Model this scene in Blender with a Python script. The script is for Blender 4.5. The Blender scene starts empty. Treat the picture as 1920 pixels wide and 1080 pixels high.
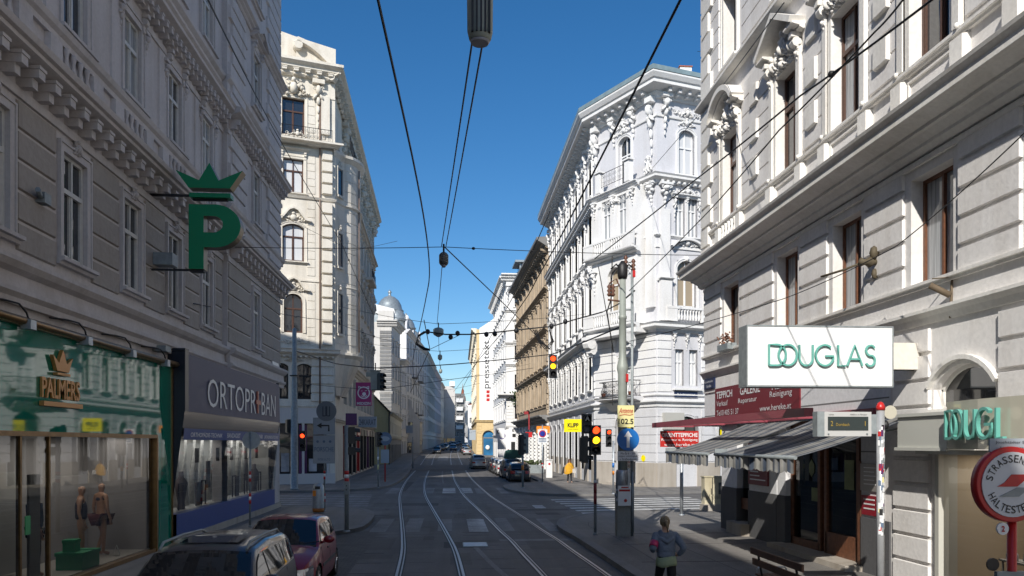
import bpy, math, random
from mathutils import Vector, Matrix
C = bpy.context; D = bpy.data; sc = C.scene
R = math.radians; PI = math.pi
# ---------------- camera ----------------
cam = D.objects.new('camera', D.cameras.new('camera')); sc.collection.objects.link(cam); sc.camera = cam
YAW = math.atan(115 / 1500)
cam.location = (0, 0, 3.0); cam.rotation_euler = (R(90), 0, -YAW)
cam.data.sensor_width = 36; cam.data.lens = 36 * 1500 / 1920
cam.data.shift_y = (831 - 540) / 1920
cam.data.clip_start = .1; cam.data.clip_end = 6000
# ---------------- sky, sun, exposure ----------------
SUN = Vector((-.57, -1.38, 1.0)).normalized()
w = D.worlds.new('World'); sc.world = w; w.use_nodes = True
nt = w.node_tree; bg = nt.nodes['Background']
sky = nt.nodes.new('ShaderNodeTexSky'); sky.sky_type = 'NISHITA'; sky.sun_disc = False
sky.sun_elevation = math.asin(SUN.z); sky.sun_rotation = math.atan2(SUN.x, SUN.y)
sky.air_density = 1.0; sky.dust_density = .35; sky.ozone_density = 4.0; sky.altitude = 200
hs = nt.nodes.new('ShaderNodeHueSaturation'); hs.inputs['Saturation'].default_value = 1.27; nt.links.new(sky.outputs[0], hs.inputs['Color'])
nt.links.new(hs.outputs[0], bg.inputs[0]); bg.inputs[1].default_value = .092
sl = D.lights.new('sun', 'SUN'); sl.energy = 4.2; sl.angle = R(.5); sl.color = (1, .955, .88)
so = D.objects.new('sun', sl); sc.collection.objects.link(so); so.rotation_euler = SUN.to_track_quat('Z', 'Y').to_euler()
sc.view_settings.view_transform = 'Standard'; sc.view_settings.look = 'None'
sc.view_settings.exposure = .38; sc.view_settings.gamma = 1
sc.cycles.max_bounces = 6; sc.cycles.diffuse_bounces = 3; sc.cycles.glossy_bounces = 3
sc.cycles.transparent_max_bounces = 8; sc.cycles.caustics_reflective = False; sc.cycles.caustics_refractive = False

# ---------------- helpers ----------------
def tag(o, label=None, cat=None, group=None, kind=None):
    if label: o['label'] = label
    if cat: o['category'] = cat
    if group: o['group'] = group
    if kind: o['kind'] = kind
    return o
def link(o, parent=None):
    sc.collection.objects.link(o)
    if parent is not None: o.parent = parent
    return o
def empty(name, loc=(0, 0, 0), rz=0, parent=None):
    o = D.objects.new(name, None); o.location = loc; o.rotation_euler = (0, 0, rz); o.empty_display_size = .2
    return link(o, parent)
def thing(name, label, cat, loc=(0, 0, 0), rz=0, group=None):
    return tag(empty(name, loc, rz), label, cat, group)
def copy_tree(o, parent=None):
    c = o.copy(); sc.collection.objects.link(c)
    if parent is not None: c.parent = parent
    for ch in list(o.children): copy_tree(ch, c)
    return c

class MB:
    def __init__(s): s.v = []; s.f = []; s.sm = []; s.cuts = []
    def cut(s): s.cuts.append((len(s.v), len(s.f)))
    def quad(s, a, b, c, d, sm=False):
        n = len(s.v); s.v += [a, b, c, d]; s.f.append((n, n+1, n+2, n+3)); s.sm.append(sm)
    def poly(s, pts, sm=False):
        n = len(s.v); s.v += list(pts); s.f.append(tuple(range(n, n+len(pts)))); s.sm.append(sm)
    def box(s, x0, x1, y0, y1, z0, z1):
        n = len(s.v)
        s.v += [(x0,y0,z0),(x1,y0,z0),(x1,y1,z0),(x0,y1,z0),(x0,y0,z1),(x1,y0,z1),(x1,y1,z1),(x0,y1,z1)]
        for f in ((0,3,2,1),(4,5,6,7),(0,1,5,4),(1,2,6,5),(2,3,7,6),(3,0,4,7)):
            s.f.append(tuple(n+i for i in f)); s.sm.append(False)
    def block(s, x0, x1, z0, z1, p, c=.025, y=0):   # ashlar block with chamfered face, projecting p
        c = min(c, (x1-x0)/3, (z1-z0)/3); n = len(s.v)
        s.v += [(x0,y,z0),(x1,y,z0),(x1,y,z1),(x0,y,z1),(x0+c,y-p,z0+c),(x1-c,y-p,z0+c),(x1-c,y-p,z1-c),(x0+c,y-p,z1-c)]
        for f in ((4,5,6,7),(0,1,5,4),(1,2,6,5),(2,3,7,6),(3,0,4,7)):
            s.f.append(tuple(n+i for i in f)); s.sm.append(False)
    def mould(s, x0, x1, prof, z=0, m0=0, m1=0):    # (y,z) outline run along x; m0/m1 mitre
        a = [(x0 + m0*y, y, z+zz) for y, zz in prof]; b = [(x1 - m1*y, y, z+zz) for y, zz in prof]
        n = len(s.v); k = len(prof); s.v += a + b
        for i in range(k):
            j = (i+1) % k; s.f.append((n+i, n+j, n+k+j, n+k+i)); s.sm.append(False)
        s.f.append(tuple(n+i for i in range(k))[::-1]); s.f.append(tuple(n+k+i for i in range(k))); s.sm += [False]*2
    def tube(s, pts, r, k=6, cap=True, r1=None):
        pts = [Vector(p) for p in pts]; n0 = len(s.v); m = len(pts)
        up = Vector((0, 0, 1))
        for i, p in enumerate(pts):
            t = (pts[min(i+1, m-1)] - pts[max(i-1, 0)])
            if t.length < 1e-9: t = Vector((0, 0, 1))
            t.normalize(); a = t.cross(up)
            if a.length < .05: a = t.cross(Vector((0, 1, 0)))
            a.normalize(); b = t.cross(a)
            rr = r if r1 is None else r + (r1-r)*i/(m-1)
            if isinstance(r, (list, tuple)): rr = r[i]
            for j in range(k):
                q = 2*PI*j/k; s.v.append(tuple(p + a*math.cos(q)*rr + b*math.sin(q)*rr))
        for i in range(m-1):
            for j in range(k):
                j2 = (j+1) % k; s.f.append((n0+i*k+j, n0+i*k+j2, n0+(i+1)*k+j2, n0+(i+1)*k+j)); s.sm.append(k > 5)
        if cap:
            s.f.append(tuple(n0+j for j in range(k))[::-1]); s.f.append(tuple(n0+(m-1)*k+j for j in range(k))); s.sm += [False]*2
    def lathe(s, prof, c=(0, 0, 0), k=12, axis='z', sm=True):   # prof (r,h)
        n0 = len(s.v); m = len(prof)
        for r, hh in prof:
            for j in range(k):
                q = 2*PI*j/k; a, b = r*math.cos(q), r*math.sin(q)
                p = (a, b, hh) if axis == 'z' else ((a, hh, b) if axis == 'y' else (hh, a, b))
                s.v.append((c[0]+p[0], c[1]+p[1], c[2]+p[2]))
        for i in range(m-1):
            for j in range(k):
                j2 = (j+1) % k; s.f.append((n0+i*k+j, n0+i*k+j2, n0+(i+1)*k+j2, n0+(i+1)*k+j)); s.sm.append(sm)
        s.f.append(tuple(n0+j for j in range(k))[::-1]); s.f.append(tuple(n0+(m-1)*k+j for j in range(k))); s.sm += [False]*2
    def ball(s, c, rx, ry, rz, k=7, m=4, rot=0):
        n0 = len(s.v); ca, sa = math.cos(rot), math.sin(rot)
        def P(x, y, z): s.v.append((c[0]+x*ca-z*sa, c[1]+y, c[2]+x*sa+z*ca))
        P(0, 0, rz)
        for i in range(1, m):
            t = PI*i/m
            for j in range(k):
                q = 2*PI*j/k; P(rx*math.sin(t)*math.cos(q), ry*math.sin(t)*math.sin(q), rz*math.cos(t))
        P(0, 0, -rz)
        for j in range(k):
            j2 = (j+1) % k
            s.f.append((n0, n0+1+j, n0+1+j2)); s.sm.append(True)
            for i in range(m-2):
                a = n0+1+i*k; s.f.append((a+j, a+k+j, a+k+j2, a+j2)); s.sm.append(True)
            a = n0+1+(m-2)*k; s.f.append((a+j, a+k, a+j2) if False else (a+j, n0+1+(m-1)*k, a+j2)); s.sm.append(True)
    def ribbon(s, pts, w, y0, y1, closed=False):     # flat stroke in xz plane, from y0 to y1
        m = len(pts); L = []; Q = []
        for i in range(m):
            a = pts[(i-1) % m] if (closed or i > 0) else pts[i]; b = pts[(i+1) % m] if (closed or i < m-1) else pts[i]
            tx, tz = b[0]-a[0], b[1]-a[1]; l = math.hypot(tx, tz) or 1; nx, nz = -tz/l*w/2, tx/l*w/2
            L.append((pts[i][0]+nx, pts[i][1]+nz)); Q.append((pts[i][0]-nx, pts[i][1]-nz))
        for i in range(m if closed else m-1):
            j = (i+1) % m
            a, b, c_, d = L[i], L[j], Q[j], Q[i]
            s.quad((a[0],y0,a[1]), (b[0],y0,b[1]), (c_[0],y0,c_[1]), (d[0],y0,d[1]))
            s.quad((a[0],y1,a[1]), (b[0],y1,b[1]), (c_[0],y1,c_[1]), (d[0],y1,d[1]))
            s.quad((a[0],y0,a[1]), (b[0],y0,b[1]), (b[0],y1,b[1]), (a[0],y1,a[1]))
            s.quad((d[0],y0,d[1]), (c_[0],y0,c_[1]), (c_[0],y1,c_[1]), (d[0],y1,d[1]))
        if not closed:
            for i in (0, m-1): s.quad((L[i][0],y0,L[i][1]), (Q[i][0],y0,Q[i][1]), (Q[i][0],y1,Q[i][1]), (L[i][0],y1,L[i][1]))
    def prism(s, poly, y0, y1):     # polygon in xz extruded in y
        a = [(x, y0, z) for x, z in poly]; b = [(x, y1, z) for x, z in poly]; k = len(poly)
        s.poly(a); s.poly(b[::-1])
        for i in range(k): j = (i+1) % k; s.quad(a[i], b[i], b[j], a[j])
    def slab(s, poly, z0, z1):      # polygon in xy extruded in z
        a = [(x, y, z1) for x, y in poly]; b = [(x, y, z0) for x, y in poly]; k = len(poly)
        s.poly(a); s.poly(b[::-1])
        for i in range(k): j = (i+1) % k; s.quad(b[i], b[j], a[j], a[i])
    def mesh(s, name):
        m = D.meshes.new(name); m.from_pydata([tuple(p) for p in s.v], [], s.f)
        m.polygons.foreach_set('use_smooth', s.sm); m.update(); return m
    def build(s, name, mat, parent=None, loc=(0, 0, 0), rz=0, auto=None):
        m = s.mesh(name); m.materials.append(mat)
        o = D.objects.new(name, m); o.location = loc; o.rotation_euler = (0, 0, rz)
        return link(o, parent)
def shell(name, me, parent=None, loc=(0, 0, 0), rz=0):
    o = D.objects.new(name, me); o.location = loc; o.rotation_euler = (0, 0, rz); return link(o, parent)

# ---------------- materials ----------------
def base_mat(name):
    m = D.materials.new(name); m.use_nodes = True; t = m.node_tree; return m, t, t.nodes['Principled BSDF']
def mat(name, col, rough=.6, metal=0, ior=1.5, bump=0, bs=30, var=0, vs=8, coat=0, emit=None, es=0):
    m, t, p = base_mat(name)
    p.inputs['Base Color'].default_value = (*col, 1); p.inputs['Roughness'].default_value = rough
    p.inputs['Metallic'].default_value = metal; p.inputs['IOR'].default_value = ior; p.inputs['Coat Weight'].default_value = coat
    p.inputs['Coat Roughness'].default_value = .04
    if emit: p.inputs['Emission Color'].default_value = (*emit, 1); p.inputs['Emission Strength'].default_value = es
    tc = t.nodes.new('ShaderNodeTexCoord')
    if var:
        n = t.nodes.new('ShaderNodeTexNoise'); n.inputs['Scale'].default_value = vs; n.inputs['Detail'].default_value = 6
        t.links.new(tc.outputs['Object'], n.inputs[0])
        r = t.nodes.new('ShaderNodeMapRange'); r.inputs[1].default_value = .3; r.inputs[2].default_value = .7
        r.inputs[3].default_value = 1-var; r.inputs[4].default_value = 1+var*.6; t.links.new(n.outputs[0], r.inputs[0])
        x = t.nodes.new('ShaderNodeVectorMath'); x.operation = 'SCALE'; x.inputs[0].default_value = col
        t.links.new(r.outputs[0], x.inputs['Scale']); t.links.new(x.outputs[0], p.inputs['Base Color'])
    if bump:
        n = t.nodes.new('ShaderNodeTexNoise'); n.inputs['Scale'].default_value = bs; n.inputs['Detail'].default_value = 4
        t.links.new(tc.outputs['Object'], n.inputs[0]); b = t.nodes.new('ShaderNodeBump'); b.inputs['Strength'].default_value = bump
        b.inputs['Distance'].default_value = .02; t.links.new(n.outputs[0], b.inputs['Height']); t.links.new(b.outputs[0], p.inputs['Normal'])
    return m
def plaster(name, col, stain=.25, rough=.85, bump=.35, bs=12, dirt=(.55, .5, .42)):
    m, t, p = base_mat(name); N = t.nodes.new; Lk = t.links.new
    tc = N('ShaderNodeTexCoord'); mp = N('ShaderNodeMapping'); mp.inputs['Scale'].default_value = (2.2, 2.2, .25)
    geo = N('ShaderNodeNewGeometry'); Lk(geo.outputs['Position'], mp.inputs[0])
    n1 = N('ShaderNodeTexNoise'); n1.inputs['Scale'].default_value = 1.2; n1.inputs['Detail'].default_value = 8; Lk(mp.outputs[0], n1.inputs[0])
    n2 = N('ShaderNodeTexNoise'); n2.inputs['Scale'].default_value = .6; n2.inputs['Detail'].default_value = 8; Lk(geo.outputs['Position'], n2.inputs[0])
    n3 = N('ShaderNodeTexNoise'); n3.inputs['Scale'].default_value = bs; n3.inputs['Detail'].default_value = 5; Lk(geo.outputs['Position'], n3.inputs[0])
    mu = N('ShaderNodeMath'); mu.operation = 'MULTIPLY'; Lk(n1.outputs[0], mu.inputs[0]); Lk(n2.outputs[0], mu.inputs[1])
    r = N('ShaderNodeMapRange'); r.inputs[1].default_value = .2; r.inputs[2].default_value = .42; r.inputs[4].default_value = stain; Lk(mu.outputs[0], r.inputs[0])
    mx = N('ShaderNodeMix'); mx.data_type = 'RGBA'; mx.inputs['A'].default_value = (*col, 1)
    mx.inputs['B'].default_value = (col[0]*dirt[0], col[1]*dirt[1], col[2]*dirt[2], 1); Lk(r.outputs[0], mx.inputs['Factor'])
    sp = N('ShaderNodeMapRange'); sp.inputs[1].default_value = .3; sp.inputs[2].default_value = .7; sp.inputs[3].default_value = .93; sp.inputs[4].default_value = 1.05
    Lk(n3.outputs[0], sp.inputs[0]); x = N('ShaderNodeVectorMath'); x.operation = 'SCALE'; Lk(mx.outputs['Result'], x.inputs[0]); Lk(sp.outputs[0], x.inputs['Scale'])
    Lk(x.outputs[0], p.inputs['Base Color']); p.inputs['Roughness'].default_value = rough
    b = N('ShaderNodeBump'); b.inputs['Strength'].default_value = bump; b.inputs['Distance'].default_value = .015
    Lk(n3.outputs[0], b.inputs['Height']); Lk(b.outputs[0], p.inputs['Normal'])
    return m
def glass(name, col=(.02, .024, .03), ior=1.9, wav=.06, fold=0, fc=(.5, .5, .48)):
    m, t, p = base_mat(name); N = t.nodes.new; Lk = t.links.new
    p.inputs['Base Color'].default_value = (*col, 1); p.inputs['Roughness'].default_value = .025; p.inputs['IOR'].default_value = ior
    geo = N('ShaderNodeNewGeometry'); tc = N('ShaderNodeTexCoord')
    n = N('ShaderNodeTexNoise'); n.inputs['Scale'].default_value = 1.1; n.inputs['Detail'].default_value = 1; Lk(geo.outputs['Position'], n.inputs[0])
    b = N('ShaderNodeBump'); b.inputs['Strength'].default_value = wav; b.inputs['Distance'].default_value = .12
    Lk(n.outputs[0], b.inputs['Height']); Lk(b.outputs[0], p.inputs['Normal'])
    if fold:      # a curtain hanging close behind the pane
        mp = N('ShaderNodeMapping'); mp.inputs['Scale'].default_value = (14, 14, .5); Lk(tc.outputs['Object'], mp.inputs[0])
        f = N('ShaderNodeTexNoise'); f.inputs['Scale'].default_value = 1; f.inputs['Detail'].default_value = 2; Lk(mp.outputs[0], f.inputs[0])
        r = N('ShaderNodeMapRange'); r.inputs[1].default_value = .35; r.inputs[2].default_value = .65; Lk(f.outputs[0], r.inputs[0])
        mx = N('ShaderNodeMix'); mx.data_type = 'RGBA'; mx.inputs['A'].default_value = (fc[0]*fold, fc[1]*fold, fc[2]*fold, 1); mx.inputs['B'].default_value = (*fc, 1)
        Lk(r.outputs[0], mx.inputs['Factor']); Lk(mx.outputs['Result'], p.inputs['Base Color'])
    return m
def clear_glass(name, ior=1.6, tint=(.86, .9, .88)):
    m, t, p = base_mat(name); N = t.nodes.new; Lk = t.links.new; t.nodes.remove(p)
    fr = N('ShaderNodeFresnel'); fr.inputs[0].default_value = ior
    tr = N('ShaderNodeBsdfTransparent'); tr.inputs[0].default_value = (*tint, 1); g = N('ShaderNodeBsdfGlossy'); g.inputs['Roughness'].default_value = .01
    mx = N('ShaderNodeMixShader'); Lk(fr.outputs[0], mx.inputs[0]); Lk(tr.outputs[0], mx.inputs[1]); Lk(g.outputs[0], mx.inputs[2])
    Lk(mx.outputs[0], t.nodes['Material Output'].inputs[0]); return m
def asphalt(name, c0, c1, patch=.5, rough=.75, bs=70):
    m, t, p = base_mat(name); N = t.nodes.new; Lk = t.links.new; geo = N('ShaderNodeNewGeometry')
    n1 = N('ShaderNodeTexNoise'); n1.inputs['Scale'].default_value = .35; n1.inputs['Detail'].default_value = 9; n1.inputs['Roughness'].default_value = .65; Lk(geo.outputs['Position'], n1.inputs[0])
    n2 = N('ShaderNodeTexNoise'); n2.inputs['Scale'].default_value = bs; n2.inputs['Detail'].default_value = 3; Lk(geo.outputs['Position'], n2.inputs[0])
    r = N('ShaderNodeMapRange'); r.inputs[1].default_value = .35; r.inputs[2].default_value = .68; Lk(n1.outputs[0], r.inputs[0])
    mx = N('ShaderNodeMix'); mx.data_type = 'RGBA'; mx.inputs['A'].default_value = (*c0, 1); mx.inputs['B'].default_value = (*c1, 1); Lk(r.outputs[0], mx.inputs['Factor'])
    # tyre-polished lanes and oil: stretched along the street
    mp = N('ShaderNodeMapping'); mp.inputs['Scale'].default_value = (1.6, .05, 1); Lk(geo.outputs['Position'], mp.inputs[0])
    n4 = N('ShaderNodeTexNoise'); n4.inputs['Scale'].default_value = 1; n4.inputs['Detail'].default_value = 5; Lk(mp.outputs[0], n4.inputs[0])
    r4 = N('ShaderNodeMapRange'); r4.inputs[1].default_value = .3; r4.inputs[2].default_value = .7; r4.inputs[3].default_value = .78; r4.inputs[4].default_value = 1.2; Lk(n4.outputs[0], r4.inputs[0])
    sp = N('ShaderNodeMapRange'); sp.inputs[1].default_value = .3; sp.inputs[2].default_value = .7; sp.inputs[3].default_value = .7; sp.inputs[4].default_value = 1.3; Lk(n2.outputs[0], sp.inputs[0])
    q = N('ShaderNodeMath'); q.operation = 'MULTIPLY'; Lk(sp.outputs[0], q.inputs[0]); Lk(r4.outputs[0], q.inputs[1])
    x = N('ShaderNodeVectorMath'); x.operation = 'SCALE'; Lk(mx.outputs['Result'], x.inputs[0]); Lk(q.outputs[0], x.inputs['Scale']); Lk(x.outputs[0], p.inputs['Base Color'])
    p.inputs['Roughness'].default_value = rough
    b = N('ShaderNodeBump'); b.inputs['Strength'].default_value = .5; b.inputs['Distance'].default_value = .01; Lk(n2.outputs[0], b.inputs['Height']); Lk(b.outputs[0], p.inputs['Normal'])
    return m
def setts(name, c0, c1, sx=.12, sy=.18, mortar=(.025, .025, .025), ms=.012, rough=.7):
    m, t, p = base_mat(name); N = t.nodes.new; Lk = t.links.new; geo = N('ShaderNodeNewGeometry')
    br = N('ShaderNodeTexBrick'); br.inputs['Color1'].default_value = (*c0, 1); br.inputs['Color2'].default_value = (*c1, 1); br.inputs['Mortar'].default_value = (*mortar, 1)
    br.inputs['Scale'].default_value = 1; br.inputs['Brick Width'].default_value = sx; br.inputs['Row Height'].default_value = sy; br.inputs['Mortar Size'].default_value = ms; br.inputs['Bias'].default_value = 0
    Lk(geo.outputs['Position'], br.inputs[0]); n = N('ShaderNodeTexNoise'); n.inputs['Scale'].default_value = 2; n.inputs['Detail'].default_value = 7; Lk(geo.outputs['Position'], n.inputs[0])
    r = N('ShaderNodeMapRange'); r.inputs[1].default_value = .3; r.inputs[2].default_value = .7; r.inputs[3].default_value = .7; r.inputs[4].default_value = 1.25; Lk(n.outputs[0], r.inputs[0])
    x = N('ShaderNodeVectorMath'); x.operation = 'SCALE'; Lk(br.outputs[0], x.inputs[0]); Lk(r.outputs[0], x.inputs['Scale']); Lk(x.outputs[0], p.inputs['Base Color'])
    b = N('ShaderNodeBump'); b.inputs['Strength'].default_value = .6; b.inputs['Distance'].default_value = .01; b.invert = True; Lk(br.outputs['Fac'], b.inputs['Height']); Lk(b.outputs[0], p.inputs['Normal'])
    p.inputs['Roughness'].default_value = rough; return m
M = dict(
 grey_plaster=plaster('grey_plaster', (.58, .535, .52), .35, bump=.3), grey_stucco=plaster('grey_stucco', (.38, .335, .295), .3, bump=1.0, bs=9),
 cream=plaster('cream_plaster', (.70, .655, .575), .4), white=plaster('white_plaster', (.76, .755, .745), .3, dirt=(.72, .68, .62)), palegrey=plaster('pale_grey_plaster', (.60, .60, .615), .2),
 right_wall=plaster('warm_white_plaster', (.79, .765, .74), .32, dirt=(.6, .56, .5)), right_trim=plaster('warm_trim_plaster', (.80, .775, .73), .3), right_ground=plaster('light_ground_plaster', (.72, .72, .73), .15),
 tan=plaster('tan_plaster', (.42, .34, .25), .6, dirt=(.4, .36, .3)), field=plaster('pale_lilac_field_plaster', (.60, .60, .625), .3, dirt=(.7, .68, .64)), yellow=plaster('yellow_plaster', (.66, .50, .27), .3), paleyellow=plaster('pale_yellow_plaster', (.74, .69, .58), .3),
 darkplinth=plaster('dark_grey_plinth', (.10, .10, .105), .3), stone=plaster('speckled_stone_plinth', (.42, .38, .33), .5, bs=40), roofdark=mat('dark_roof', (.06, .06, .065), .6, var=.3), zinc=mat('grey_zinc_sheet', (.30, .34, .36), .4, .4, var=.25, vs=3),
 tile=mat('red_roof_tile', (.33, .11, .06), .8, var=.4, vs=6), darkgrey_wall=plaster('dark_grey_wall', (.2, .2, .2), .4), blueplaster=plaster('light_grey_plaster', (.58, .56, .53), .3),
 win_white=mat('white_window_paint', (.62, .6, .56), .5, var=.1), win_white_b=mat('bright_white_window_paint', (.78, .78, .78), .45), win_brown=mat('brown_window_wood', (.085, .04, .026), .5, var=.25, vs=20), win_orange=mat('orange_brown_wood', (.16, .065, .032), .5, var=.3, vs=12),
 win_grey=mat('grey_window_paint', (.2, .2, .2), .5),
 glass=glass('window_glass'), glass_c=glass('window_glass_curtain', fold=.55, ior=1.5, fc=(.42, .44, .46)), glass_w=glass('window_glass_white_blind', fold=.93, ior=1.5, fc=(.62, .63, .64)), glass_b=glass('window_glass_beige_blind', (.36, .29, .2), ior=1.5),
 glass_dim=glass('dim_shop_glass', (.03, .03, .032), ior=1.8, wav=.02), clear=clear_glass('clear_shop_glass'),
 iron=mat('dark_wrought_iron', (.03, .03, .032), .5, .5), black=mat('black_plastic', (.015, .015, .016), .45), rubber=mat('tyre_rubber', (.02, .02, .02), .8), 
 steel=mat('galvanised_steel', (.42, .45, .48), .45, .6, var=.15), polegrey=mat('grey_painted_pole', (.27, .30, .31), .5, .2, var=.2), greenpole=mat('grey_green_mast', (.30, .33, .30), .5, .1, var=.15, vs=3), chrome=mat('chrome', (.6, .6, .62), .15, 1.0), rail=mat('polished_rail_steel', (.5, .48, .46), .45, .5, var=.1), 
 wire=mat('black_cable', (.012, .012, .013), .6), copper=mat('insulator_brown', (.12, .05, .03), .4),
 white_paint=mat('white_enamel', (.8, .8, .8), .35), red=mat('red_enamel', (.5, .02, .02), .35), maroon=mat('maroon_panel', (.17, .012, .02), .4), maroon_box=mat('maroon_awning_cassette', (.28, .06, .08), .4), yellow_sign=mat('yellow_sign_enamel', (.85, .72, .0), .4), paleyellow_sign=mat('pale_yellow_sign', (.72, .66, .32), .45),
 blue=mat('traffic_sign_blue', (.01, .14, .45), .35), darkblue=mat('dark_blue_enamel', (.01, .02, .07), .35), magenta=mat('magenta_sign', (.35, .015, .14), .4), purple=mat('purple_sign', (.08, .015, .09), .4), orange=mat('orange_enamel', (.8, .25, .02), .4), 
 letter_white=mat('white_lettering', (.75, .75, .75), .4), letter_black=mat('black_lettering', (.01, .01, .012), .4), letter_red=mat('red_lettering', (.45, .02, .02), .4), letter_blue=mat('blue_grey_lettering', (.12, .17, .25), .4),
)
# ---------------- architecture helpers ----------------
# Facade coordinates: x to the right as seen from the street, y into the wall (negative = proud), z up.
SPLIT = {'bracket', 'ornament', 'quoin', 'rustication', 'ground_rustication', 'dentils', 'pilaster', 'rusticated_pier', 'oriel_trim'}; NPART = {}
class Fac:
    def __init__(s, root, x, y, deg):
        s.root = root; s.x, s.y, s.a = x, y, R(deg); s.c, s.s = math.cos(s.a), math.sin(s.a)
    def w(s, x, y, z): return Vector((s.x + x*s.c - y*s.s, s.y + x*s.s + y*s.c, z))
    def add(s, name, mb, m, at=(0, 0, 0), parent=None):
        if isinstance(mb, MB) and mb.cuts and name in SPLIT:
            cs = mb.cuts + [(len(mb.v), len(mb.f))]; cs = ([(0, 0)] if cs[0] != (0, 0) else []) + cs; rest = MB(); o = None
            for (v0, f0), (v1, f1) in zip(cs, cs[1:]):
                if f1 <= f0: continue
                t = MB(); t.v = mb.v[v0:v1]; t.f = [tuple(i-v0 for i in f) for f in mb.f[f0:f1]]; t.sm = mb.sm[f0:f1]; key = (s.root.name, name); NPART[key] = NPART.get(key, 0)+1
                if NPART[key] > 98: rest = merge(rest, t)
                else: o = s._put(name, t.mesh(name), m, at, parent)
            if rest.f: rest.cuts = []; o = s._put(name, rest.mesh(name), m, at, parent); o['kind'] = 'stuff'
            return o
        me = mb if isinstance(mb, bpy.types.Mesh) else mb.mesh(name)
        return s._put(name, me, m, at, parent)
    def _put(s, name, me, m, at, parent):
        if not me.materials: me.materials.append(m)
        if parent is None: return shell(name, me, s.root, s.w(*at) - s.root.location, s.a)
        return shell(name, me, parent, at)
def arc(w, rise, n=10, z=0):      # from left springing to right springing
    if rise <= 0: return [(-w/2, z), (w/2, z)]
    r = (w*w/4 + rise*rise)/(2*rise); cz = z + rise - r; a0 = math.asin(min(1, w/2/r)); 
    if rise > w/2: a0 = PI - a0
    return [(r*math.sin(-a0 + 2*a0*i/n), cz + r*math.cos(-a0 + 2*a0*i/n)) for i in range(n+1)]
def wall(mb, x0, x1, z0, z1, ops, depth=.32, y=0):   # ops (xc, z, w, h, arch)
    xs = sorted({x0, x1} | {max(x0, min(x1, o[0]+k*o[2]/2)) for o in ops for k in (-1, 1)})
    zs = sorted({z0, z1} | {max(z0, min(z1, o[1])) for o in ops} | {max(z0, min(z1, o[1]+o[3])) for o in ops})
    for j in range(len(zs)-1):
        run = None
        for i in range(len(xs)-1):
            cx, cz = (xs[i]+xs[i+1])/2, (zs[j]+zs[j+1])/2
            hit = any(abs(cx-o[0]) < o[2]/2 and o[1] < cz < o[1]+o[3] for o in ops)
            if not hit:
                if run is None: run = xs[i]
                end = xs[i+1]
            if (hit or i == len(xs)-2) and run is not None:
                mb.quad((run, y, zs[j]), (end, y, zs[j]), (end, y, zs[j+1]), (run, y, zs[j+1])); run = None
    for xc, z, w_, h, a in ops:
        l, r, t = xc-w_/2, xc+w_/2, z+h-a; d = y+depth
        mb.quad((l,y,z),(l,d,z),(l,d,t),(l,y,t)); mb.quad((r,y,z),(r,y,t),(r,d,t),(r,d,z)); mb.quad((l,y,z),(r,y,z),(r,d,z),(l,d,z))
        if a <= 0: mb.quad((l,y,t),(l,d,t),(r,d,t),(r,y,t))
        else:
            p = [(xc+q, zz) for q, zz in arc(w_, a, 12, t)]
            for i in range(12):
                mb.quad((p[i][0],y,p[i][1]), (p[i+1][0],y,p[i+1][1]), (p[i+1][0],d,p[i+1][1]), (p[i][0],d,p[i][1]))
                mb.quad((p[i][0],y,p[i][1]), (p[i+1][0],y,p[i+1][1]), (p[i+1][0],y,z+h), (p[i][0],y,z+h))
def cornice(p, h, steps=3, back=.02):   # stepped profile, projection p, height h
    pts = [(back, 0)]; 
    for i in range(steps):
        f = (i+1)/steps; pp = -p*f; z0 = h*(i/steps); z1 = h*((i+1)/steps)
        pts += [(pp*.55 if i == 0 else pp+ p/steps*.3, z0 + h/steps*.25*(i > 0)), (pp, z0 + h/steps*.45), (pp, z1 - (h/steps*.12 if i < steps-1 else 0))]
    pts += [(back, h)]; return pts
PL = lambda p, h: [(.02, 0), (-p, 0), (-p, h), (.02, h)]
SILL = lambda p, h: [(.02, 0), (-p*.5, 0), (-p*.6, h*.45), (-p, h*.5), (-p, h), (.02, h+.02)]
def courses(mb, x0, x1, z0, z1, n, p=.04, gap=.03, c=.02, cuts=None, y=0):
    h = (z1-z0)/n; mb.cut()
    for i in range(n): mb.block(x0, x1, z0+i*h+gap/2, z0+(i+1)*h-gap/2, p, c, y)
def quoins(mb, x0, x1, z0, z1, n, p=.07, alt=.25, side=0):
    h = (z1-z0)/n; mb.cut()
    for i in range(n):
        e = alt if i % 2 else 0
        mb.block(x0 + (e if side <= 0 else 0), x1 - (e if side >= 0 else 0), z0+i*h+.02, z0+(i+1)*h-.02, p, .03)
def modillions(mb, x0, x1, z, n, w=.16, p=.4, h=.25):
    for i in range(n):
        mb.cut()
        x = x0 + (x1-x0)*(i+.5)/n
        mb.box(x-w/2, x+w/2, -p, .02, z+h*.45, z+h); mb.box(x-w*.42, x+w*.42, -p*.7, .02, z, z+h*.47); mb.box(x-w*.6, x+w*.6, -p*1.05, .02, z+h*.86, z+h*1.02)
def consoles(mb, x, z, w, p, h):    # scroll bracket
    mb.cut()
    mb.box(x-w/2, x+w/2, -p, .02, z+h*.8, z+h); mb.lathe([(.01, x-w/2), (p*.42, x-w/2), (p*.42, x+w/2), (.01, x+w/2)], (0, -p*.5, z+h*.6), 8, 'x', False)
    mb.box(x-w*.42, x+w*.42, -p*.45, .02, z+h*.12, z+h*.6); mb.lathe([(.01, x-w*.4), (p*.25, x-w*.4), (p*.25, x+w*.4), (.01, x+w*.4)], (0, -p*.28, z+h*.12), 7, 'x', False)
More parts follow.
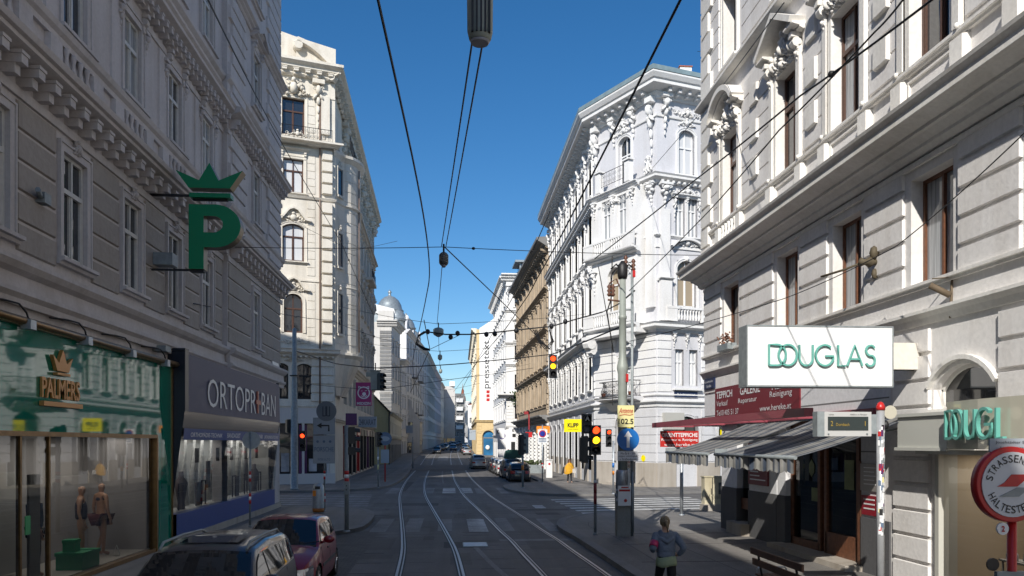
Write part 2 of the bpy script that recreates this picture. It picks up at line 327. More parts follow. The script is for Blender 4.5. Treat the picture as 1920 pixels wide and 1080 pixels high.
def balusters(mb, x0, x1, z, h, y, n, r=.07):
    mb.cut()
    for i in range(n):
        x = x0 + (x1-x0)*(i+.5)/n
        mb.lathe([(r*.8, 0), (r*.5, h*.1), (r, h*.35), (r*.45, h*.68), (r*.8, h*.92), (r*.8, h)], (x, y, z), 6)
def spiral(mb, x, z, r, turns, y, t, sgn=1, a0=0):
    n = 9; pts = []
    for i in range(n+1):
        f = i/n; a = a0 + sgn*f*turns*2*PI; rr = r*(1-f*.8); pts.append((x + rr*math.cos(a), y, z + rr*math.sin(a)))
    mb.tube(pts, t, 5, True, t*.6)
def orn(mb, x, z, w, h, d=.12, seed=0, c=1):       # stucco cartouche: shell, scrolls, leaves
    if c: mb.cut()
    rn = random.Random(seed*7+1); s = min(w, h)
    mb.ball((x, -d*.5, z+h*.45), w*.13, d, h*.3, 9, 6); mb.ball((x, -d*.9, z+h*.5), w*.07, d*.6, h*.17)
    mb.ball((x, -d*.6, z+h*.85), w*.08, d*.8, h*.13)
    for q in (-1, 1):
        spiral(mb, x+q*w*.17, z+h*.72, h*.16, 1.1, -d*.7, h*.045, -q, PI/2)
        spiral(mb, x+q*w*.3, z+h*.3, h*.17, 1.2, -d*.6, h*.045, q, PI)
        for i in range(5):
            f = i/4; mb.ball((x+q*w*(.16+.32*f), -d*.45, z+h*(.5-.33*f+rn.uniform(-.06, .08))), w*.055*(1.2-f*.4), d*.7, h*.11*(1.2-f*.5), 6, 4, q*rn.uniform(.3, 1.2))
        mb.ball((x+q*w*.2, -d*.4, z+h*.15), w*.07, d*.6, h*.09, 6, 4, q*.5)
def frieze(mb, x, z, w, h, d=.1, seed=0):     # long leafy band
    rn = random.Random(seed); mb.cut(); orn(mb, x, z, min(w*.4, h*2.2), h, d*1.3, seed, 0)
    n = max(2, int(w*.32/h*1.4))
    for q in (-1, 1):
        for i in range(n):
            xx = x+q*(h*.8 + (w/2-h*.9)*(i+.5)/n); spiral(mb, xx, z+h*.45, h*.26, 1.1, -d*.6, h*.05, q if i % 2 else -q, rn.uniform(0, 6))
            mb.ball((xx+h*.2, -d*.4, z+h*.35), h*.16, d*.6, h*.1, 6, 4, rn.uniform(0, 3))
def herm(mb, x, z, w, h, d=.2, seed=0):       # capital over a tapering pilaster drop
    mb.cut()
    mb.box(x-w*.6, x+w*.6, -d, .02, z+h*.92, z+h); mb.ball((x, -d*.7, z+h*.8), w*.3, d*.7, h*.09, 7, 5)
    for q in (-1, 1):
        spiral(mb, x+q*w*.35, z+h*.83, w*.2, 1.2, -d*.8, w*.07, q, 0); mb.ball((x+q*w*.3, -d*.5, z+h*.68), w*.16, d*.5, h*.07, 6, 4, q*.6)
    mb.ball((x, -d*.5, z+h*.6), w*.22, d*.5, h*.08); mb.ball((x, -d*.35, z+h*.44), w*.16, d*.35, h*.08); mb.ball((x, -d*.25, z+h*.3), w*.1, d*.3, h*.07); mb.ball((x, -d*.2, z+h*.16), w*.06, d*.2, h*.06)
def architrave(mb, w, h, a, t=.16, p=.06, bottom=False):
    if a <= 0:
        mb.box(-w/2-t, -w/2-.002, -p, .01, 0, h+t); mb.box(w/2+.002, w/2+t, -p, .01, 0, h+t); mb.box(-w/2-.002, w/2+.002, -p, .01, h+.002, h+t)
        mb.box(-w/2-t-.04, -w/2-t, -p*1.5, .01, 0, h+t+.04); mb.box(w/2+t, w/2+t+.04, -p*1.5, .01, 0, h+t+.04); mb.box(-w/2-t, w/2+t, -p*1.5, .01, h+t, h+t+.04)
    else:
        path = [(-w/2-t/2, 0)] + [(x*(1+t/w), z) for x, z in arc(w, a, 12, h-a+t*.35)] + [(w/2+t/2, 0)]
        mb.ribbon(path, t, -p, .01)
        path = [(-w/2-t-.02, 0)] + [(x*(1+2*t/w), z) for x, z in arc(w, a, 12, h-a+t*.8)] + [(w/2+t+.02, 0)]
        mb.ribbon(path, .05, -p*1.6, .01)
def surround(kind, w, h, a, seed=0):
    mb = MB(); t = .15
    if kind == 'none': return None
    architrave(mb, w, h, a, t)
    if 'sill' in kind: mb.mould(-w/2-t-.12, w/2+t+.12, SILL(.2, .14), -.14)
    if 'brk' in kind:
        for q in (-1, 1): consoles(mb, q*(w/2), -.42, .13, .16, .28)
    W = w/2+t+.2
    if 'key' in kind: mb.block(-.16, .16, h-.05, h+t+.14, .14, .03); mb.ball((0, -.12, h+t*.6), .1, .12, .15); 
    if 'hood' in kind:
        mb.box(-w/2-t, w/2+t, -.05, .01, h+t+.05, h+t+.34); mb.mould(-W, W, cornice(.3, .2), h+t+.34)
        for q in (-1, 1): consoles(mb, q*(w/2+t*.6), h-.05, .16, .22, .5)
    if 'orn' in kind: orn(mb, 0, h+t+.02, w*1.05, .6, .14, seed)
    if 'ped' in kind:
        z = h+t+.3; mb.mould(-W, W, cornice(.28, .14, 2), z); mb.box(-w/2-t, w/2+t, -.05, .01, h+t+.05, z)
        mb.prism([(-W+.1, z+.14), (W-.1, z+.14), (0, z+.14+W*.42)], -.06, .01)
        for q in (-1, 1):
            mb.ribbon([(q*W, z+.16), (0, z+.2+W*.45)], .13, -.36, .01)
            consoles(mb, q*(w/2+t*.6), h-.1, .16, .22, .5)
        orn(mb, 0, z+.12, W*.9, W*.36, .12, seed)
    if 'seg' in kind:
        z = h+t+.12
        for q in (-1, 1): mb.mould(*sorted((q*W, q*(W-.42))), cornice(.3, .14, 2), z); consoles(mb, q*(w/2+t*.7), h-.25, .16, .22, .5)
        mb.ribbon(arc(2*W, .5, 12, z+.2), .14, -.36, .01); orn(mb, 0, h+t*.3, w*1.2, .85, .2, seed)
    if 'wave' in kind:     # swept hood over a cartouche
        z = h-a+.35*(a > 0)+t; top = h+t+.45
        path = [(-W-.1, top-.35), (-W*.75, top-.3), (-W*.5, top+.05), (-W*.3, top+.35), (0, top+.48), (W*.3, top+.35), (W*.5, top+.05), (W*.75, top-.3), (W+.1, top-.35)]
        mb.ribbon(path, .13, -.3, .01); orn(mb, 0, h+t*.4, W*1.7, .75, .16, seed)
    return mb
_WC = {}
def win_mesh(w, h, a, style, fm, seed):
    key = (round(w, 3), round(h, 3), round(a, 3), style, fm.name)
    if key in _WC: return _WC[key]
    f = MB(); g = MB(); t = .07; d0, d1 = -.05, .03
    f.box(-w/2, -w/2+t, d0, d1, 0, h-a); f.box(w/2-t, w/2, d0, d1, 0, h-a); f.box(-w/2+t, w/2-t, d0, d1, 0, t)
    if a > 0: f.ribbon([(x*(1-t/w), z-t*.4) for x, z in arc(w, a, 12, h-a)], t, d0, d1)
    else: f.box(-w/2+t, w/2-t, d0, d1, h-t, h)
    if 't' in style:
        tz = h*(.66 if a <= w*.3 else min(.62, (h-a)/h)); f.box(-w/2+t, w/2-t, d0-.02, d1, tz-.05, tz+.05)
        for q in (-1, 1): f.box(*sorted((q*.03, q*.07)), d0+.01, d1, t, tz-.05); f.box(*sorted((q*(w/2-t), q*(w/2-t-.045))), d0+.01, d1, t, tz-.05); 
        f.box(-w/2+t, w/2-t, d0+.01, d1, t, t+.07)
    if 'm' in style: f.box(-.03, .03, d0-.015, d1, t, h-(t if a <= 0 else .04))
    if 'x' in style:
        tz = h*.6; f.box(-w/2+t, w/2-t, d0-.01, d1, tz-.03, tz+.03)
    if a > 0: g.poly([(-w/2+.02, 0, .02), (w/2-.02, 0, .02)] + [(x*.97, 0, z-.02) for x, z in arc(w, a, 12, h-a)][::-1])
    else: g.quad((-w/2+.02, 0, .02), (w/2-.02, 0, .02), (w/2-.02, 0, h-.02), (-w/2+.02, 0, h-.02))
    _WC[key] = (f.mesh('window'), g.mesh('pane')); _WC[key][0].materials.append(fm); return _WC[key]
_PC = {}; _SC = {}
def win(F, x, z, w, h, arch=0, sur='none', style='tm', fm=None, gm=None, sm=None, depth=.26, seed=0, y=0, name='window'):
    fm = fm or M['win_white']; gm = gm or M['glass']
    fme, pme = win_mesh(w, h, arch, style, fm, seed)
    o = F.add(name, fme, fm, (x, depth+y, z))
    k = (pme.name, gm.name)
    if k not in _PC: c = pme.copy(); c.materials.append(gm); _PC[k] = c
    shell('pane', _PC[k], o, (0, 0, 0))
    if sur != 'none':
        k = (sur, round(w, 3), round(h, 3), round(arch, 3), sm.name, seed % 3)
        if k not in _SC:
            me = surround(sur, w, h, arch, seed % 3).mesh('surround'); me.materials.append(sm); _SC[k] = me
        shell('surround', _SC[k], o, (0, -depth, 0))
    return o
def row(F, xs, z, w, h, arch=0, gms=None, **k):
    rn = random.Random(int(z*10)+len(xs)); 
    for i, x in enumerate(xs): win(F, x, z, w, h, arch, gm=(rn.choice(gms) if gms else None), seed=i, **k)
    return [(x, z, w, h, arch) for x in xs]
def railing(mb, x0, x1, z, h, y, n=14, curl=True, seed=0):
    mb.tube([(x0, y, z+h), (x1, y, z+h)], .022, 5); mb.tube([(x0, y, z+.05), (x1, y, z+.05)], .018, 5)
    for i in range(n+1):
        x = x0+(x1-x0)*i/n; mb.tube([(x, y, z), (x, y, z+h)], .012, 4)
        if curl and i < n:
            xm = x+(x1-x0)/n/2; spiral(mb, xm, z+h*.7, (x1-x0)/n*.42, 1.2, y, .01, 1 if i % 2 else -1, PI/2); spiral(mb, xm, z+h*.3, (x1-x0)/n*.42, 1.2, y, .01, -1 if i % 2 else 1, -PI/2)
_TX = {}
def text_mb(body, height, width=None, ext=.01, bold=0, align='CENTER', shear=0, y=0):
    cu = D.curves.new('t', 'FONT'); cu.body = body; cu.size = 1; cu.align_x = align; cu.extrude = 0; cu.offset = bold; cu.resolution_u = 3; cu.shear = shear
    ob = D.objects.new('t', cu); sc.collection.objects.link(ob); dg = C.evaluated_depsgraph_get(); me = D.meshes.new_from_object(ob.evaluated_get(dg))
    vs = [v.co.copy() for v in me.vertices]; fs = [tuple(p.vertices) for p in me.polygons]; D.objects.remove(ob); D.curves.remove(cu); D.meshes.remove(me)
    mb = MB()
    if not vs: return mb
    x0, x1 = min(v.x for v in vs), max(v.x for v in vs); z0, z1 = min(v.y for v in vs), max(v.y for v in vs)
    sz = height/(z1-z0); sx = (width/(x1-x0)) if width else sz; cx = (x0+x1)/2 if align == 'CENTER' else x0; n = len(vs)
    mb.v = [((v.x-cx)*sx, y-ext, (v.y-z0)*sz) for v in vs]; mb.f = [f for f in fs]; mb.sm = [False]*len(fs)
    if ext > .012:      # give raised letters sides
        mb.v += [(a, y, c) for a, b, c in mb.v]; cnt = {}
        for f in fs:
            for i in range(len(f)): e = (f[i], f[(i+1) % len(f)]); cnt[tuple(sorted(e))] = cnt.get(tuple(sorted(e)), 0)+1
        for (a, b), c in cnt.items():
            if c == 1: mb.f.append((a, b, b+n, a+n)); mb.sm.append(False)
    return mb
def put_text(F, body, x, z, height, width, m, y=-.02, ext=.006, name='lettering', parent=None, **k):
    return F.add(name, text_mb(body, height, width, ext, **k), m, (x, y, z), parent)
def moved(o, d):
    o.v = [(a+d[0], b+d[1], c+d[2]) for a, b, c in o.v]; return o
def merge(*ms):
    r = MB()
    for m in ms:
        n = len(r.v); r.cuts += [(a+n, b+len(r.f)) for a, b in (m.cuts or [(0, 0)])]; r.v += m.v; r.f += [tuple(i+n for i in f) for f in m.f]; r.sm += m.sm
    return r
# ---------------- ground, road, rails ----------------
def zg(y): return 0 if y < 100 else .012*(y-100)
def ground_strip(name, x0, x1, y0, y1, z, m, ny=40, nx=1):
    mb = MB()
    ys = [y0+(y1-y0)*i/ny for i in range(ny+1)]
    for a, b in zip(ys, ys[1:]): mb.quad((x0, a, zg(a)+z), (x1, a, zg(a)+z), (x1, b, zg(b)+z), (x0, b, zg(b)+z))
    return tag(mb.build(name, m), kind='structure')
ASP = asphalt('asphalt', (.078, .075, .074), (.15, .142, .138)); PAV = asphalt('pavement_asphalt', (.135, .127, .118), (.20, .188, .175), bs=50)
CONC = asphalt('concrete_slab', (.10, .10, .10), (.15, .15, .15), bs=40); COB = setts('stone_setts', (.085, .08, .075), (.055, .052, .05), .22, .14)
KERB = plaster('granite_kerb', (.2, .195, .19), .4, bs=60); PATCH = asphalt('dark_asphalt_patch', (.03, .03, .032), (.05, .05, .052), bs=90)
MARK = asphalt('worn_road_paint', (.62, .62, .6), (.16, .16, .16), bs=14); MARKF = asphalt('faded_road_paint', (.12, .12, .12), (.24, .24, .24), bs=20)
MARKB = asphalt('crossing_paint', (.66, .66, .63), (.4, .4, .38), bs=9)
g = ground_strip('ground', -900, 900, -300, 1600, -.02, mat('distant_ground', (.12, .115, .11), .9, var=.3, vs=.05), 60)
ground_strip('road', -60, 90, -60, 620, 0, ASP, 120)
Lc = [(-.25, -20), (-.3, 5), (-.35, 13), (-.46, 18), (-.58, 22), (-.75, 25), (-1.03, 29.2), (-1.5, 35.9), (-2.05, 44), (-2.35, 50), (-2.62, 58), (-2.85, 68), (-3.02, 81), (-3.3, 110), (-3.7, 150), (-3.6, 190), (-2.5, 230), (.2, 290), (6, 380)]
Rc = [(3.2, -20), (3.1, 5), (2.95, 13), (2.82, 18), (2.66, 22), (2.58, 24.5), (2.42, 27.2), (2.2, 32), (1.85, 38.5), (1.5, 45.5), (1.22, 56), (1.03, 66), (.93, 80), (.8, 110), (.7, 150), (1.0, 190), (2.2, 230), (5, 290), (10.8, 380)]
def resample(P, n):       # Catmull-Rom
    out = []
    for i in range(len(P)-1):
        p0, p1, p2, p3 = P[max(i-1, 0)], P[i], P[i+1], P[min(i+2, len(P)-1)]
        k = max(2, min(n, int(abs(p2[1]-p1[1])/1.2)+1))
        for j in range(k):
            t = j/k; out.append(tuple(.5*((2*b)+(c-a)*t+(2*a-5*b+4*c-d)*t*t+(-a+3*b-3*c+d)*t**3) for a, b, c, d in zip(p0, p1, p2, p3)))
    return out + [P[-1]]
def strip(P, off0, off1, z, mb):
    L = []
    for i, p in enumerate(P):
        a, b = P[max(i-1, 0)], P[min(i+1, len(P)-1)]; tx, ty = b[0]-a[0], b[1]-a[1]; l = math.hypot(tx, ty); nx, ny = ty/l, -tx/l
        L.append(((p[0]+nx*off0, p[1]+ny*off0, zg(p[1])+z), (p[0]+nx*off1, p[1]+ny*off1, zg(p[1])+z)))
    for (a, b), (c, d) in zip(L, L[1:]): mb.quad(a, b, d, c)
for nm, P in (('tram_track_left', resample(Lc, 12)), ('tram_track_right', resample(Rc, 12))):
    ba, ra, gr = MB(), MB(), MB()
    strip(P, -1.22, 1.22, .004, ba); tag(ba.build('tram_track_bed', CONC if 0 else asphalt('track_bed_'+nm, (.088, .084, .082), (.135, .128, .124))), kind='structure')
    for q in (-1, 1):
        c = q*.7175
        strip(P, c-.1, c+.1, .012, gr); strip(P, c-.07, c-.01, .0145, ra) if q < 0 else strip(P, c+.01, c+.07, .0145, ra)
        strip(P, c+.035, c+.065, .0145, ra) if q < 0 else strip(P, c-.065, c-.035, .0145, ra)
    tag(gr.build('rail_groove', mat('rail_groove_'+nm, (.02, .019, .018), .7)), kind='structure'); tag(ra.build('tram_rail', M['rail']), kind='structure')
# expansion joints and cross seams of the slabs
jm = MB(); rn = random.Random(4)
for y in (18.6, 20.2, 22.0, 23.0, 25.6, 26.4, 33.5, 36.5, 39.2, 44.0, 57.0, 63, 71, 84):
    if rn.random() < 2: jm.box(-2.4+rn.uniform(-.2, .2)-y*.02, -.2-y*.01, y, y+.025, -.01, .0055)
    jm.box(.3-y*.012, 4.0-y*.02, y+rn.uniform(.2, .8), y+.83, -.01, .0055) if y in (20.2, 23.0, 26.4) and 0 else jm.box(.7-y*.012, 4.0-y*.012, y+.5, y+.525, -.01, .0055)
tag(jm.build('road_seam', mat('tar_seam', (.012, .012, .012), .5)), kind='structure')
mk = MB()       # worn blocks of the near crossing, and the far one
def blk(mb, x0, x1, y0, y1, z=.008): mb.quad((x0, y0, z), (x1, y0, z), (x1+(x1-x0)*0, y1, z), (x0, y1, z))
for x0, x1 in ((-2.75, -2.2), (-1.62, -1.05), (.72, 1.2), (1.72, 2.2)): blk(mk, x0, x1, 27.2, 32.0)
m2 = MB(); [blk(m2, a, b, c, d, .009) for a, b, c, d in ((-.45, .05, 27.4, 31.6), (3.35, 3.8, 27, 31.5), (-3.9, -3.2, 47.8, 54), (-1.6, -1.05, 47.8, 53.8), (1.55, 2.1, 47.6, 53.6), (3.0, 3.5, 47.6, 53.6), (1.5, 3.9, 24.4, 24.9))]
m3 = MB(); [blk(m3, a, b, c, d, .0105) for a, b, c, d in ((.62, 1.28, 27.0, 31.5), (-.5, .3, 48, 53.6), (.55, 1.35, 48, 53.6), (3.9, 4.4, 36.6, 38.4))]
tag(mk.build('crossing_marking', MARKF), kind='structure'); tag(m2.build('crossing_marking', MARKF), kind='structure'); tag(m3.build('crossing_marking', MARK), kind='structure')
cs = MB(); strip(resample([(1.35, 17), (1.0, 20), (.72, 23)], 6), -.07, .07, .0075, cs); strip(resample([(-.55, 60), (-.75, 72), (-.9, 88)], 6), -.06, .06, .0075, cs)
cs.quad((-2.1, 122, .3), (-.4, 122, .3), (-.4, 146, .575), (-2.1, 146, .575))
cs.quad((-1.6, 86, .0085), (.1, 86, .0085), (.1, 97, .0085), (-1.6, 97, .0085))
tag(cs.build('road_marking', MARKF), kind='structure')
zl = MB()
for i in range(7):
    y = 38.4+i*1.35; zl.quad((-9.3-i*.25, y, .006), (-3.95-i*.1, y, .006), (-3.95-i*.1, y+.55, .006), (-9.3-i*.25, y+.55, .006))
tag(zl.build('zebra_crossing', asphalt('shade_baked_crossing_paint', (.32, .32, .32), (.2, .2, .2), bs=12)), kind='structure')  # darker copy of the crossing paint, the building's shade put into its colour
zr = MB()
for i in range(7):
    y = 33.6+i*1.35; zr.quad((5.6-i*.05, y, .006), (13.2, y+1.2, .006), (13.2, y+1.75, .006), (5.6-i*.05, y+.55, .006))
tag(zr.build('zebra_crossing', MARKB), kind='structure')
gm_ = MB(); gm_.quad((13.2, 41.5, .006), (16.5, 44.3, .006), (17.1, 43.6, .006), (14.0, 40.9, .006)); tag(gm_.build('road_marking', MARKB), kind='structure')
pt = MB()
for a, b, c, d in ((-2.6, -.6, 38.5, 40.2), (-.2, .8, 22.9, 24.3), (2.9, 5.3, 35.4, 36.2), (3.6, 4.6, 33.2, 34.3), (-3.3, -2.8, 50, 62)): pt.quad((a, c, .0065), (b, c, .0065), (b, d, .0065), (a, d, .0065))
tag(pt.build('asphalt_patch', PATCH), kind='structure')
rn = random.Random(21); ck = MB()
for i in range(46):     # cracks and sealed joints in the asphalt
    x, y = rn.uniform(-4.5, 6), rn.uniform(16, 62); a = rn.choice((0, 0, 1.57))+rn.uniform(-.5, .5); pts = [(x, y)]
    for k in range(rn.randint(3, 9)): a += rn.uniform(-.5, .5); x += math.cos(a)*.35; y += math.sin(a)*.35; pts.append((x, y))
    if all(-4.5 < p[0] < 3.8 for p in pts): strip(pts, 0, rn.uniform(.01, .022), .0068, ck)
tag(ck.build('road_crack', D.materials['tar_seam']), kind='structure')
st_ = MB()
for i in range(26):
    x, y = rn.uniform(-4, 3.4), rn.uniform(16, 60); w_, l_ = rn.uniform(.3, 1.3), rn.uniform(.5, 3.2); blk(st_, x, x+w_, y, y+l_, .0055+i*.00002)
tag(st_.build('asphalt_repair', asphalt('repair_asphalt', (.06, .058, .056), (.11, .105, .10), bs=60)), kind='structure')
# manhole cover
mh = thing('manhole_cover', 'square steel access cover set in the track bed', 'manhole cover', (.72, 23.6, 0))
x = MB(); x.box(-.36, .36, -.48, .48, -.01, .02); x.build('frame', M['polegrey'], mh)
x = MB(); [x.box(-.32+.65*i/8, -.32+.65*i/8+.06, -.44, .44, .0, .026) for i in range(8)]; x.box(-.33, .33, -.45, .45, 0, .0225); x.build('cover', M['steel'], mh)
# pavements
def pavement(name, poly, kerbline, m=PAV, z=.13):
    n = len(poly); mb = MB(); mb.slab([(x, y) for x, y in poly], -.05, z); o = tag(mb.build(name, m), kind='structure')
    k = MB(); P = kerbline; L = []
    for i, p in enumerate(P):
        a, b = P[max(i-1, 0)], P[min(i+1, len(P)-1)]; tx, ty = b[0]-a[0], b[1]-a[1]; l = math.hypot(tx, ty) or 1; L.append((p, (p[0]+ty/l*.28, p[1]-tx/l*.28)))
    for (a, b), (c, d) in zip(L, L[1:]):
        za, zc = zg(a[1])+z+.005, zg(c[1])+z+.005; k.quad((*a, za), (*b, za), (*d, zc), (*c, zc)); k.quad((*a, zg(a[1])-.05), (*c, zg(c[1])-.05), (*c, zc), (*a, za)); k.quad((*b, 0), (*d, 0), (*d, zc), (*b, za))
    tag(k.build('kerb', KERB), kind='structure')
def sm(P, n=5): return resample(P, n)
kl = sm([(-4.95, -40), (-4.95, 0), (-4.95, 18), (-4.95, 23.6)]) + sm([(-4.9, 24.4), (-4.2, 25.9), (-3.2, 27.2), (-2.95, 29), (-3.05, 32.5), (-3.5, 34.9), (-4.6, 36.6), (-6.3, 37.4), (-9, 37.9), (-20, 37), (-60, 25)], 8)
pavement('pavement_left_near', kl[::-1] + [(-60, -40)], kl[::-1][::-1] if 0 else list(reversed(kl)))
kl2 = sm([(-60, 36), (-20, 46.5), (-11.5, 49), (-8.2, 49.8), (-5.9, 51.2), (-4.75, 53.6), (-4.3, 57.5), (-4.15, 66), (-4.35, 80), (-5.0, 99)], 8)
pavement('pavement_left_far', kl2 + [(-14, 99), (-14, 70), (-60, 56)], kl2)
pavement('pavement_right_near', sm([(4.35, -40), (4.35, 5), (4.3, 14), (4.25, 18), (4.12, 24), (3.98, 27), (4.15, 29), (4.8, 31), (6.6, 32.9), (9.5, 33.9), (13, 34.4), (60, 49)], 8) + [(60, -40)], list(reversed(sm([(4.35, -40), (4.35, 5), (4.3, 14), (4.25, 18), (4.12, 24), (3.98, 27), (4.15, 29), (4.8, 31), (6.6, 32.9), (9.5, 33.9), (13, 34.4), (60, 49)], 8))))
krf = sm([(7.0, 99), (7.0, 75), (7.0, 62), (6.6, 59.2), (5.0, 57.3), (3.95, 55), (3.8, 51), (4.3, 47.8), (5.2, 45.9), (7.2, 45), (10, 45.6), (14, 46.9), (60, 61)], 8)
pavement('pavement_right_far', krf + [(60, 99)], krf)
# inclined pavements along the far street, edges of parking lane
fl = MB(); fr = MB()
LE = [(-5.0, 99), (-5.9, 130), (-6.4, 170), (-5.9, 210), (-4.4, 250), (-2.2, 290), (1.5, 350), (6, 420), (12, 500)]
for (a, b), (c, d) in zip(LE, LE[1:]): fl.quad((-30, b, zg(b)+.12), (a, b, zg(b)+.12), (c, d, zg(d)+.12), (-30, d, zg(d)+.12)); fl.quad((a, b, zg(b)-.02), (a, b, zg(b)+.12), (c, d, zg(d)+.12), (c, d, zg(d)-.02))
RE = [(7.0, 99), (5.2, 130), (3.6, 170), (3.6, 200), (4.8, 240), (7.5, 290), (12, 350), (18, 420)]
for (a, b), (c, d) in zip(RE, RE[1:]): fr.quad((60, b, zg(b)+.12), (a, b, zg(b)+.12), (c, d, zg(d)+.12), (60, d, zg(d)+.12)); fr.quad((a, b, zg(b)-.02), (a, b, zg(b)+.12), (c, d, zg(d)+.12), (c, d, zg(d)-.02))
tag(fl.build('pavement_left_street', PAV), kind='structure'); tag(fr.build('pavement_right_street', PAV), kind='structure')
cb = MB(); cb.quad((-4.95, -30, .008), (-2.35, -30, .008), (-2.35, 24.2, .008), (-4.95, 24.2, .008)); cb.quad((-4.95, 24.2, .008), (-2.35, 24.2, .008), (-2.75, 27.5, .008), (-4.2, 26.3, .008)); tag(cb.build('parking_lane_setts', COB), kind='structure')
cb = MB(); cb.quad((3.9, 58.5, .008), (7.0, 58.5, .008), (7.0, 99, .008), (3.9, 99, .008)); tag(cb.build('parking_lane_paving', setts('grey_setts', (.13, .125, .12), (.10, .095, .09), .3, .2)), kind='structure')
# slab joints on the right pavement, circular tree grate
pj = MB(); rn = random.Random(9)
for P in ([(4.9, 14), (5.0, 24), (4.75, 27.4), (5.4, 29.6), (7.2, 31.3)], [(6.6, 8), (6.4, 20), (6.2, 26)]): strip(resample(P, 5), 0, .02, .134, pj)
for y in (12, 15.5, 19, 22.4, 25): pj.box(4.6, 9.0, y, y+.02, .1, .134)
tag(pj.build('pavement_joint', mat('joint_line', (.03, .03, .03), .8)), kind='structure')

# ---------------- building A : grey, left, in shade ----------------
A = thing('apartment_building', 'long grey stucco building in shade on the left, green and blue shops at street level', 'building', (-7.9, 37, 0))
F = Fac(A, -7.9, 0, 90)
bays = [17.45+3.05*k for k in range(-3, 4)]
ops = []
KA = dict(depth=.09)
ops += row(F, bays, 6.75, 1.05, 2.2, depth=.09, sur='arch sill', sm=M['grey_plaster'], gms=[M['glass']]*3+[M['glass_c']])
ops += row(F, bays, 11.45, 1.05, 2.05, depth=.09, sur='sill hood', sm=M['grey_plaster'], gms=[M['glass'], M['glass'], M['glass_c']])
ops += row(F, bays, 15.9, 1.05, 2.1, depth=.09, sur='sill hood', sm=M['grey_plaster'], gms=[M['glass'], M['glass_c']])
ops += row(F, bays, 20.1, 1.05, 1.9, sur='sill', sm=M['grey_plaster'])
mb = MB(); wall(mb, -36, 28.4, 0, 25, ops + [(15.0, .12, 13.6, 3.05, 0), (25.72, .1, 5.3, 3.1, 0)]); 
o2 = []
for z, h, s_ in ((6.75, 2.2, 'arch sill'), (11.6, 2.1, 'sill ped'), (16.2, 2.1, 'sill ped'), (20.3, 1.9, 'sill')):
    win(F, 32.45, z, 1.05, h, 0, s_, sm=M['grey_plaster'], y=-.18, depth=.09, seed=int(z)); o2.append((32.45, z, 1.05, h, 0))
wall(mb, 28.4, 36.9, 0, 25, o2 + [(32.0, .1, 7.2, 3.1, 0)], y=-.18); mb.quad((28.4, -.18, 0), (28.4, 0, 0), (28.4, 0, 25), (28.4, -.18, 25))
F.add('wall', mb, M['grey_plaster'])
mb = MB(); mb.quad((36.9, -.18, 0), (36.9, 13, 0), (36.9, 13, 25), (36.9, -.18, 25)); mb.quad((-36, 13, 0), (36.9, 13, 0), (36.9, 13, 25), (-36, 13, 25)); mb.quad((-36, 0, 0), (-36, 13, 0), (-36, 13, 25), (-36, 0, 25)); F.add('rear_wall', mb, M['grey_plaster'])
mb = MB(); mb.box(-36, 36.9, -.2, 13, 25, 25.1); F.add('roof', mb, M['roofdark'])
rs = MB(); edges = [8.5] + bays[1:] + [28.2+.9]
for i in range(1, len(bays)+1):
    a = bays[i-1]+.52+.24; b = (bays[i]-.52-.24) if i < len(bays) else 28.35
    courses(rs, a+.05, b-.05, 6.5, 9.3, 5, .05, .06)
courses(rs, 28.45, 31.5, 6.5, 9.3, 5, .05, .06, y=-.18); courses(rs, 33.4, 36.9, 6.5, 9.3, 5, .05, .06, y=-.18)
F.add('rustication', rs, M['grey_stucco'])
md = MB()
for x0, x1, y in ((-36, 28.4, 0), (28.35, 37.3, -.18)):
    q = MB(); q.mould(x0, x1, [(.02, 0), (-.1, .0), (-.12, .12), (-.2, .2), (-.2, .28), (-.12, .3), (-.1, .55), (-.22, .62), (-.3, .72), (-.3, .8), (.02, .85)], 5.5)
    q.mould(x0, x1, PL(.06, .18), 9.32); q.mould(x0, x1, [(.02, 0), (-.12, .0), (-.45, .1), (-.5, .12), (-.5, .2), (-.58, .22), (-.62, .32), (.02, .38)], 9.86)
    q.mould(x0, x1, [(.02, 0), (-.08, 0), (-.08, .12), (-.16, .18), (-.2, .28), (.02, .3)], 11.05)
    q.mould(x0, x1, [(.02, 0), (-.1, .0), (-.4, .12), (-.45, .14), (-.45, .24), (-.52, .3), (.02, .36)], 14.35); q.mould(x0, x1, PL(.05, .16), 13.75)
    q.mould(x0, x1, [(.02, 0), (-.12, .1), (-.14, .22), (.02, .24)], 15.55)
    q.mould(x0, x1, cornice(.3, .3), 18.9); q.mould(x0, x1, cornice(.9, .8), 24.3)
    moved(q, (0, y, 0)); md = merge(md, q)
F.add('cornice', md, M['grey_plaster'])
br = MB(); modillions(br, 12.6, 28.3, 9.5, 26, .22, .42, .38); modillions(br, 12.6, 28.3, 14.0, 44, .14, .36, .3)
q = MB(); modillions(q, 28.5, 37, 9.5, 14, .22, .42, .38); modillions(q, 28.5, 37, 14.0, 22, .14, .36, .3); br = merge(br, moved(q, (0, -.18, 0))); F.add('bracket', br, M['grey_plaster']); br = MB(); modillions(br, 6, 37, 23.8, 50, .2, .7, .4); br.cuts = []; F.add('upper_bracket_row', br, M['grey_plaster'])
pp = MB()
for x in bays:
    for q_ in (-1, 1): pp.block(x+q_*.95-.26, x+q_*.95+.26, 10.24, 11.05, .12, .02); pp.block(x+q_*.95-.3, x+q_*.95+.3, 11.35, 13.72, .05, .02)
    pp.box(x-.69, x+.69, -.04, .01, 10.26, 10.4); balusters(pp, x-.62, x+.62, 10.4, .64, -.07, 4, .08)
    for q_ in (-1, 1): herm(pp, x+q_*.78, 12.6, .22, 1.0, .14)
    orn(pp, x, 9.0, .3, .36, .13)
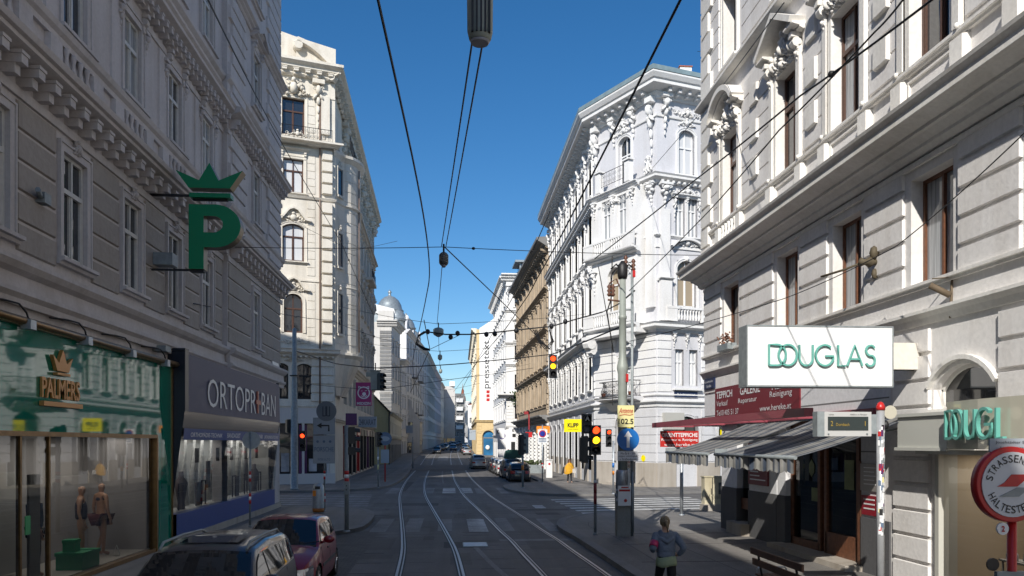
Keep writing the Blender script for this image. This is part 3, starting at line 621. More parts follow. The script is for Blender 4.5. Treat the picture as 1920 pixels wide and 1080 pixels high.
F.add('ornament', pp, M['grey_plaster'])
qq = MB()
for z0, z1, n in ((10.3, 14.3, 8), (14.8, 18.8, 8), (19.3, 24.2, 9)):
    quoins(qq, 28.5, 30.9, z0, z1, n, .09, .3, 0); quoins(qq, 34.2, 36.85, z0, z1, n, .09, .3, -1)
F.add('quoin', moved(qq, (0, -.18, 0)), M['grey_plaster'])
sp = MB(); sp.box(35.2, 36.4, -.24, -.2, 6.05, 6.4); F.add('street_name_plate', sp, M['white_paint'], (-.0, 0, .15)) 
# security boxes and cables on the wall
bx = MB(); bx.box(15.9, 16.15, -.18, .01, 7.6, 7.8); bx.tube([(15.9, -.1, 7.7), (15.6, -.2, 7.75)], .05); bx.box(21.9, 22.3, -.35, .01, 5.45, 5.6); F.add('wall_camera', bx, M['polegrey'])

# Palmers shopfront
GREEN = mat('green_gloss_fascia', (.0, .19, .115), .03, ior=1.9); GOLD = mat('brass_trim', (.26, .15, .06), .35, .6, var=.2)
sh = MB(); y = -.14
sh.box(8.0, 22.95, y, 0, 3.22, 5.12); sh.box(21.85, 22.95, y, 0, .1, 3.22); F.add('green_fascia', sh, GREEN)
tr = MB(); tr.box(8, 23.0, y-.12, 0, 5.12, 5.26); tr.tube([(8, y-.14, 5.2), (23, y-.14, 5.2)], .07, 8); tr.box(8, 21.85, y-.03, .05, 3.13, 3.22); tr.box(21.8, 21.87, y-.03, .05, .1, 3.13); tr.box(22.95, 23.02, y-.03, .05, .08, 5.12); tr.box(21.87, 22.95, y-.03, .0, .06, .12)
for x in (15.25, 16.3): tr.box(x-.03, x+.03, -.08, .0, .1, 3.13)
tr.box(15.3, 16.25, y, .05, .12, .3); tr.box(8, 21.8, y, .05, .1, .22); F.add('brass_frame', tr, GOLD)
im = MB(); im.box(16.35, 21.8, .02, 1.6, .1, .24); F.add('display_floor', im, mat('display_floor', (.4, .38, .36), .5))
im = MB(); im.quad((16.3, 1.6, .2), (21.9, 1.6, .2), (21.9, 1.6, 3.2), (16.3, 1.6, 3.2)); im.quad((21.5, 0, .2), (21.5, 1.6, .2), (21.5, 1.6, 3.2), (21.5, 0, 3.2)); im.box(18.2, 21.45, 1.45, 1.55, .24, 2.2); im.quad((16.3, .3, 3.2), (21.9, .3, 3.2), (21.9, 1.6, 3.2), (16.3, 1.6, 3.2)); F.add('display_backing', im, mat('display_backing', (.3, .29, .30), .7))
im = MB(); im.box(15.9, 16.3, .1, .15, .3, 2.4); im.box(16.3, 17.6, 1.2, 1.25, .3, 2.4); F.add('white_panel', im, mat('shop_white_panel', (.35, .35, .35), .7))
im = MB(); im.box(8, 15.25, .3, .35, .1, 1.8); F.add('door_panel', im, mat('pale_door_panel', (.16, .16, .16), .6))
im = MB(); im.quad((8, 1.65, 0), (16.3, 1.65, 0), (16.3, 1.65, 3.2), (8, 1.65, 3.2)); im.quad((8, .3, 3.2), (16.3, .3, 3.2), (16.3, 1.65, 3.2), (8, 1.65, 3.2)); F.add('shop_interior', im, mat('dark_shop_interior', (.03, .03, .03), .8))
im = MB(); im.quad((8, -.06, .22), (15.2, -.06, .22), (15.2, -.06, 3.13), (8, -.06, 3.13)); im.quad((15.3, -.05, .3), (16.25, -.05, .3), (16.25, -.05, 3.13), (15.3, -.05, 3.13)); im.quad((16.35, -.06, .22), (21.8, -.06, .22), (21.8, -.06, 3.13), (16.35, -.06, 3.13)); F.add('shop_window', im, clear_glass('display_window_glass', 1.75))
st = MB(); st.box(15.42, 15.6, -.07, -.055, 1.3, 1.65); F.add('green_sticker', st, mat('green_sticker', (.05, .35, .12), .5))
put_text(F, 'PALMERS', 16.55, 3.87, .4, 1.55, mat('brass_letters', (.6, .28, .08), .4, .2), -.15, .045, bold=.015)
cr = MB(); cr.ribbon([(15.75, 3.76), (17.35, 3.76)], .09, -.24, -.15); cr.prism([(16.3, 4.42), (16.78, 4.42), (16.95, 4.72), (16.7, 4.58), (16.54, 4.85), (16.38, 4.58), (16.14, 4.72)], -.22, -.15); cr.box(16.28, 16.8, -.24, -.15, 4.34, 4.39); F.add('crown_emblem', cr, D.materials['brass_letters'])
# Ortoprban shopfront, leaning outward
sf = MB(); X0, X1 = 23.05, 35.6
sf.v += []
def slope_quad(mb, za, ya, zb, yb, x0=X0, x1=X1): mb.quad((x0, ya, za), (x1, ya, za), (x1, yb, zb), (x0, yb, zb))
s1 = MB(); slope_quad(s1, 3.9, -.47, 5.55, -.42); slope_quad(s1, 5.55, -.42, 5.62, 0); F.add('sign_band', s1, mat('slate_blue_sign_band', (.075, .075, .13), .5, ior=1.35))
s1 = MB(); s1.poly([(X0, 0, .1), (X0, -.03, .1), (X0, -.1, 1.0), (X0, -.47, 3.9), (X0, -.42, 5.62), (X0, 0, 5.62)]); s1.box(X0-.05, X0+.28, -.5, 0, 5.6, 5.66); s1.box(X0-.02, X0+.28, -.49, -.4, 3.9, 5.6); s1.poly([(X1, 0, .1), (X1, -.03, .1), (X1, -.1, 1.0), (X1, -.47, 3.9), (X1, -.42, 5.62), (X1, 0, 5.62)]); F.add('side_panel', s1, mat('dark_navy_panel', (.012, .018, .035), .3))
s1 = MB(); 
for i in range(5): slope_quad(s1, 3.42+i*.096, -.40-i*.014, 3.5+i*.096, -.42-i*.012)
slope_quad(s1, 3.4, -.37, 3.92, -.43); F.add('metal_slats', s1, mat('pale_metal_slats', (.42, .37, .32), .25, .5))
s1 = MB(); slope_quad(s1, 3.1, -.43, 3.42, -.46); slope_quad(s1, 3.1, -.43, 3.1, -.3); F.add('blue_strip', s1, mat('navy_strip', (.02, .06, .25), .4))
s1 = MB(); slope_quad(s1, 1.0, -.24, 3.1, -.37); F.add('shop_window', s1, clear_glass('leaning_shop_glass', 1.6))
s1 = MB(); slope_quad(s1, .35, -.25, 1.0, -.25); slope_quad(s1, 1.0, -.25, 1.0, .0); F.add('blue_plinth', s1, mat('blue_plinth', (.01, .055, .26), .35))
s1 = MB(); s1.box(X0, X1+1.2, -.27, 0, .1, .35); F.add('stone_base', s1, M['stone'])
s1 = MB(); s1.quad((X0, 1.3, .9), (X1, 1.3, .9), (X1, 1.3, 3.2), (X0, 1.3, 3.2)); s1.quad((X0, -.05, .98), (X1, -.05, .98), (X1, 1.3, .98), (X0, 1.3, .98)); s1.quad((X1-.1, 0, .9), (X1-.1, 1.3, .9), (X1-.1, 1.3, 3.2), (X1-.1, 0, 3.2)); s1.quad((X0, .02, 3.2), (X1, .02, 3.2), (X1, 1.3, 3.2), (X0, 1.3, 3.2)); F.add('display_backing', s1, mat('pale_display', (.5, .49, .47), .7, var=.1, vs=1))
mb_ops = MB()
it = MB(); rn = random.Random(3)
for i, x in enumerate((24.2, 25.1, 26.5, 27.9, 29.5, 31.2, 33.0, 34.2)):
    if i % 3 == 0: it.box(x-.2, x+.2, .3, .34, 1.5, 2.4)
    elif i % 3 == 1: it.lathe([(.12, 0), (.1, .2), (.16, .55), (.2, .8), (.08, .98), (.07, 1.15)], (x, .3, .99), 9)
    else: it.box(x-.25, x+.25, .2, .24, 1.0, 1.75)
dr = MB(); rn = random.Random(6)
for i in range(26):
    x = 23.4+i*.46+rn.uniform(-.1, .1)
    if i % 4 == 2: dr.box(x-.18, x+.2, .75, .78, 1.1, 2.0+rn.random()*.6)
    elif i % 2: dr.tube([(x, .7, 1.0), (x+rn.uniform(-.15, .15), .72, 2.0), (x+.1, .7, 3.1)], [.16, .09, .05], 6)
F.add('white_drape', dr, mat('white_drape', (.55, .54, .52), .9, var=.3))
fr = MB()
for x in (24.7, 26.9, 28.6, 30.6, 32.3, 34.6): fr.box(x-.22, x-.18, .15, .19, 1.0, 1.75); fr.box(x+.18, x+.22, .15, .19, 1.0, 1.75); fr.box(x-.22, x+.22, .15, .19, 1.75, 1.8); fr.box(x+.5, x+.85, -.1, -.08, 2.4, 2.85)
F.add('display_frame', fr, mat('dark_frame', (.05, .04, .06), .5))
F.add('display_goods', it, mat('display_goods', (.14, .12, .13), .6, var=.6, vs=1.3))
put_text(F, 'ORTOPR', 28.2, 4.12, .88, 6.1, M['letter_white'], -.475, .008, bold=-.005); put_text(F, 'BAN', 33.4, 4.12, .88, 2.5, M['letter_white'], -.475, .008, bold=-.005)
s1 = MB(); s1.box(31.42, 31.62, -.5, -.46, 4.15, 5.0); s1.box(31.24, 31.42, -.5, -.46, 4.5, 4.66); s1.box(31.62, 31.95, -.5, -.46, 4.5, 4.66); F.add('red_cross', s1, mat('red_cross', (.42, .08, .05), .4))
for t_, a, wd in (('ORTHOPÄDIE-TECHNIK', 25.2, 3.2), ('BANDAGIST', 28.2, 1.7), ('REHA-TECHNIK', 31.3, 2.3), ('ORTHOPÄDIE-TECHNIK', 34.0, 2.6)): put_text(F, t_, a, 3.18, .16, wd, M['letter_white'], -.455, .008, bold=.01, shear=.2)
# ---------------- building R : warm white, right ----------------
Rb = thing('apartment_building', 'warm white stucco building on the near right with carved pediments and a carpet shop', 'building', (9.2, 28.4, 0))
F = Fac(Rb, 9.2, 0, -90); FR = F; W_ = M['right_wall']; T_ = M['right_trim']
ws = [-25.7, -21.3, -18.0, -14.7, -11.35, -8.0, -4.6, -1.3]
ops = row(F, ws, 6.15, 1.35, 2.1, style='m', fm=M['win_orange'], gms=[M['glass_c'], M['glass_c'], M['glass']], sur='none', sm=T_, depth=.3)
ops += row(F, ws, 10.5, 1.3, 2.75, style='tm', fm=M['win_brown'], gms=[M['glass_c'], M['glass']], sur='arch', sm=T_, depth=.26)
ops += row(F, ws, 15.5, 1.15, 2.4, style='tm', fm=M['win_brown'], gms=[M['glass'], M['glass_c']], sur='arch sill', sm=T_, depth=.42)
shop = [(-21.95, .12, 9.3, 3.45, 0)]
big = [(-13.75, 3.62, 1.75, .82, .42), (-12.0, .15, 4.6, 2.7, 0)]
mb = MB(); wall(mb, -28.4, 30, 3.62, 24.5, ops + [big[0]], .32)
wall(mb, -17.3, 30, 0, 3.62, [(-12.0, .15, 4.6, 2.7, 0)], .3); F.add('wall', mb, W_)
mb = MB(); mb.quad((-28.4, 0, 3.6), (-28.4, 14, 3.6), (-28.4, 14, 24.5), (-28.4, 0, 24.5)); mb.quad((-26.6, 1.75, 0), (-26.6, 14, 0), (-26.6, 14, 3.6), (-26.6, 1.75, 3.6)) if 0 else None
mb.quad((-28.4, 1.9, 0), (-28.4, 14, 0), (-28.4, 14, 3.6), (-28.4, 1.9, 3.6)); mb.quad((-28.4, 0, 3.6), (-26.5, 0, 3.6), (-26.5, 2, 3.6), (-28.4, 2, 3.6)); mb.quad((-28.4, 14, 0), (30, 14, 0), (30, 14, 24.5), (-28.4, 14, 24.5)); F.add('side_wall', mb, M['right_ground'])
mb = MB(); mb.box(-28.4, 30, 0, 14, 24.5, 24.6); F.add('roof', mb, M['roofdark'])
rs = MB()
cut = [-28.4] + ws + [2]
for i in range(len(ws)+1):
    a = (cut[i]+.72 if i else -28.38); b = (cut[i+1]-.72 if i < len(ws) else 2)
    if b-a > .3: courses(rs, a+.16*(i > 0), b-.16, 6.05, 8.6, 5, .06, .07, .015)
    if b-a > .9: courses(rs, a+.35*(i > 0), b-.35, 10.6, 14.3, 7, .05, .03, .012)
    if b-a > .9: courses(rs, a+.35*(i > 0), b-.35, 15.6, 18.9, 6, .05, .03, .012)
courses(rs, -28.4, -16.1, 4.75, 5.3, 1, .05, .04)
courses(rs, -15.95, -14.7, .15, 5.25, 10, .06, .06, .015); courses(rs, -12.75, -11.3, 3.7, 5.25, 3, .06, .06, .015)
F.add('rustication', rs, W_)
qn = MB(); quoins(qn, -28.42, -27.35, 9.3, 14.9, 8, .14, .3, 1); quoins(qn, -28.42, -27.35, 15.3, 22, 9, .14, .3, 1)
for i in range(16): z = 9.3+i*.78; qn.cut(); qn.box(-28.6, -28.38, -.1, .9 if i % 2 else .6, z, z+.7)
for a, b in zip(ws[:3], ws[1:4]):
    for z in (11.0, 12.1, 13.2): qn.cut(); qn.block((a+b)/2-.3, (a+b)/2+.3, z, z+.62, .13, .04)
F.add('quoin', qn, T_)
md = MB()
md.mould(-28.6, 30, [(.02, 0), (-.06, 0), (-.16, .1), (-.16, .16), (-.3, .28), (-.36, .3), (-.36, .36), (-.62, .46), (-.7, .48), (-.7, .62), (-.78, .7), (-.8, .76), (.02, .86)], 8.6, 1, 0)
md.mould(-28.4, 30, PL(.07, .1), 8.44); md.mould(-28.5, 30, [(.02, 0), (-.04, 0), (-.1, .12), (-.18, .2), (-.18, .26), (.02, .3)], 5.3)
md.mould(-28.4, 30, PL(.09, .14), 9.5)
md.mould(-28.6, 30, [(.02, 0), (-.1, .04), (-.3, .1), (-.34, .12), (-.34, .2), (.02, .3)], 14.95); md.mould(-28.6, 30, cornice(.9, .9), 23.7, 1, 0)
for x in ws:   # sill strings breaking forward, panels below
    pass
md.mould(-28.5, 30, SILL(.13, .12), 10.34)
md.mould(-28.5, 30, SILL(.12, .12), 6.0)
F.add('cornice', md, T_)
pn = MB()
for i, x in enumerate(ws):
    for q in (-1, 1): pn.block(x+q*.98-.2, x+q*.98+.2, 9.46, 10.3, .16, .02); pn.ball((x+q*.98, -.14, 10.5), .05, .05, .06)
    if i == 0: balusters(pn, x-.7, x+.7, 9.62, .68, -.06, 5, .1)
    else:
        for a, b, c, d in ((-.72, .72, 9.64, 9.68), (-.72, .72, 10.2, 10.24), (-.72, -.68, 9.68, 10.2), (.68, .72, 9.68, 10.2)): pn.box(x+a, x+b, -.05, .01, c, d)
    zt = 10.5+2.75
    for q in (-1, 1):
        pn.box(x+q*.9-.1, x+q*.9+.1, -.12, .01, 10.5, zt+.2); consoles(pn, x+q*.9, zt-.1, .2, .32, .62); herm(pn, x+q*.9, zt-.55, .16, .7, .16); orn(pn, x+q*.62, zt+.1, .4, .5, .2, 2)
    z = zt+.5
    if i % 2 == 0:
        pn.ribbon([(x+u, v) for u, v in arc(2.35, .62, 12, z+.2)], .16, -.48, .01); pn.ribbon([(x+u, v) for u, v in arc(2.1, .5, 12, z+.2)], .1, -.3, .01)
        for q in (-1, 1): pn.mould(*sorted((x+q*1.25, x+q*.75)), cornice(.42, .18, 2), z)
    else:
        for q in (-1, 1): pn.mould(*sorted((x+q*1.25, x+q*.7)), cornice(.42, .18, 2), z)
        pn.ribbon([(x-1.22, z+.24), (x, z+.95), (x+1.22, z+.24)], .16, -.48, .01)
    frieze(pn, x, zt+.3, 1.5, .5, .16, i+3); orn(pn, x, zt+.3, .62, .8, .17, i); orn(pn, x-.42, zt+.2, .42, .5, .14, i); orn(pn, x+.42, zt+.2, .42, .5, .14, i); frieze(pn, x, zt-.02, 1.5, .34, .14, i)
F.add('ornament', pn, T_)
# arched shop light, side lights and Douglas shop front
win(F, -13.75, 3.62, 1.75, .82, .42, style='', fm=T_, gm=M['glass_dim'], depth=.2, name='window')
ex = MB(); ex.ribbon([(-13.75+u, v) for u, v in arc(1.95, .5, 12, 4.06)], .08, -.1, .01); ex.box(-14.65, -12.8, -.1, .02, 3.55, 3.64); F.add('arch_moulding', ex, T_)
sf = MB(); sf.box(-15.0, -13.45, -.5, .02, 2.92, 3.52); sf.box(-15.05, -13.4, -.54, .02, 3.5, 3.56); sf.box(-15.05, -13.4, -.54, .02, 2.86, 2.92); F.add('shop_fascia', sf, mat('beige_fascia', (.55, .55, .5), .4))
rf = MB(); n = 12; c0 = (-11.9, .3); 
pts = [(-13.45+3.1*i/n, -.5-.16*math.sin(PI*i/n)) for i in range(n+1)]
for (a, b), (c, d) in zip(pts, pts[1:]): rf.quad((a, b, 2.9), (c, d, 2.9), (c, d, 3.72), (a, b, 3.72))
rf.poly([(a, b, 3.72) for a, b in pts]); rf.poly([(a, b, 2.9) for a, b in pts]); F.add('curved_glass_fascia', rf, mat('cream_glass_fascia', (.55, .52, .42), .1, coat=.6))
TEAL = mat('teal_letters', (.13, .40, .34), .35)
def douglas(mb, H, th, y0, y1, upto=7, pos=lambda x: None):     # thin linked letters from strokes
    r = H/2; A = lambda cx, cz, r_, a0, a1, n=16: [(cx+r_*math.cos(R(a0+(a1-a0)*i/n)), cz+r_*math.sin(R(a0+(a1-a0)*i/n))) for i in range(n+1)]
    L = [[[(0, 0), (0, H), (.35*H, H)] + A(.42*H, r, r, 90, -90) + [(0, 0)]], [A(1.02*H, r, r, 0, 360, 26)], [[(1.66*H, H), (1.66*H, .38*H)] + A(2.03*H, .37*H, .37*H, 180, 360) + [(2.4*H, H)]],
         [A(3.06*H, r, r, 50, 340, 22) + [(3.06*H+r*.96, r*.93), (3.1*H, r*.93)]], [[(3.8*H, H), (3.8*H, 0), (4.2*H, 0)]], [[(4.3*H, 0), (4.72*H, H), (5.14*H, 0)], [(4.46*H, .33*H), (4.98*H, .33*H)]],
         [A(5.6*H, .75*H, .25*H, 30, 250, 12) + A(5.58*H, .26*H, .26*H, 70, -150, 12)]]
    for g in L[:upto]:
        for s in g: mb.ribbon(s, th, y0, y1)
    return mb
dg = MB(); 
for i, x0 in enumerate((0,)):
    t = douglas(MB(), .47, .05, -.13, -.06, 5); 
    t.v = [(-13.25+a*.82, b-.5-.16*math.sin(PI*min(1, max(0, (a*.82+.25)/3.1))), c+3.08) for a, b, c in t.v]; dg = merge(dg, t)
F.add('lettering', dg, TEAL)
fr_ = MB(); fr_.box(-14.4, -14.28, -.12, .25, .15, 2.88); fr_.box(-14.4, -9.6, -.1, .2, .12, .3); fr_.box(-14.4, -9.6, -.5, .2, 2.8, 2.88); F.add('shopfront_frame', fr_, mat('cream_shop_frame', (.5, .49, .44), .4))
gl = MB(); gl.quad((-14.28, -.02, .3), (-9.6, -.02, .3), (-9.6, -.02, 2.8), (-14.28, -.02, 2.8)); F.add('shop_window', gl, M['clear'])
inn = MB(); inn.quad((-14.3, 1.6, .1), (-9.6, 1.6, .1), (-9.6, 1.6, 2.85), (-14.3, 1.6, 2.85)); inn.quad((-14.3, .0, 2.84), (-9.6, .0, 2.84), (-9.6, 1.6, 2.84), (-14.3, 1.6, 2.84)); inn.quad((-14.29, .0, .1), (-14.29, 1.6, .1), (-14.29, 1.6, 2.84), (-14.29, 0, 2.84)); inn.box(-14.28, -9.6, .0, 1.6, .1, .32); F.add('shop_backing', inn, mat('beige_shop_backing', (.50, .41, .30), .8))
inn = MB(); inn.box(-12.6, -12.4, 1.3, 1.5, .3, 2.84); inn.box(-12.25, -11.7, .7, .75, 1.2, 1.3); F.add('red_panel', inn, mat('red_shop_panel', (.4, .02, .03), .5))
inn = MB(); inn.box(-13.3, -11.6, .35, .7, .95, .98); inn.tube([(-13.25, .4, .3), (-13.25, .4, .95)], .02); inn.tube([(-11.7, .4, .3), (-11.7, .4, .95)], .02); inn.prism([(-12.9, 1.0), (-12.5, 1.0), (-12.42, 1.36), (-12.82, 1.4)], .5, .52)
for i in range(7): inn.lathe([(.03, 0), (.03, .1+.02*(i % 3)), (.01, .12+.02*(i % 3))], (-13.2+i*.22, .45, .98), 8)
F.add('display_table', inn, mat('display_goods_pale', (.5, .5, .5), .4))
# corner carpet shop
CS = M['right_ground']; DP = M['darkplinth']
a = MB(); b = MB()
def pil(x0, x1, y0=0, y1=.5): a.box(x0, x1, y0, y1, 1.55, 3.62); a.box(x0-.01, x1+.01, y0-.015, y1, 2.38, 2.4) if 0 else None; b.box(x0-.02, x1+.02, y0-.03, y1, .1, 1.55)
pil(-26.6, -25.15); pil(-24.1, -22.0); a.box(-21.95, -21.4, .0, .4, 1.55, 3.62); b.box(-21.95, -21.38, -.03, .4, .1, 1.55)
a.poly([(-26.6, 0, .1), (-28.4, 1.9, .1), (-28.4, 1.9, 3.62), (-26.6, 0, 3.62)]); a.poly([(-27.6, 0, 3.58), (-17.3, 0, 3.58), (-17.3, 2, 3.58), (-27.6, 2, 3.58)]); a.quad((-24.1, .5, .1), (-26, .5, .1), (-26, .5, 3.6), (-24.1, .5, 3.6)) if 0 else None
F.add('shop_pier', a, CS); F.add('dark_plinth', b, DP)
a = MB(); a.box(-17.3, -16.35, -.02, .0, 1.35, 3.6); a.box(-28.4, -16.1, -.015, 0, 3.63, 4.72); F.add('shop_side_panel', a, CS); b = MB(); b.box(-17.3, -16.1, -.04, 0, .1, 1.35); F.add('dark_plinth', b, DP)
jn = MB()
for z in (3.95,): jn.box(-28.38, -16.15, -.021, .002, z, z+.03)
for z in (2.0, 2.8): jn.box(-17.3, -16.35, -.026, -.015, z, z+.025)
F.add('panel_joint', jn, mat('joint_grey', (.2, .2, .2), .8))
wf = MB()
for x in (-21.36, -19.7, -19.35, -17.75, -17.4): wf.box(x-.07, x+.07, -.02+.16, .3, .25, 3.55)
wf.box(-21.4, -17.35, .14, .3, 3.45, 3.58); wf.box(-21.4, -19.7, .14, .3, .25, .45); wf.box(-19.35, -17.75, .14, .3, .25, .8); wf.box(-25.15, -24.1, .14, .3, .9, 1.25); wf.box(-17.42, -17.28, -.04, .3, .2, 2.6); F.add('wooden_shopfront', wf, M['win_orange'])
gl = MB(); gl.quad((-21.3, .2, .45), (-19.76, .2, .45), (-19.76, .2, 3.45), (-21.3, .2, 3.45)); gl.quad((-19.3, .2, .8), (-17.8, .2, .8), (-17.8, .2, 3.45), (-19.3, .2, 3.45)); gl.quad((-25.15, .2, 1.25), (-24.1, .2, 1.25), (-24.1, .2, 3.5), (-25.15, .2, 3.5)); F.add('shop_window', gl, clear_glass('carpet_shop_glass', 1.5, (.5, .5, .5)))
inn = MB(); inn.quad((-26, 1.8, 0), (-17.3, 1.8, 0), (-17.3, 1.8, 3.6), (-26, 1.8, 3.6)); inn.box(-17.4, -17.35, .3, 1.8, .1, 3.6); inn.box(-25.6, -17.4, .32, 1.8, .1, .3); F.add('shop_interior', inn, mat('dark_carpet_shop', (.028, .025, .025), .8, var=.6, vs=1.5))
gd = MB(); rn = random.Random(5)
for i in range(14): gd.ball((-18.2+rn.uniform(-.3, .25), .6+rn.uniform(-.1, .1), .85+rn.uniform(0, .32)), .06, .06, .07)
for i in range(8): gd.ball((-24.5+rn.uniform(-.25, .2), .5, 1.3+rn.uniform(0, .2)), .06, .06, .06)
F.add('brassware', gd, mat('brassware', (.55, .45, .15), .3, .5, var=.7, vs=9))
gd = MB(); gd.prism([(-20.35, 2.25), (-20.2, 2.12), (-20.05, 2.25), (-20.05, 2.45), (-20.2, 2.58), (-20.35, 2.45)], .18, .19); gd.box(-20.2, -19.85, .18, .19, 1.5, 1.85); gd.box(-18.45, -18.0, .18, .19, 1.9, 2.6); F.add('door_notice', gd, mat('door_notice', (.2, .24, .12), .7, var=.4, vs=2))
stp = MB(); stp.box(-21.6, -17.2, -.45, .3, .13, .26); stp.box(-25.3, -24.0, -.3, .3, .13, .5); F.add('step', stp, M['stone'])
# awning cassette, two striped awnings, support arms
cs_ = MB(); cs_.box(-29.6, -16.6, -1.65, -1.45, 3.58, 3.76); cs_.box(-29.6, -16.6, -.12, .0, 3.62, 3.76); [cs_.box(x-.03, x+.03, -1.5, -.1, 3.6, 3.66) for x in (-29.4, -26, -22.4, -18.9, -16.8)]; F.add('awning_cassette', cs_, M['maroon_box'])
def awn_mat():
    m, t, p = base_mat('striped_awning_cloth'); N = t.nodes.new; Lk = t.links.new; g_ = N('ShaderNodeNewGeometry'); sx = N('ShaderNodeSeparateXYZ'); Lk(g_.outputs['Position'], sx.inputs[0])
    mu = N('ShaderNodeMath'); mu.operation = 'MULTIPLY'; mu.inputs[1].default_value = 26; Lk(sx.outputs['Y'], mu.inputs[0]); si = N('ShaderNodeMath'); si.operation = 'SINE'; Lk(mu.outputs[0], si.inputs[0])
    m2 = N('ShaderNodeMath'); m2.operation = 'MULTIPLY'; m2.inputs[1].default_value = 8.7; Lk(sx.outputs['Y'], m2.inputs[0]); s2 = N('ShaderNodeMath'); s2.operation = 'SINE'; Lk(m2.outputs[0], s2.inputs[0])
    ad = N('ShaderNodeMath'); ad.operation = 'ADD'; Lk(si.outputs[0], ad.inputs[0]); Lk(s2.outputs[0], ad.inputs[1])
    cr_ = N('ShaderNodeValToRGB'); cr_.color_ramp.interpolation = 'LINEAR'; e = cr_.color_ramp.elements; e[0].color = (.085, .11, .16, 1); e[0].position = .25; e[1].color = (.43, .42, .39, 1); e[1].position = .62
    mr = N('ShaderNodeMapRange'); mr.inputs[1].default_value = -2; mr.inputs[2].default_value = 2; Lk(ad.outputs[0], mr.inputs[0]); Lk(mr.outputs[0], cr_.inputs[0])
    n = N('ShaderNodeTexNoise'); n.inputs['Scale'].default_value = 3; n.inputs['Detail'].default_value = 6; Lk(g_.outputs['Position'], n.inputs[0]); r_ = N('ShaderNodeMapRange'); r_.inputs[1].default_value = .35; r_.inputs[2].default_value = .7; r_.inputs[3].default_value = .65; r_.inputs[4].default_value = 1.1; Lk(n.outputs[0], r_.inputs[0])
    x = N('ShaderNodeVectorMath'); x.operation = 'SCALE'; Lk(cr_.outputs[0], x.inputs[0]); Lk(r_.outputs[0], x.inputs['Scale']); Lk(x.outputs[0], p.inputs['Base Color']); p.inputs['Roughness'].default_value = .9
    tl = N('ShaderNodeBsdfTranslucent'); Lk(x.outputs[0], tl.inputs[0]); ms = N('ShaderNodeMixShader'); ms.inputs[0].default_value = .35; Lk(p.outputs[0], ms.inputs[1]); Lk(tl.outputs[0], ms.inputs[2]); Lk(ms.outputs[0], t.nodes['Material Output'].inputs[0]); return m
AWN = awn_mat()
def awning(x0, x1, zf=2.72):
    c = MB(); n = 10
    for i in range(n):
        f0, f1 = i/n, (i+1)/n; s_ = lambda f: (-.1-2.5*f, 3.58-(3.58-zf)*f-.06*math.sin(PI*f))
        (ya, za), (yb, zb) = s_(f0), s_(f1); c.quad((x0, ya, za), (x1, ya, za), (x1, yb, zb), (x0, yb, zb), True)
    o = F.add('awning', c, AWN)
    v = MB(); k = int((x1-x0)/.22); 
    for i in range(k*4):
        xa, xb = x0+(x1-x0)*i/(k*4), x0+(x1-x0)*(i+1)/(k*4); da = .27+.05*abs(math.sin(PI*i/4)); db = .27+.05*abs(math.sin(PI*(i+1)/4)); ya = -2.61-.03*math.sin(i*1.1); yb = -2.61-.03*math.sin(i*1.1+1.1)
        v.quad((xa, ya, zf-.04), (xb, yb, zf-.04), (xb, yb, zf-db), (xa, ya, zf-da), True)
    o2 = F.add('valance', v, AWN); 
    b_ = MB(); b_.tube([(x0-.05, -2.6, zf), (x1+.05, -2.6, zf)], .04, 8); b_.tube([(x0+.3, -.05, 3.35), (x0+.9, -1.3, 3.05), (x0+.3, -2.5, zf)], .025); b_.tube([(x1-.3, -.05, 3.35), (x1-.9, -1.3, 3.05), (x1-.3, -2.5, zf)], .025); b_.box(x0-.03, x0+.02, -2.62, -2.3, zf-.03, zf+.14); F.add('awning_bar', b_, M['polegrey'])
awning(-24.1, -20.15); awning(-19.55, -14.95)
# shop sign panels
sg = MB(); sg.box(-27.15, -20.4, -.05, -.002, 3.84, 4.88); F.add('maroon_sign_board', sg, M['maroon'])
sg = MB(); sg.box(-27.15, -20.4, -.1, -.002, 3.79, 3.835); F.add('sign_shadow_strip', sg, M['black'])  # black strip below the board, standing in for its shadow line
for t_, x, z, h_, w_, bo in (('TEPPICH', -26.2, 4.52, .24, 1.55, .02), ('GALERIE', -23.9, 4.52, .26, 1.65, .02), ('HEREKE', -21.4, 4.52, .26, 1.6, .02), ('Verkauf', -26.4, 4.26, .18, 1.1, 0), ('Reparatur', -24.1, 4.22, .2, 1.55, 0), ('Reinigung', -21.6, 4.26, .22, 1.5, 0), ('Tel.01405 51 37', -25.9, 3.94, .18, 2.1, 0), ('www.hereke.at', -22.0, 3.94, .17, 2.2, 0)):
    put_text(F, t_, x, z, h_, w_, M['letter_white'], -.055, .006, bold=bo)
pq = MB(); pq.box(-24.05, -22.55, -.05, -.002, 1.75, 3.0); 
F.add('maroon_notice', pq, M['maroon'])
tx = MB(); rn = random.Random(8)
for i in range(9):
    if i in (1, 5): continue
    z = 2.85-i*.12; tx.box(-23.9, -23.9+rn.uniform(.6, 1.2), -.056, -.05, z, z+.035)
F.add('lettering', tx, M['letter_white'])
pq = MB(); pq.box(-17.25, -16.4, -.06, -.02, 1.95, 2.55); F.add('grey_plaque', pq, mat('grey_plaque', (.32, .30, .28), .3, .3)); pq = MB(); pq.box(-17.2, -16.4, -.06, -.02, 1.42, 1.85); F.add('red_plaque', pq, mat('red_plaque', (.25, .01, .02), .4))
tx = MB()
for i in range(5): tx.box(-17.1, -16.6-.06*(i % 2), -.066, -.06, 2.45-i*.09, 2.475-i*.09)
for i in range(3): tx.box(-17.1, -16.65, -.066, -.06, 1.75-i*.1, 1.78-i*.1)
F.add('lettering', tx, M['letter_red'] if 0 else M['letter_white'])
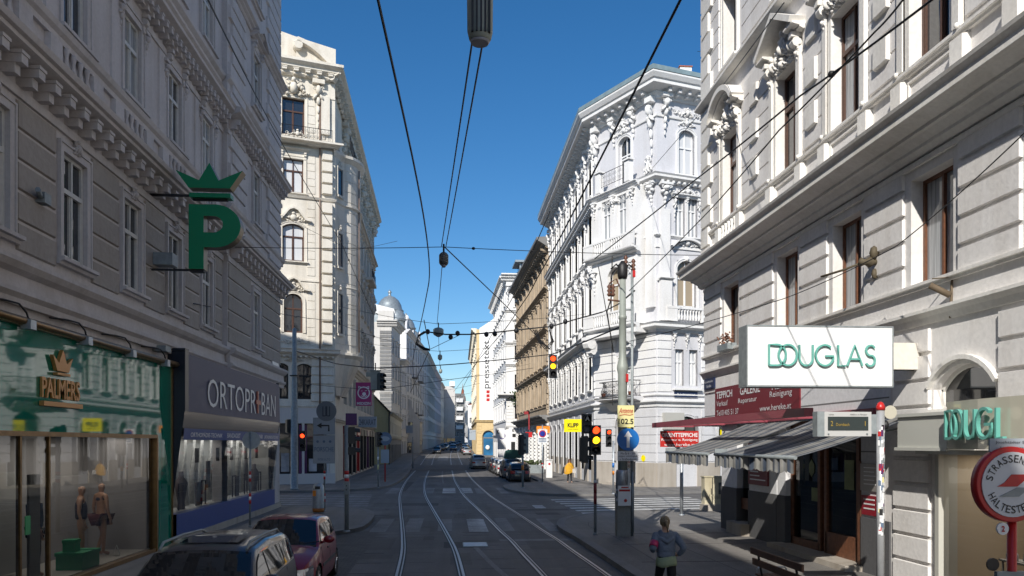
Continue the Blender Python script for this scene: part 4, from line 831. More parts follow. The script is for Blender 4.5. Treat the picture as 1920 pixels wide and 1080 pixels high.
pq = MB(); pq.box(-28.2, -27.1, -.1, -.05, 4.92, 5.28); F.add('street_name_plate', pq, M['darkblue']); put_text(F, '8.,Josefstädter', -27.65, 5.12, .09, .95, M['letter_white'], -.105, .004); put_text(F, 'Straße', -27.65, 4.97, .09, .5, M['letter_white'], -.105, .004)
# flower box, wall anchor, flag holder, call box
fb = MB(); fb.box(-26.2, -25.2, -.3, .0, 6.05, 6.25); F.add('flower_box', fb, M['polegrey'])
fl = MB(); rn = random.Random(2)
for i in range(90): fl.ball((-25.7+rn.gauss(0, .28), -.18+rn.gauss(0, .08), 6.3+rn.random()*.3), .03, .03, .03, 5, 3)
F.add('flowers', fl, mat('flower_box_plants', (.25, .12, .08), .8, var=.9, vs=9))
an = MB(); an.lathe([(.02, -.45), (.1, -.4), (.06, -.3), (.12, -.2), (.05, -.1), (.09, 0)], (-16.6, 0, 6.9), 10, 'y'); an.tube([(-16.6, -.35, 6.9), (-16.9, -.6, 6.8), (-17.3, -.95, 6.72)], .025); an.ball((-16.6, -.1, 7.1), .09, .1, .16); an.ball((-16.6, -.08, 6.65), .05, .08, .12); F.add('wire_anchor', an, mat('weathered_bronze', (.10, .08, .05), .7, .3))
an = MB(); an.tube([(-14.05, 0, 6.12), (-14.05, -.04, 5.3)], .025); an.tube([(-14.05, -.04, 5.72), (-14.2, -.34, 5.93)], .06, 8); an.tube([(-14.05, -.04, 6.05), (-14.2, -.3, 6.05)], .012); F.add('flag_holder', an, mat('rusty_iron', (.16, .12, .08), .8, .3)) 
an = MB(); an.box(-15.5, -15.35, -.2, .0, 2.9, 3.12); F.add('call_box', an, mat('cream_box', (.5, .45, .3), .5))

# ---------------- building W : brilliant white corner building ----------------
Wt = thing('corner_building', 'brilliant white ornate corner building with balconies on its slanted corner, right side', 'building', (10.4, 57.2, 0))
WW = M['white']; WG = M['palegrey']
F1 = Fac(Wt, 10.4, 84, -90)                       # main street front, x 0..26.8
a_ = math.degrees(math.atan2(-5.9, 3.0)); Lw = math.hypot(3, 5.9)
F2 = Fac(Wt, 10.4, 57.2, a_)                      # chamfer, x 0..6.62
F3 = Fac(Wt, 13.4, 51.3, 18)                      # side street front
H = 26.3
XB = [1.9+3.3*i for i in range(8)]
kw = dict(sm=WW, fm=M['win_white_b'], y=0)
o = row(F1, XB, 21.2, 1.2, 2.7, .35, sur='arch sill orn', gms=[M['glass_w'], M['glass']], **kw) + row(F1, XB, 16.9, 1.3, 3.0, sur='sill ped', gms=[M['glass_c'], M['glass_w']], **kw)
o += row(F1, XB, 12.0, 1.3, 3.0, .4, sur='sill seg', gms=[M['glass_b'], M['glass_w']], **kw) + row(F1, XB, 6.9, 1.2, 2.5, sur='sill hood', gms=[M['glass_w'], M['glass']], **kw)
o += row(F1, XB, 1.0, 1.6, 3.7, .6, sur='arch', gms=[M['glass']], style='m', sm=WG, fm=M['win_grey'])
mb = MB(); wall(mb, 0, 26.8, 5.4, H, o); F1.add('wall', mb, M['field']); mb = MB(); wall(mb, 0, 26.8, 0, 5.4, o); F1.add('ground_floor_wall', mb, WG)
o = [(3.35, 20.75, 1.35, 3.3, .45), (3.35, 12.0, 1.6, 3.0, .5), (3.35, 6.0, 1.3, 2.9, 0), (3.35, .2, 2.3, 4.9, 1.1)]
win(F2, 3.35, 20.75, 1.35, 3.3, .45, sur='arch orn', gm=M['glass'], **kw); win(F2, 3.35, 6.0, 1.3, 2.9, 0, sur='arch', gm=M['glass_w'], **kw); win(F2, 3.35, 12, 1.6, 3.0, .5, sur='none', gm=M['glass_b'], sm=WW, fm=M['win_white_b'], y=-.7)
mb = MB(); wall(mb, 0, Lw, 5.4, H, [q for i, q in enumerate(o) if i not in (1, 3)]); F2.add('wall', mb, M['field']); mb = MB(); wall(mb, 0, Lw, 0, 5.4, o[3:], .6); F2.add('ground_floor_wall', mb, WG)
XS = [2.3+3.5*i for i in range(5)]
o = row(F3, XS, 20.75, 1.25, 3.0, .42, sur='arch orn sill', gms=[M['glass_w']], **kw) + row(F3, XS, 12.0, 1.5, 3.1, .6, sur='key', gms=[M['glass_b']], **kw)
for dx in (-.5, .5): o += row(F3, [x+dx for x in XS], 16.6, .72, 2.8, gms=[M['glass_c']], sur='none', **kw) + row(F3, [x+dx*1.1 for x in XS], 6.8, .66, 2.4, gms=[M['glass_w']], sur='none', **kw)
o += row(F3, XS, 1.6, 1.9, 3.2, .95, gms=[M['glass']], sur='arch', style='m', sm=WG, fm=M['win_grey'])
mb = MB(); wall(mb, 0, 22, 5.4, H, o); F3.add('wall', mb, M['field']); mb = MB(); wall(mb, 0, 22, 0, 5.4, o); F3.add('ground_floor_wall', mb, WG)
# long mouldings on the three fronts, mitred
t12 = math.tan(R((a_+90)/2)); t23 = math.tan(R((18-a_)/2))
for Fx, L, m0, m1 in ((F1, 26.8, 0, t12), (F2, Lw, t12, t23), (F3, 22, t23, 0)):
    q = MB()
    q.mould(0, L, [(.02, 0), (-.1, 0), (-.14, .15), (-.3, .3), (-.3, .4), (-.85, .55), (-1.0, .58), (-1.0, .8), (-1.1, .85), (-1.25, 1.1), (-1.25, 1.2), (.02, 1.3)], 25.5, m0, m1)
    q.mould(0, L, [(.02, 0), (-.1, .04), (-.12, .16), (.02, .2)], 24.3, m0, m1)
    q.mould(0, L, [(.02, 0), (-.12, 0), (-.2, .16), (-.45, .25), (-.52, .28), (-.52, .42), (-.6, .52), (.02, .62)], 20.0, m0, m1)
    q.mould(0, L, SILL(.2, .16), 16.5, m0, m1); q.mould(0, L, PL(.08, .2), 15.8, m0, m1)
    q.mould(0, L, [(.02, 0), (-.15, 0), (-.2, .15), (-.45, .25), (-.6, .28), (-.6, .44), (-.7, .55), (.02, .65)], 10.3, m0, m1)
    q.mould(0, L, [(.02, 0), (-.08, 0), (-.1, .2), (-.26, .3), (-.3, .32), (-.3, .42), (.02, .5)], 5.4, m0, m1); q.mould(0, L, [(.02, 0), (-.14, .05), (-.14, .12), (.02, .16)], 6.1, m0, m1)
    Fx.add('cornice', q, WW)
    d = MB(); n = int(L/.42)
    for i in range(n): d.box(L*(i+.5)/n-.08, L*(i+.5)/n+.08, -.4, .01, 20.0, 20.14)
    modillions(d, .2, L-.2, 25.65, int(L/.75), .2, .75, .3); Fx.add('dentils', d, WW)
# copper gutter and roof
rf = MB(); P3 = [F1.w(0, 0, 0), F2.w(0, 0, 0), F3.w(0, 0, 0), F3.w(22, 0, 0), F3.w(22, 12, 0), Vector((22, 84, 0))]
O = [F1.w(0, -1.25, 0), F2.w(-1.25*t12*1, -1.25, 0), F2.w(Lw+1.25*t23, -1.25, 0), F3.w(22, -1.25, 0)]
for i in range(3): a, b = O[i], O[i+1]; rf.quad((a.x, a.y, 26.75), (b.x, b.y, 26.75), (b.x, b.y, 27.05), (a.x, a.y, 27.05))
I = [F1.w(0, 3.2, 0), F2.w(1.4, 3.4, 0), F2.w(Lw-1.8, 3.4, 0), F3.w(22, 4, 0)]
for i in range(3): a, b, c, d = O[i], O[i+1], I[i+1], I[i]; rf.quad((a.x, a.y, 27.05), (b.x, b.y, 27.05), (c.x, c.y, 27.7), (d.x, d.y, 27.7))
rf.poly([(v.x, v.y, 27.7) for v in I] + [(24, 84, 27.7)])
rt = rf.build('roof', mat('verdigris_sheet', (.33, .42, .42), .4, .4, var=.2, vs=2), Wt, -Wt.location)
bk = MB(); e1, e2 = F3.w(22, 0, 0), (30, 84); bk.quad((e1.x, e1.y, 0), (30, 84, 0), (30, 84, 27), (e1.x, e1.y, 27)); bk.quad((10.4, 84, 0), (30, 84, 0), (30, 84, 27), (10.4, 84, 27)); bk.build('rear_wall', WW, Wt, -Wt.location)
ch = MB(); c0 = F2.w(Lw-.6, 3, 0); ch.box(c0.x-.4, c0.x+.4, c0.y-.35, c0.y+.35, 27.3, 28.35); ch.build('chimney', WW, Wt, -Wt.location); ch = MB(); ch.box(c0.x-.45, c0.x+.45, c0.y-.4, c0.y+.4, 28.35, 28.43); ch.build('chimney_cap', M['tile'], Wt, -Wt.location)
ae = MB()
for i in range(3): ae.tube([(c0.x+1.2+i*1.1, c0.y, 27.6), (c0.x+1.2+i*1.1, c0.y, 30.2-.4*i)], .02, 4); ae.tube([(c0.x+.9+i*1.1, c0.y, 29.6-.3*i), (c0.x+1.5+i*1.1, c0.y, 29.6-.3*i)], .015, 4)
ae.build('aerial', M['iron'], Wt, -Wt.location)
# rustication on the white building
for Fx, L, xs, hw in ((F1, 26.8, XB, 1.0), (F2, Lw, [3.35], .95), (F3, 22, XS, 1.15)):
    q = MB(); q2 = MB(); ed = [0] + [v for x in xs for v in (x-hw, x+hw)] + [L]
    for i in range(0, len(ed), 2):
        if ed[i+1]-ed[i] > .25:
            courses(q, ed[i]+.04, ed[i+1]-.04, 6.35, 10.25, 7, .05, .07, .015)
            courses(q2, ed[i]+.04-(.2 if i else 0)*0, ed[i+1]-.04, 1.75, 5.3, 6, .045, .05, .012)
    if Fx is not F2: pass
    Fx.add('rustication', q, WW); Fx.add('ground_rustication', q2, WG)
    q3 = MB(); ed2 = [0] + [v for x in xs for v in ((x-.85, x+.85) if Fx is not F2 else (x-1.3, x+1.3))] + [L]
    for i in range(0, len(ed2), 2): q3.box(ed2[i], ed2[i+1], -.1, .01, 0, 1.7)
    Fx.add('stone_plinth', q3, M['stone'])
# giant pilasters, herms and ornaments
q = MB()
for i in range(9):
    x = min(26.5, max(.3, XB[0]-1.65+3.3*i)); q.block(x-.26, x+.26, 11, 15.0, .12, .02); herm(q, x, 14.0, .36, 1.6, .2, i); q.block(x-.24, x+.24, 16.7, 19.0, .1, .02); herm(q, x, 18.2, .32, 1.7, .2); herm(q, x, 22.4, .36, 3.0, .3); herm(q, x, 8.2, .22, 1.9, .2)
for x in XB: frieze(q, x, 24.55, 2.2, .7, .16, int(x)); orn(q, x, 15.9, 1.4, .6, .16); frieze(q, x, 10.9, 2.0, .5, .14)
for x in XB: q.block(x-.8, x+.8, 16.05, 16.45, .12, .02); balusters(q, x-.7, x+.7, 11.15, .7, -.22, 6, .1); q.box(x-.85, x+.85, -.34, 0, 11.85, 11.97); q.box(x-.85, x+.85, -.34, 0, 11.02, 11.15)
F1.add('ornament', q, WW)
q = MB(); frieze(q, 3.3, 24.6, 2.6, .7, .16, 5)
for x in (.35, 2.3, 4.4, 6.25): herm(q, x, 23.4 if x not in (.35, 6.25) else 21.4, .5, 2.2 if x not in (.35, 6.25) else 4.2, .5)
herm(q, 6.2, 18.4, .75, 1.7, .4); q.box(5.85, 6.55, -.3, .02, 11.9, 18.4); herm(q, .4, 18.2, .6, 1.7, .35); herm(q, .4, 13.8, .5, 1.6, .3); orn(q, 3.35, 15.0, 1.8, .8, .3); orn(q, 5.9, 20.7, .7, 1.3, .2)
F2.add('ornament', q, WW)
q = MB()
for i, x in enumerate(XS): frieze(q, x, 19.35, 3.0, .62, .2, i); q.mould(x-1.25, x+1.25, cornice(.3, .22, 2), 19.45-.25); orn(q, x, 15.95, 1.6, .62, .2); q.ribbon([(x+u, v) for u, v in arc(2.6, .55, 10, 15.9)], .14, -.4, .01); q.box(x-.07, x+.07, -.12, .1, 16.6, 19.3); herm(q, x, 18.3, .2, 1.0, .2); frieze(q, x, 24.5, 2.4, .7, .16, i); herm(q, x, 9.0, .25, 1.3, .2); herm(q, x-1.0, 9.0, .25, 1.3, .2); herm(q, x+1.0, 9.0, .25, 1.3, .2); q.box(x-1.1, x+1.1, -.3, 0, 6.5, 6.62); herm(q, x-.95, 17.4, .25, 1.9, .2); herm(q, x+.95, 17.4, .25, 1.9, .2)
for x in XS: balusters(q, x-.9, x+.9, 11.1, .7, -.3, 8, .1); q.box(x-1.75, x+1.75, -.42, -.18, 11.8, 11.95); q.box(x-1.75, x-.95, -.4, -.2, 11.0, 11.8); q.box(x+.95, x+1.75, -.4, -.2, 11.0, 11.8)
for x in (.55, 4.05, 7.55): q.box(x-.42, x+.42, -.35, .02, 11.0, 13.6); q.mould(x-.55, x+.55, cornice(.5, .2, 2), 13.6); q.box(x-.34, x+.34, -.25, .02, 13.8, 18.3) ; herm(q, x, 18.2, .75, 1.8, .45); herm(q, x, 22.8, .6, 3.0, .5)
F3.add('ornament', q, WW)
# oriel on the chamfer (third and second storey)
q = MB(); bx0, bx1, by = .75, 5.6, -.85
wall(q, bx0, bx1, 10.95, 20.0, [(2.35, 17.0, .95, 2.75, 0), (4.05, 17.0, .95, 2.75, 0), (3.35, 12.0, 1.6, 3.0, .5)], .25, by)
for x in (bx0, bx1): q.quad((x, by, 10.95), (x, 0, 10.95), (x, 0, 20.0), (x, by, 20.0))
q.quad((bx0, by, 20), (bx1, by, 20), (bx1, 0, 20), (bx0, 0, 20)); q.quad((bx0, by, 10.95), (bx1, by, 10.95), (bx1, 0, 10.95), (bx0, 0, 10.95)); F2.add('oriel', q, WW)
for x in (2.35, 4.05): win(F2, x, 17.0, .95, 2.75, 0, sur='none', gm=M['glass_c'], sm=WW, fm=M['win_white_b'], y=by, depth=.2)
q = MB()
q.mould(bx0-.25, bx1+.25, cornice(.35, .32), 19.95); q.mould(bx0-.05, bx1+.05, PL(.1, .14), 16.8); q.mould(bx0, bx1, cornice(.3, .25, 2), 16.05-.25)
q.box(bx0-.15, bx1+.15, -.55, -.3, 15.85, 16.05)
for z, n in ((15.9, 1), (10.9, 1)): q.mould(bx0-.3, bx1+.3, cornice(.55, .3, 2), z-.28); q.box(bx0-.3, bx1+.3, -.5, -.42, z+.02, z+.12); q.box(bx0-.3, bx1+.3, -.56, -.38, z+.86, z+1.0); balusters(q, bx0+.9, bx0+2.1, z+.12, .74, -.47, 5, .11); balusters(q, bx1-2.1, bx1-.9, z+.12, .74, -.47, 5, .11); q.box(bx0-.3, bx0+.85, -.54, -.4, z+.12, z+.86); q.box(bx1-.85, bx1+.3, -.54, -.4, z+.12, z+.86); q.box(bx0+2.15, bx1-2.15, -.54, -.4, z+.12, z+.86)
for x in (bx0+.35, 3.2, bx1-.35): herm(q, x, 18.6, .4, 1.3, .25)
frieze(q, 3.2, 19.75-.45, 3.6, .5, .16, 1); 
for x in (bx0+.4, bx1-.4): herm(q, x, 13.2, .5, 1.9, .3)
q.box(bx0-.3, bx1+.3, -.3, .85, 10.3, 10.62)
for x in (bx0+.35, bx1-.35): consoles(q, x, 9.3, .6, .95, 1.1); q.ball((x, -.3+.0, 9.9), .35, .45, .35)
q = moved(q, (0, by, 0)); F2.add('oriel_trim', q, WW)
q = MB(); railing(q, 2.05, 4.65, 20.7, .95, by-.15, 9); F2.add('iron_balcony', q, M['iron']); q = MB(); q.block(1.5, 2.05, 20.35, 21.75, .35, .04, by+.05); q.block(4.65, 5.2, 20.35, 21.75, .35, .04, by+.05); q.box(1.4, 2.15, by-.4, by+.1, 21.75, 21.85); q.box(4.55, 5.3, by-.4, by+.1, 21.75, 21.85); F2.add('balcony_pier', q, WW)
# wrought iron belly balcony of the first storey
q = MB(); pr = [(.75, 0), (.98, .25), (.95, .45), (.75, .8), (.8, 1.05)]
for i in range(27):
    f = i/26; x = 1.5+3.7*f; e = min(1, min(f, 1-f)*5+.15)
    q.tube([(x, -.15-p*e, 6.15+z) for p, z in pr], .016, 4)
    if i < 26 and i % 2 == 0: spiral(q, x+.14, 6.5, .15, 1.3, -.15-.98*e, .018, 1, i); spiral(q, x+.14, 6.95, .13, 1.3, -.15-.82*e, .018, -1, i)
q.tube([(1.5, -.15, 7.2), (1.7, -.9, 7.2), (3.35, -1.0, 7.2), (5.0, -.9, 7.2), (5.2, -.15, 7.2)], .03, 5); q.tube([(1.5, -.15, 6.2), (1.7, -.9, 6.2), (3.35, -1.0, 6.2), (5.0, -.9, 6.2), (5.2, -.15, 6.2)], .03, 5)
F2.add('iron_balcony', q, M['iron']); q = MB(); q.mould(1.3, 5.4, [(.02, 0), (-.7, .2), (-1.05, .26), (-1.05, .36), (-1.15, .4), (.02, .44)], 5.72); q.mould(2.1, 4.6, [(.02, 0), (-.3, .05), (-.8, .5), (.02, .5)], 5.2); F2.add('balcony_slab', q, WG)
q = MB()
for x in (1.9, 4.8): q.lathe([(.13, 0), (.17, .25), (.19, .26)], (x, -.7, 6.2), 8)
F2.add('flower_pot', q, M['tile'])
# entrance
q = MB(); q.box(2.25, 4.5, .45, .5, .15, 5.0); F2.add('entrance_glass', q, M['glass_dim']); q = MB(); [q.box(x-.05, x+.05, .36, .5, .15, 3.9) for x in (2.3, 3.0, 3.7, 4.4)]; q.box(2.2, 4.5, .34, .5, 3.3, 3.45); F2.add('entrance_frame', q, M['win_grey']); q = MB(); q.box(1.6, 5.6, -.6, .1, .1, .28); F2.add('step', q, M['stone'])
q = MB(); q.box(3.45, 4.5, .1, .3, 3.5, 4.5); F2.add('yellow_shop_sign', q, M['yellow_sign']); q = MB(); q.lathe([(.22, 0), (.22, .01)], (5.35, -.06, 2.0), 12, 'y'); F2.add('round_sticker', q, M['yellow_sign'])
put_text(F2, 'KLIPP', 3.97, 3.8, .4, .8, M['letter_black'], .09, .005)
put_text(F3, '8.,Lederergasse', 2.2, 6.12+.02, .16, 1.4, M['letter_white'], -.125, .004); q = MB(); q.box(1.3, 3.1, -.12, -.05, 6.05, 6.42); F3.add('street_name_plate', q, M['darkblue'])
q = MB(); q.box(.4, 1.9, -.35, .0, 3.9, 5.0); F3.add('window_shutter_box', q, mat('grey_louvre', (.45, .44, .40), .5))
q = MB(); q.box(5.0, 6.2, -.2, 0, 3.1, 3.9); F3.add('yellow_shop_sign', q, M['yellow_sign'])
# ---------------- building B : cream corner building beyond the left side street ----------------
CR = M['cream']
B = thing('corner_building', 'tall cream corner building with scroll gables and rounded oriel, beyond the left crossing', 'building', (-8.3, 58, 0))
c18, s18 = math.cos(R(18)), math.sin(R(18))
F = Fac(B, -8.9-12*c18, 57.75-12*s18, 18); L = 12.7
o = []; kb = dict(sm=CR, fm=M['win_brown'])
for x in (9.8, 5.6, 1.6):
    win(F, x, 24.6, 1.55, 2.6, 0, 'arch orn', gm=M['glass'], **kb); win(F, x, 20.55, 1.4, 2.4, 0, 'sill hood', gm=M['glass_w'], **kb); win(F, x, 15.75, 1.5, 2.65, .3, 'sill wave', gm=M['glass_w'], **kb); win(F, x, 10.75, 1.3, 2.75, .65, 'wave', gm=M['glass'], **kb)
    o += [(x, 24.6, 1.55, 2.6, 0), (x, 20.55, 1.4, 2.4, 0), (x, 15.75, 1.5, 2.65, .3), (x, 10.75, 1.3, 2.75, .65)]
    for d in (-.85, .75): win(F, x+d, 6.1, 1.05, 2.5, .2, 'none', gm=M['glass'], fm=M['iron'], sm=CR); o.append((x+d, 6.1, 1.05, 2.5, .2))
mb = MB(); wall(mb, 0, L, 5.6, 29.6, o); wall(mb, 0, 8.3, 0, 5.6, []) ; mb.box(12.3, L, 0, .4, 0, 5.6); F.add('wall', mb, CR)
q = MB()
q.mould(-.5, L, cornice(.9, 1.0, 3), 28.7, 0, .5); q.mould(0, L, SILL(.9, .25), 23.9, 0, .5); q.mould(0, L, [(.02, 0), (-.1, 0), (-.2, .16), (.02, .2)], 20.2, 0, .5); q.mould(0, L, PL(.06, .12), 27.5)
q.mould(0, L, [(.02, 0), (-.16, 0), (-.2, .1), (-.4, .2), (-.5, .25), (-.5, .4), (-.6, .5), (.02, .6)], 9.1, 0, .5); q.mould(0, L, SILL(.12, .15), 5.5, 0, .5); q.mould(0, L, PL(.07, .12), 14.4)
F.add('cornice', q, CR)
q = MB(); n = 34
for i in range(n): x = L*(i+.5)/n; q.box(x-.08, x+.08, -.3, .01, 9.02, 9.14)
modillions(q, 0, L, 28.75, 16, .32, .6, .35); F.add('dentils', q, CR)
q = MB()     # grooved courses as thin raised bands
for x0, x1 in ((11.0, 11.45), (8.0, 8.75), (6.7, 7.7)):
    pass
for x0, x1 in ((10.75, 11.3), (6.6, 8.85)):
    courses(q, x0, x1, 9.9, 14.3, 7, .035, .03, .01); courses(q, x0, x1, 14.8, 20.1, 9, .035, .03, .01); courses(q, x0, x1, 20.6, 23.8, 6, .035, .03, .01); courses(q, x0, x1, 24.9, 27.4, 4, .035, .03, .01)
courses(q, 11.75, 12.5, 9.9, 20.1, 12, .28, .1, .04); courses(q, 11.75, 12.5, 20.6, 23.8, 4, .28, .1, .04); q.box(11.7, 12.3, -.2, .02, 24.9, 27.6); courses(q, 11.0, 12.6, 5.9, 9.0, 5, .1, .1, .04)
F.add('rustication', q, CR)
q = MB(); herm(q, 11.5, 24.9, .7, 3.8, .35); orn(q, 9.8, 27.2, 2.2, 1.4, .35); frieze(q, 9.8, 9.9, 2.6, .5, .1); orn(q, 9.8, 9.95, 1.9, .55, .12); orn(q, 9.8, 8.7, 1.2, .5, .15)
for x in (9.2, 9.6, 10.0, 10.4): q.ribbon(arc(.2, .1, 6, 9.95+.2) and [(x+u, v) for u, v in arc(.22, .11, 6, 10.2)], .05, -.06, .01)
F.add('ornament', q, CR)
# attic with broken scroll gables
q = MB(); q.prism([(-1, 29.6), (L+.1, 29.6), (L+.1, 31.3), (9.9, 31.7), (8.8, 31.9), (8.6, 31.4), (7.9, 31.0), (7.4, 31.4), (7.2, 32.1), (-1, 32.4)], .3, .9); F.add('attic', q, CR)
q = MB()
for x, s_ in ((10.0, 1), (7.4, -1)):
    pts = [(x+s_*(.0+2.6*(i/12)), 31.2 - 1.6*(i/12)**1.7) for i in range(13)]; q.ribbon(pts, .28, -.45, .3); spiral(q, x+s_*.05, 30.95, .36, 1.4, -.35, .12, -s_, PI/2)
    q.lathe([(.3, -.45), (.3, .3)], (x+s_*.1, 0, 30.85), 10, 'y')
    for i in range(10): a0, a1 = pts[i], pts[i+1]; q.quad((a0[0], .0, 29.7), (a1[0], .0, 29.7), (a1[0], .0, a1[1]), (a0[0], .0, a0[1]))
F.add('scroll_gable', q, CR)
q = MB(); railing(q, 7.6, 12.4, 24.15, .85, -.75, 18); F.add('iron_balcony', q, M['iron']); q = MB(); frieze(q, 10, 24.2, 4.2, .6, .12); F.add('balcony_relief', moved(q, (0, -.6, 0)), CR)
dp = MB(); dp.tube([(11.62, -.1, 5.7), (11.62, -.1, 28.6)], .06, 6); F.add('downpipe', dp, mat('brown_downpipe', (.2, .14, .11), .5))
# oriel
pl = [(-8.3, 58.0), (-8.05, 58.7), (-7.75, 59.4), (-7.35, 59.75), (-7.05, 60.3), (-6.9, 61.1), (-6.9, 62.0), (-7.1, 62.9), (-7.5, 63.8), (-8.5, 64.6)]
def loft(mb, plan, z0, z1, k0=0, k1=0):     # k = outward offset
    cx, cy = -8.5, 61.3
    def off(p, k): d = math.hypot(p[0]-cx, p[1]-cy); return (p[0]+(p[0]-cx)/d*k, p[1]+(p[1]-cy)/d*k)
    for a, b in zip(plan, plan[1:]):
        a0, b0, a1, b1 = off(a, k0), off(b, k0), off(a, k1), off(b, k1); mb.quad((*a0, z0), (*b0, z0), (*b1, z1), (*a1, z1), True)
q = MB(); loft(q, pl, 9.6, 23.6)
for z, k, h in ((9.2, .25, .4), (14.3, .08, .15), (20.2, .2, .2), (23.5, .35, .5), (26.5, 0, 0)):
    if h: loft(q, pl, z, z+h*.6, 0, k); loft(q, pl, z+h*.6, z+h, k, k); loft(q, pl, z+h, z+h+.05, k, 0)
    if h: q.poly([(a+(a+8.5)*.0, b, z+h) for a, b in pl])
for i in range(18): z = 10.2+i*.75; loft(q, pl, z, z+.02, .0, .03); loft(q, pl, z+.02, z+.68, .03, .03); loft(q, pl, z+.68, z+.7, .03, 0)
for i in range(6): z0 = 9.2-i*.45; k = 1-(i/6)**1.5; loft(q, pl, z0-.45, z0, -1.4*((i+1)/6)**1.3, -1.4*(i/6)**1.3)
q.build('oriel', CR, B, -B.location)
q = MB()
for z in (10.7, 15.6, 20.9): pass
Fo = Fac(B, -8.3, 58.0, math.degrees(math.atan2(1.4, .55)))
for z, h in ((10.9, 2.9), (15.75, 2.4), (20.9, 1.9)): q.box(.35, 1.15, -.16, .02, z-.15, z); win(Fo, .75, z, .62, h, 0, 'none', style='', gm=M['glass'], fm=M['win_grey'], sm=CR, depth=-.03); q.box(.3, .42, -.12, .02, z, z+h); q.box(1.08, 1.2, -.12, .02, z, z+h); q.box(.3, 1.2, -.14, .02, z+h, z+h+.15); orn(q, .75, z+h+.15, .4, .5, .12)
Fo.add('window_trim', q, CR)
q = MB(); q.tube([(-6.85, 60.7, 9.8), (-6.85, 60.7, 23.4)], .05, 6); q.build('downpipe', D.materials['brown_downpipe'], B, -B.location)
# main street front
Fm = Fac(B, -8.5, 58, 91); L = 39
o = []; xs = [8.5+3.6*i for i in range(9)]
for z, h, s_ in ((24.6, 2.5, 'arch orn'), (20.5, 2.4, 'sill hood'), (15.7, 2.6, 'sill seg'), (10.7, 2.7, 'sill hood')): o += row(Fm, xs, z, 1.4, h, sur=s_, gms=[M['glass'], M['glass_w']], sm=CR, fm=M['win_brown'])
o += row(Fm, xs, 6.2, 1.4, 2.3, gms=[M['glass']], sm=CR, sur='key', fm=M['iron'])
mb = MB(); wall(mb, 0, L, 4.6, 29.6, o); F2s = [(x, .3, 2.6, 3.6, 0) for x in xs]; wall(mb, 1.2, L, 0, 4.6, F2s, .5); Fm.add('wall', mb, CR)
q = MB(); q.mould(-.6, L, cornice(.9, 1.0, 3), 28.7); q.mould(0, L, SILL(.5, .3), 24.0); q.mould(0, L, SILL(.2, .2), 20.2); q.mould(0, L, cornice(.5, .6), 9.1); q.mould(0, L, SILL(.3, .3), 4.6); modillions(q, 0, L, 28.7, 40, .3, .7, .35); Fm.add('cornice', q, CR)
q = MB()
for i, x in enumerate(xs): herm(q, x-1.8, 12, .5, 2.2, .35); herm(q, x-1.8, 17, .5, 2.2, .35); herm(q, x-1.8, 25.5, .6, 3, .5); frieze(q, x, 19.4, 2, .6, .25, i); orn(q, x, 27.4, 1.8, 1.2, .4, i)
for x in (2, 7, 14, 21, 28, 35): q.block(x-.9, x+.9, 29.6, 31.4-.2*(x % 2), .3, .1, .3); q.lathe([(.5, -.5), (.5, .2)], (x, 0, 30.1), 9, 'y')
Fm.add('ornament', q, CR)
q = MB(); railing(q, 0, 5.5, 24.1, .95, -1.3, 16); railing(q, 26, 31, 20.3, .9, -.8, 10); Fm.add('iron_balcony', q, M['iron']); q = MB(); q.box(26, 31, -.9, 0, 20.0, 20.3); Fm.add('balcony_slab', q, CR)
q = MB(); p1 = F.w(0, 0, 0); pts = [(p1.x, p1.y), (-8.3, 58), (-9.2, 97), (-22, 97), (-28, 70)]; q.slab(pts, 29.5, 29.6); [q.quad((*a, 0), (*b, 0), (*b, 29.6), (*a, 29.6)) for a, b in zip(pts[2:], pts[3:]+[pts[0]])]; q.build('rear_wall', CR, B, -B.location)
q = MB(); q.poly([(-10.5, 60, 31), (-10.5, 95, 31), (-16, 92, 34), (-16, 64, 34)]); q.poly([(-9.2, 58.6, 29.7), (-9.5, 96.5, 29.7), (-10.5, 95, 31.2), (-10.5, 60, 31.2)]); q.build('roof', M['roofdark'], B, -B.location)
# ground floor shop, Purple banner, brick shops
q = MB(); 
for x0, x1 in ((4.6, 7.3), (7.45, 10.4), (10.55, 12.1)): q.box(x0, x1, .3, .35, .85, 4.4)
F.add('shop_window', q, M['glass_dim']); q = MB()
q.box(4.3, 12.7, -.05, .0, 4.4, 5.6); q.box(4.3, 12.7, -.1, .1, .1, .85)
for x in (4.5, 7.38, 10.48, 12.2): q.box(x-.08, x+.08, -.02, .4, .85, 4.4)
F.add('shopfront_frame', q, mat('pale_shopfront', (.55, .53, .52), .5)); q = MB(); q.box(10.2, 10.75, .1, .14, .9, 4.3); F.add('purple_banner', q, M['purple']); q = MB()
for i, x in enumerate((5.2, 6.5, 8.2, 9.3, 11.2)): q.box(x-.3, x+.25, .26, .3, 1.0, 1.9+.4*(i % 2))
F.add('window_poster', q, mat('window_poster', (.4, .4, .42), .6, var=.6, vs=1)); q = MB(); q.box(2.6, 2.75, 0, 0, 0, 0) if 0 else None
q = MB(); q.lathe([(.08, 0), (.08, .01)], (0, 0, 0), 6)
for i, (x, m_) in enumerate(zip(xs, ['maroon', 'iron', 'iron', 'red', 'iron', 'iron', 'purple', 'iron', 'iron'])):
    t = MB(); t.box(x-1.2, x+1.2, .3, .36, .3, 3.8); Fm.add('shop_window', t, M['glass_dim']); t = MB(); t.box(x-1.4, x+1.4, -.12, .02, 3.75, 4.4); t.box(x-1.35, x-1.2, -.05, .3, .2, 3.75); t.box(x+1.2, x+1.35, -.05, .3, .2, 3.75); Fm.add('shop_fascia', t, M[m_])

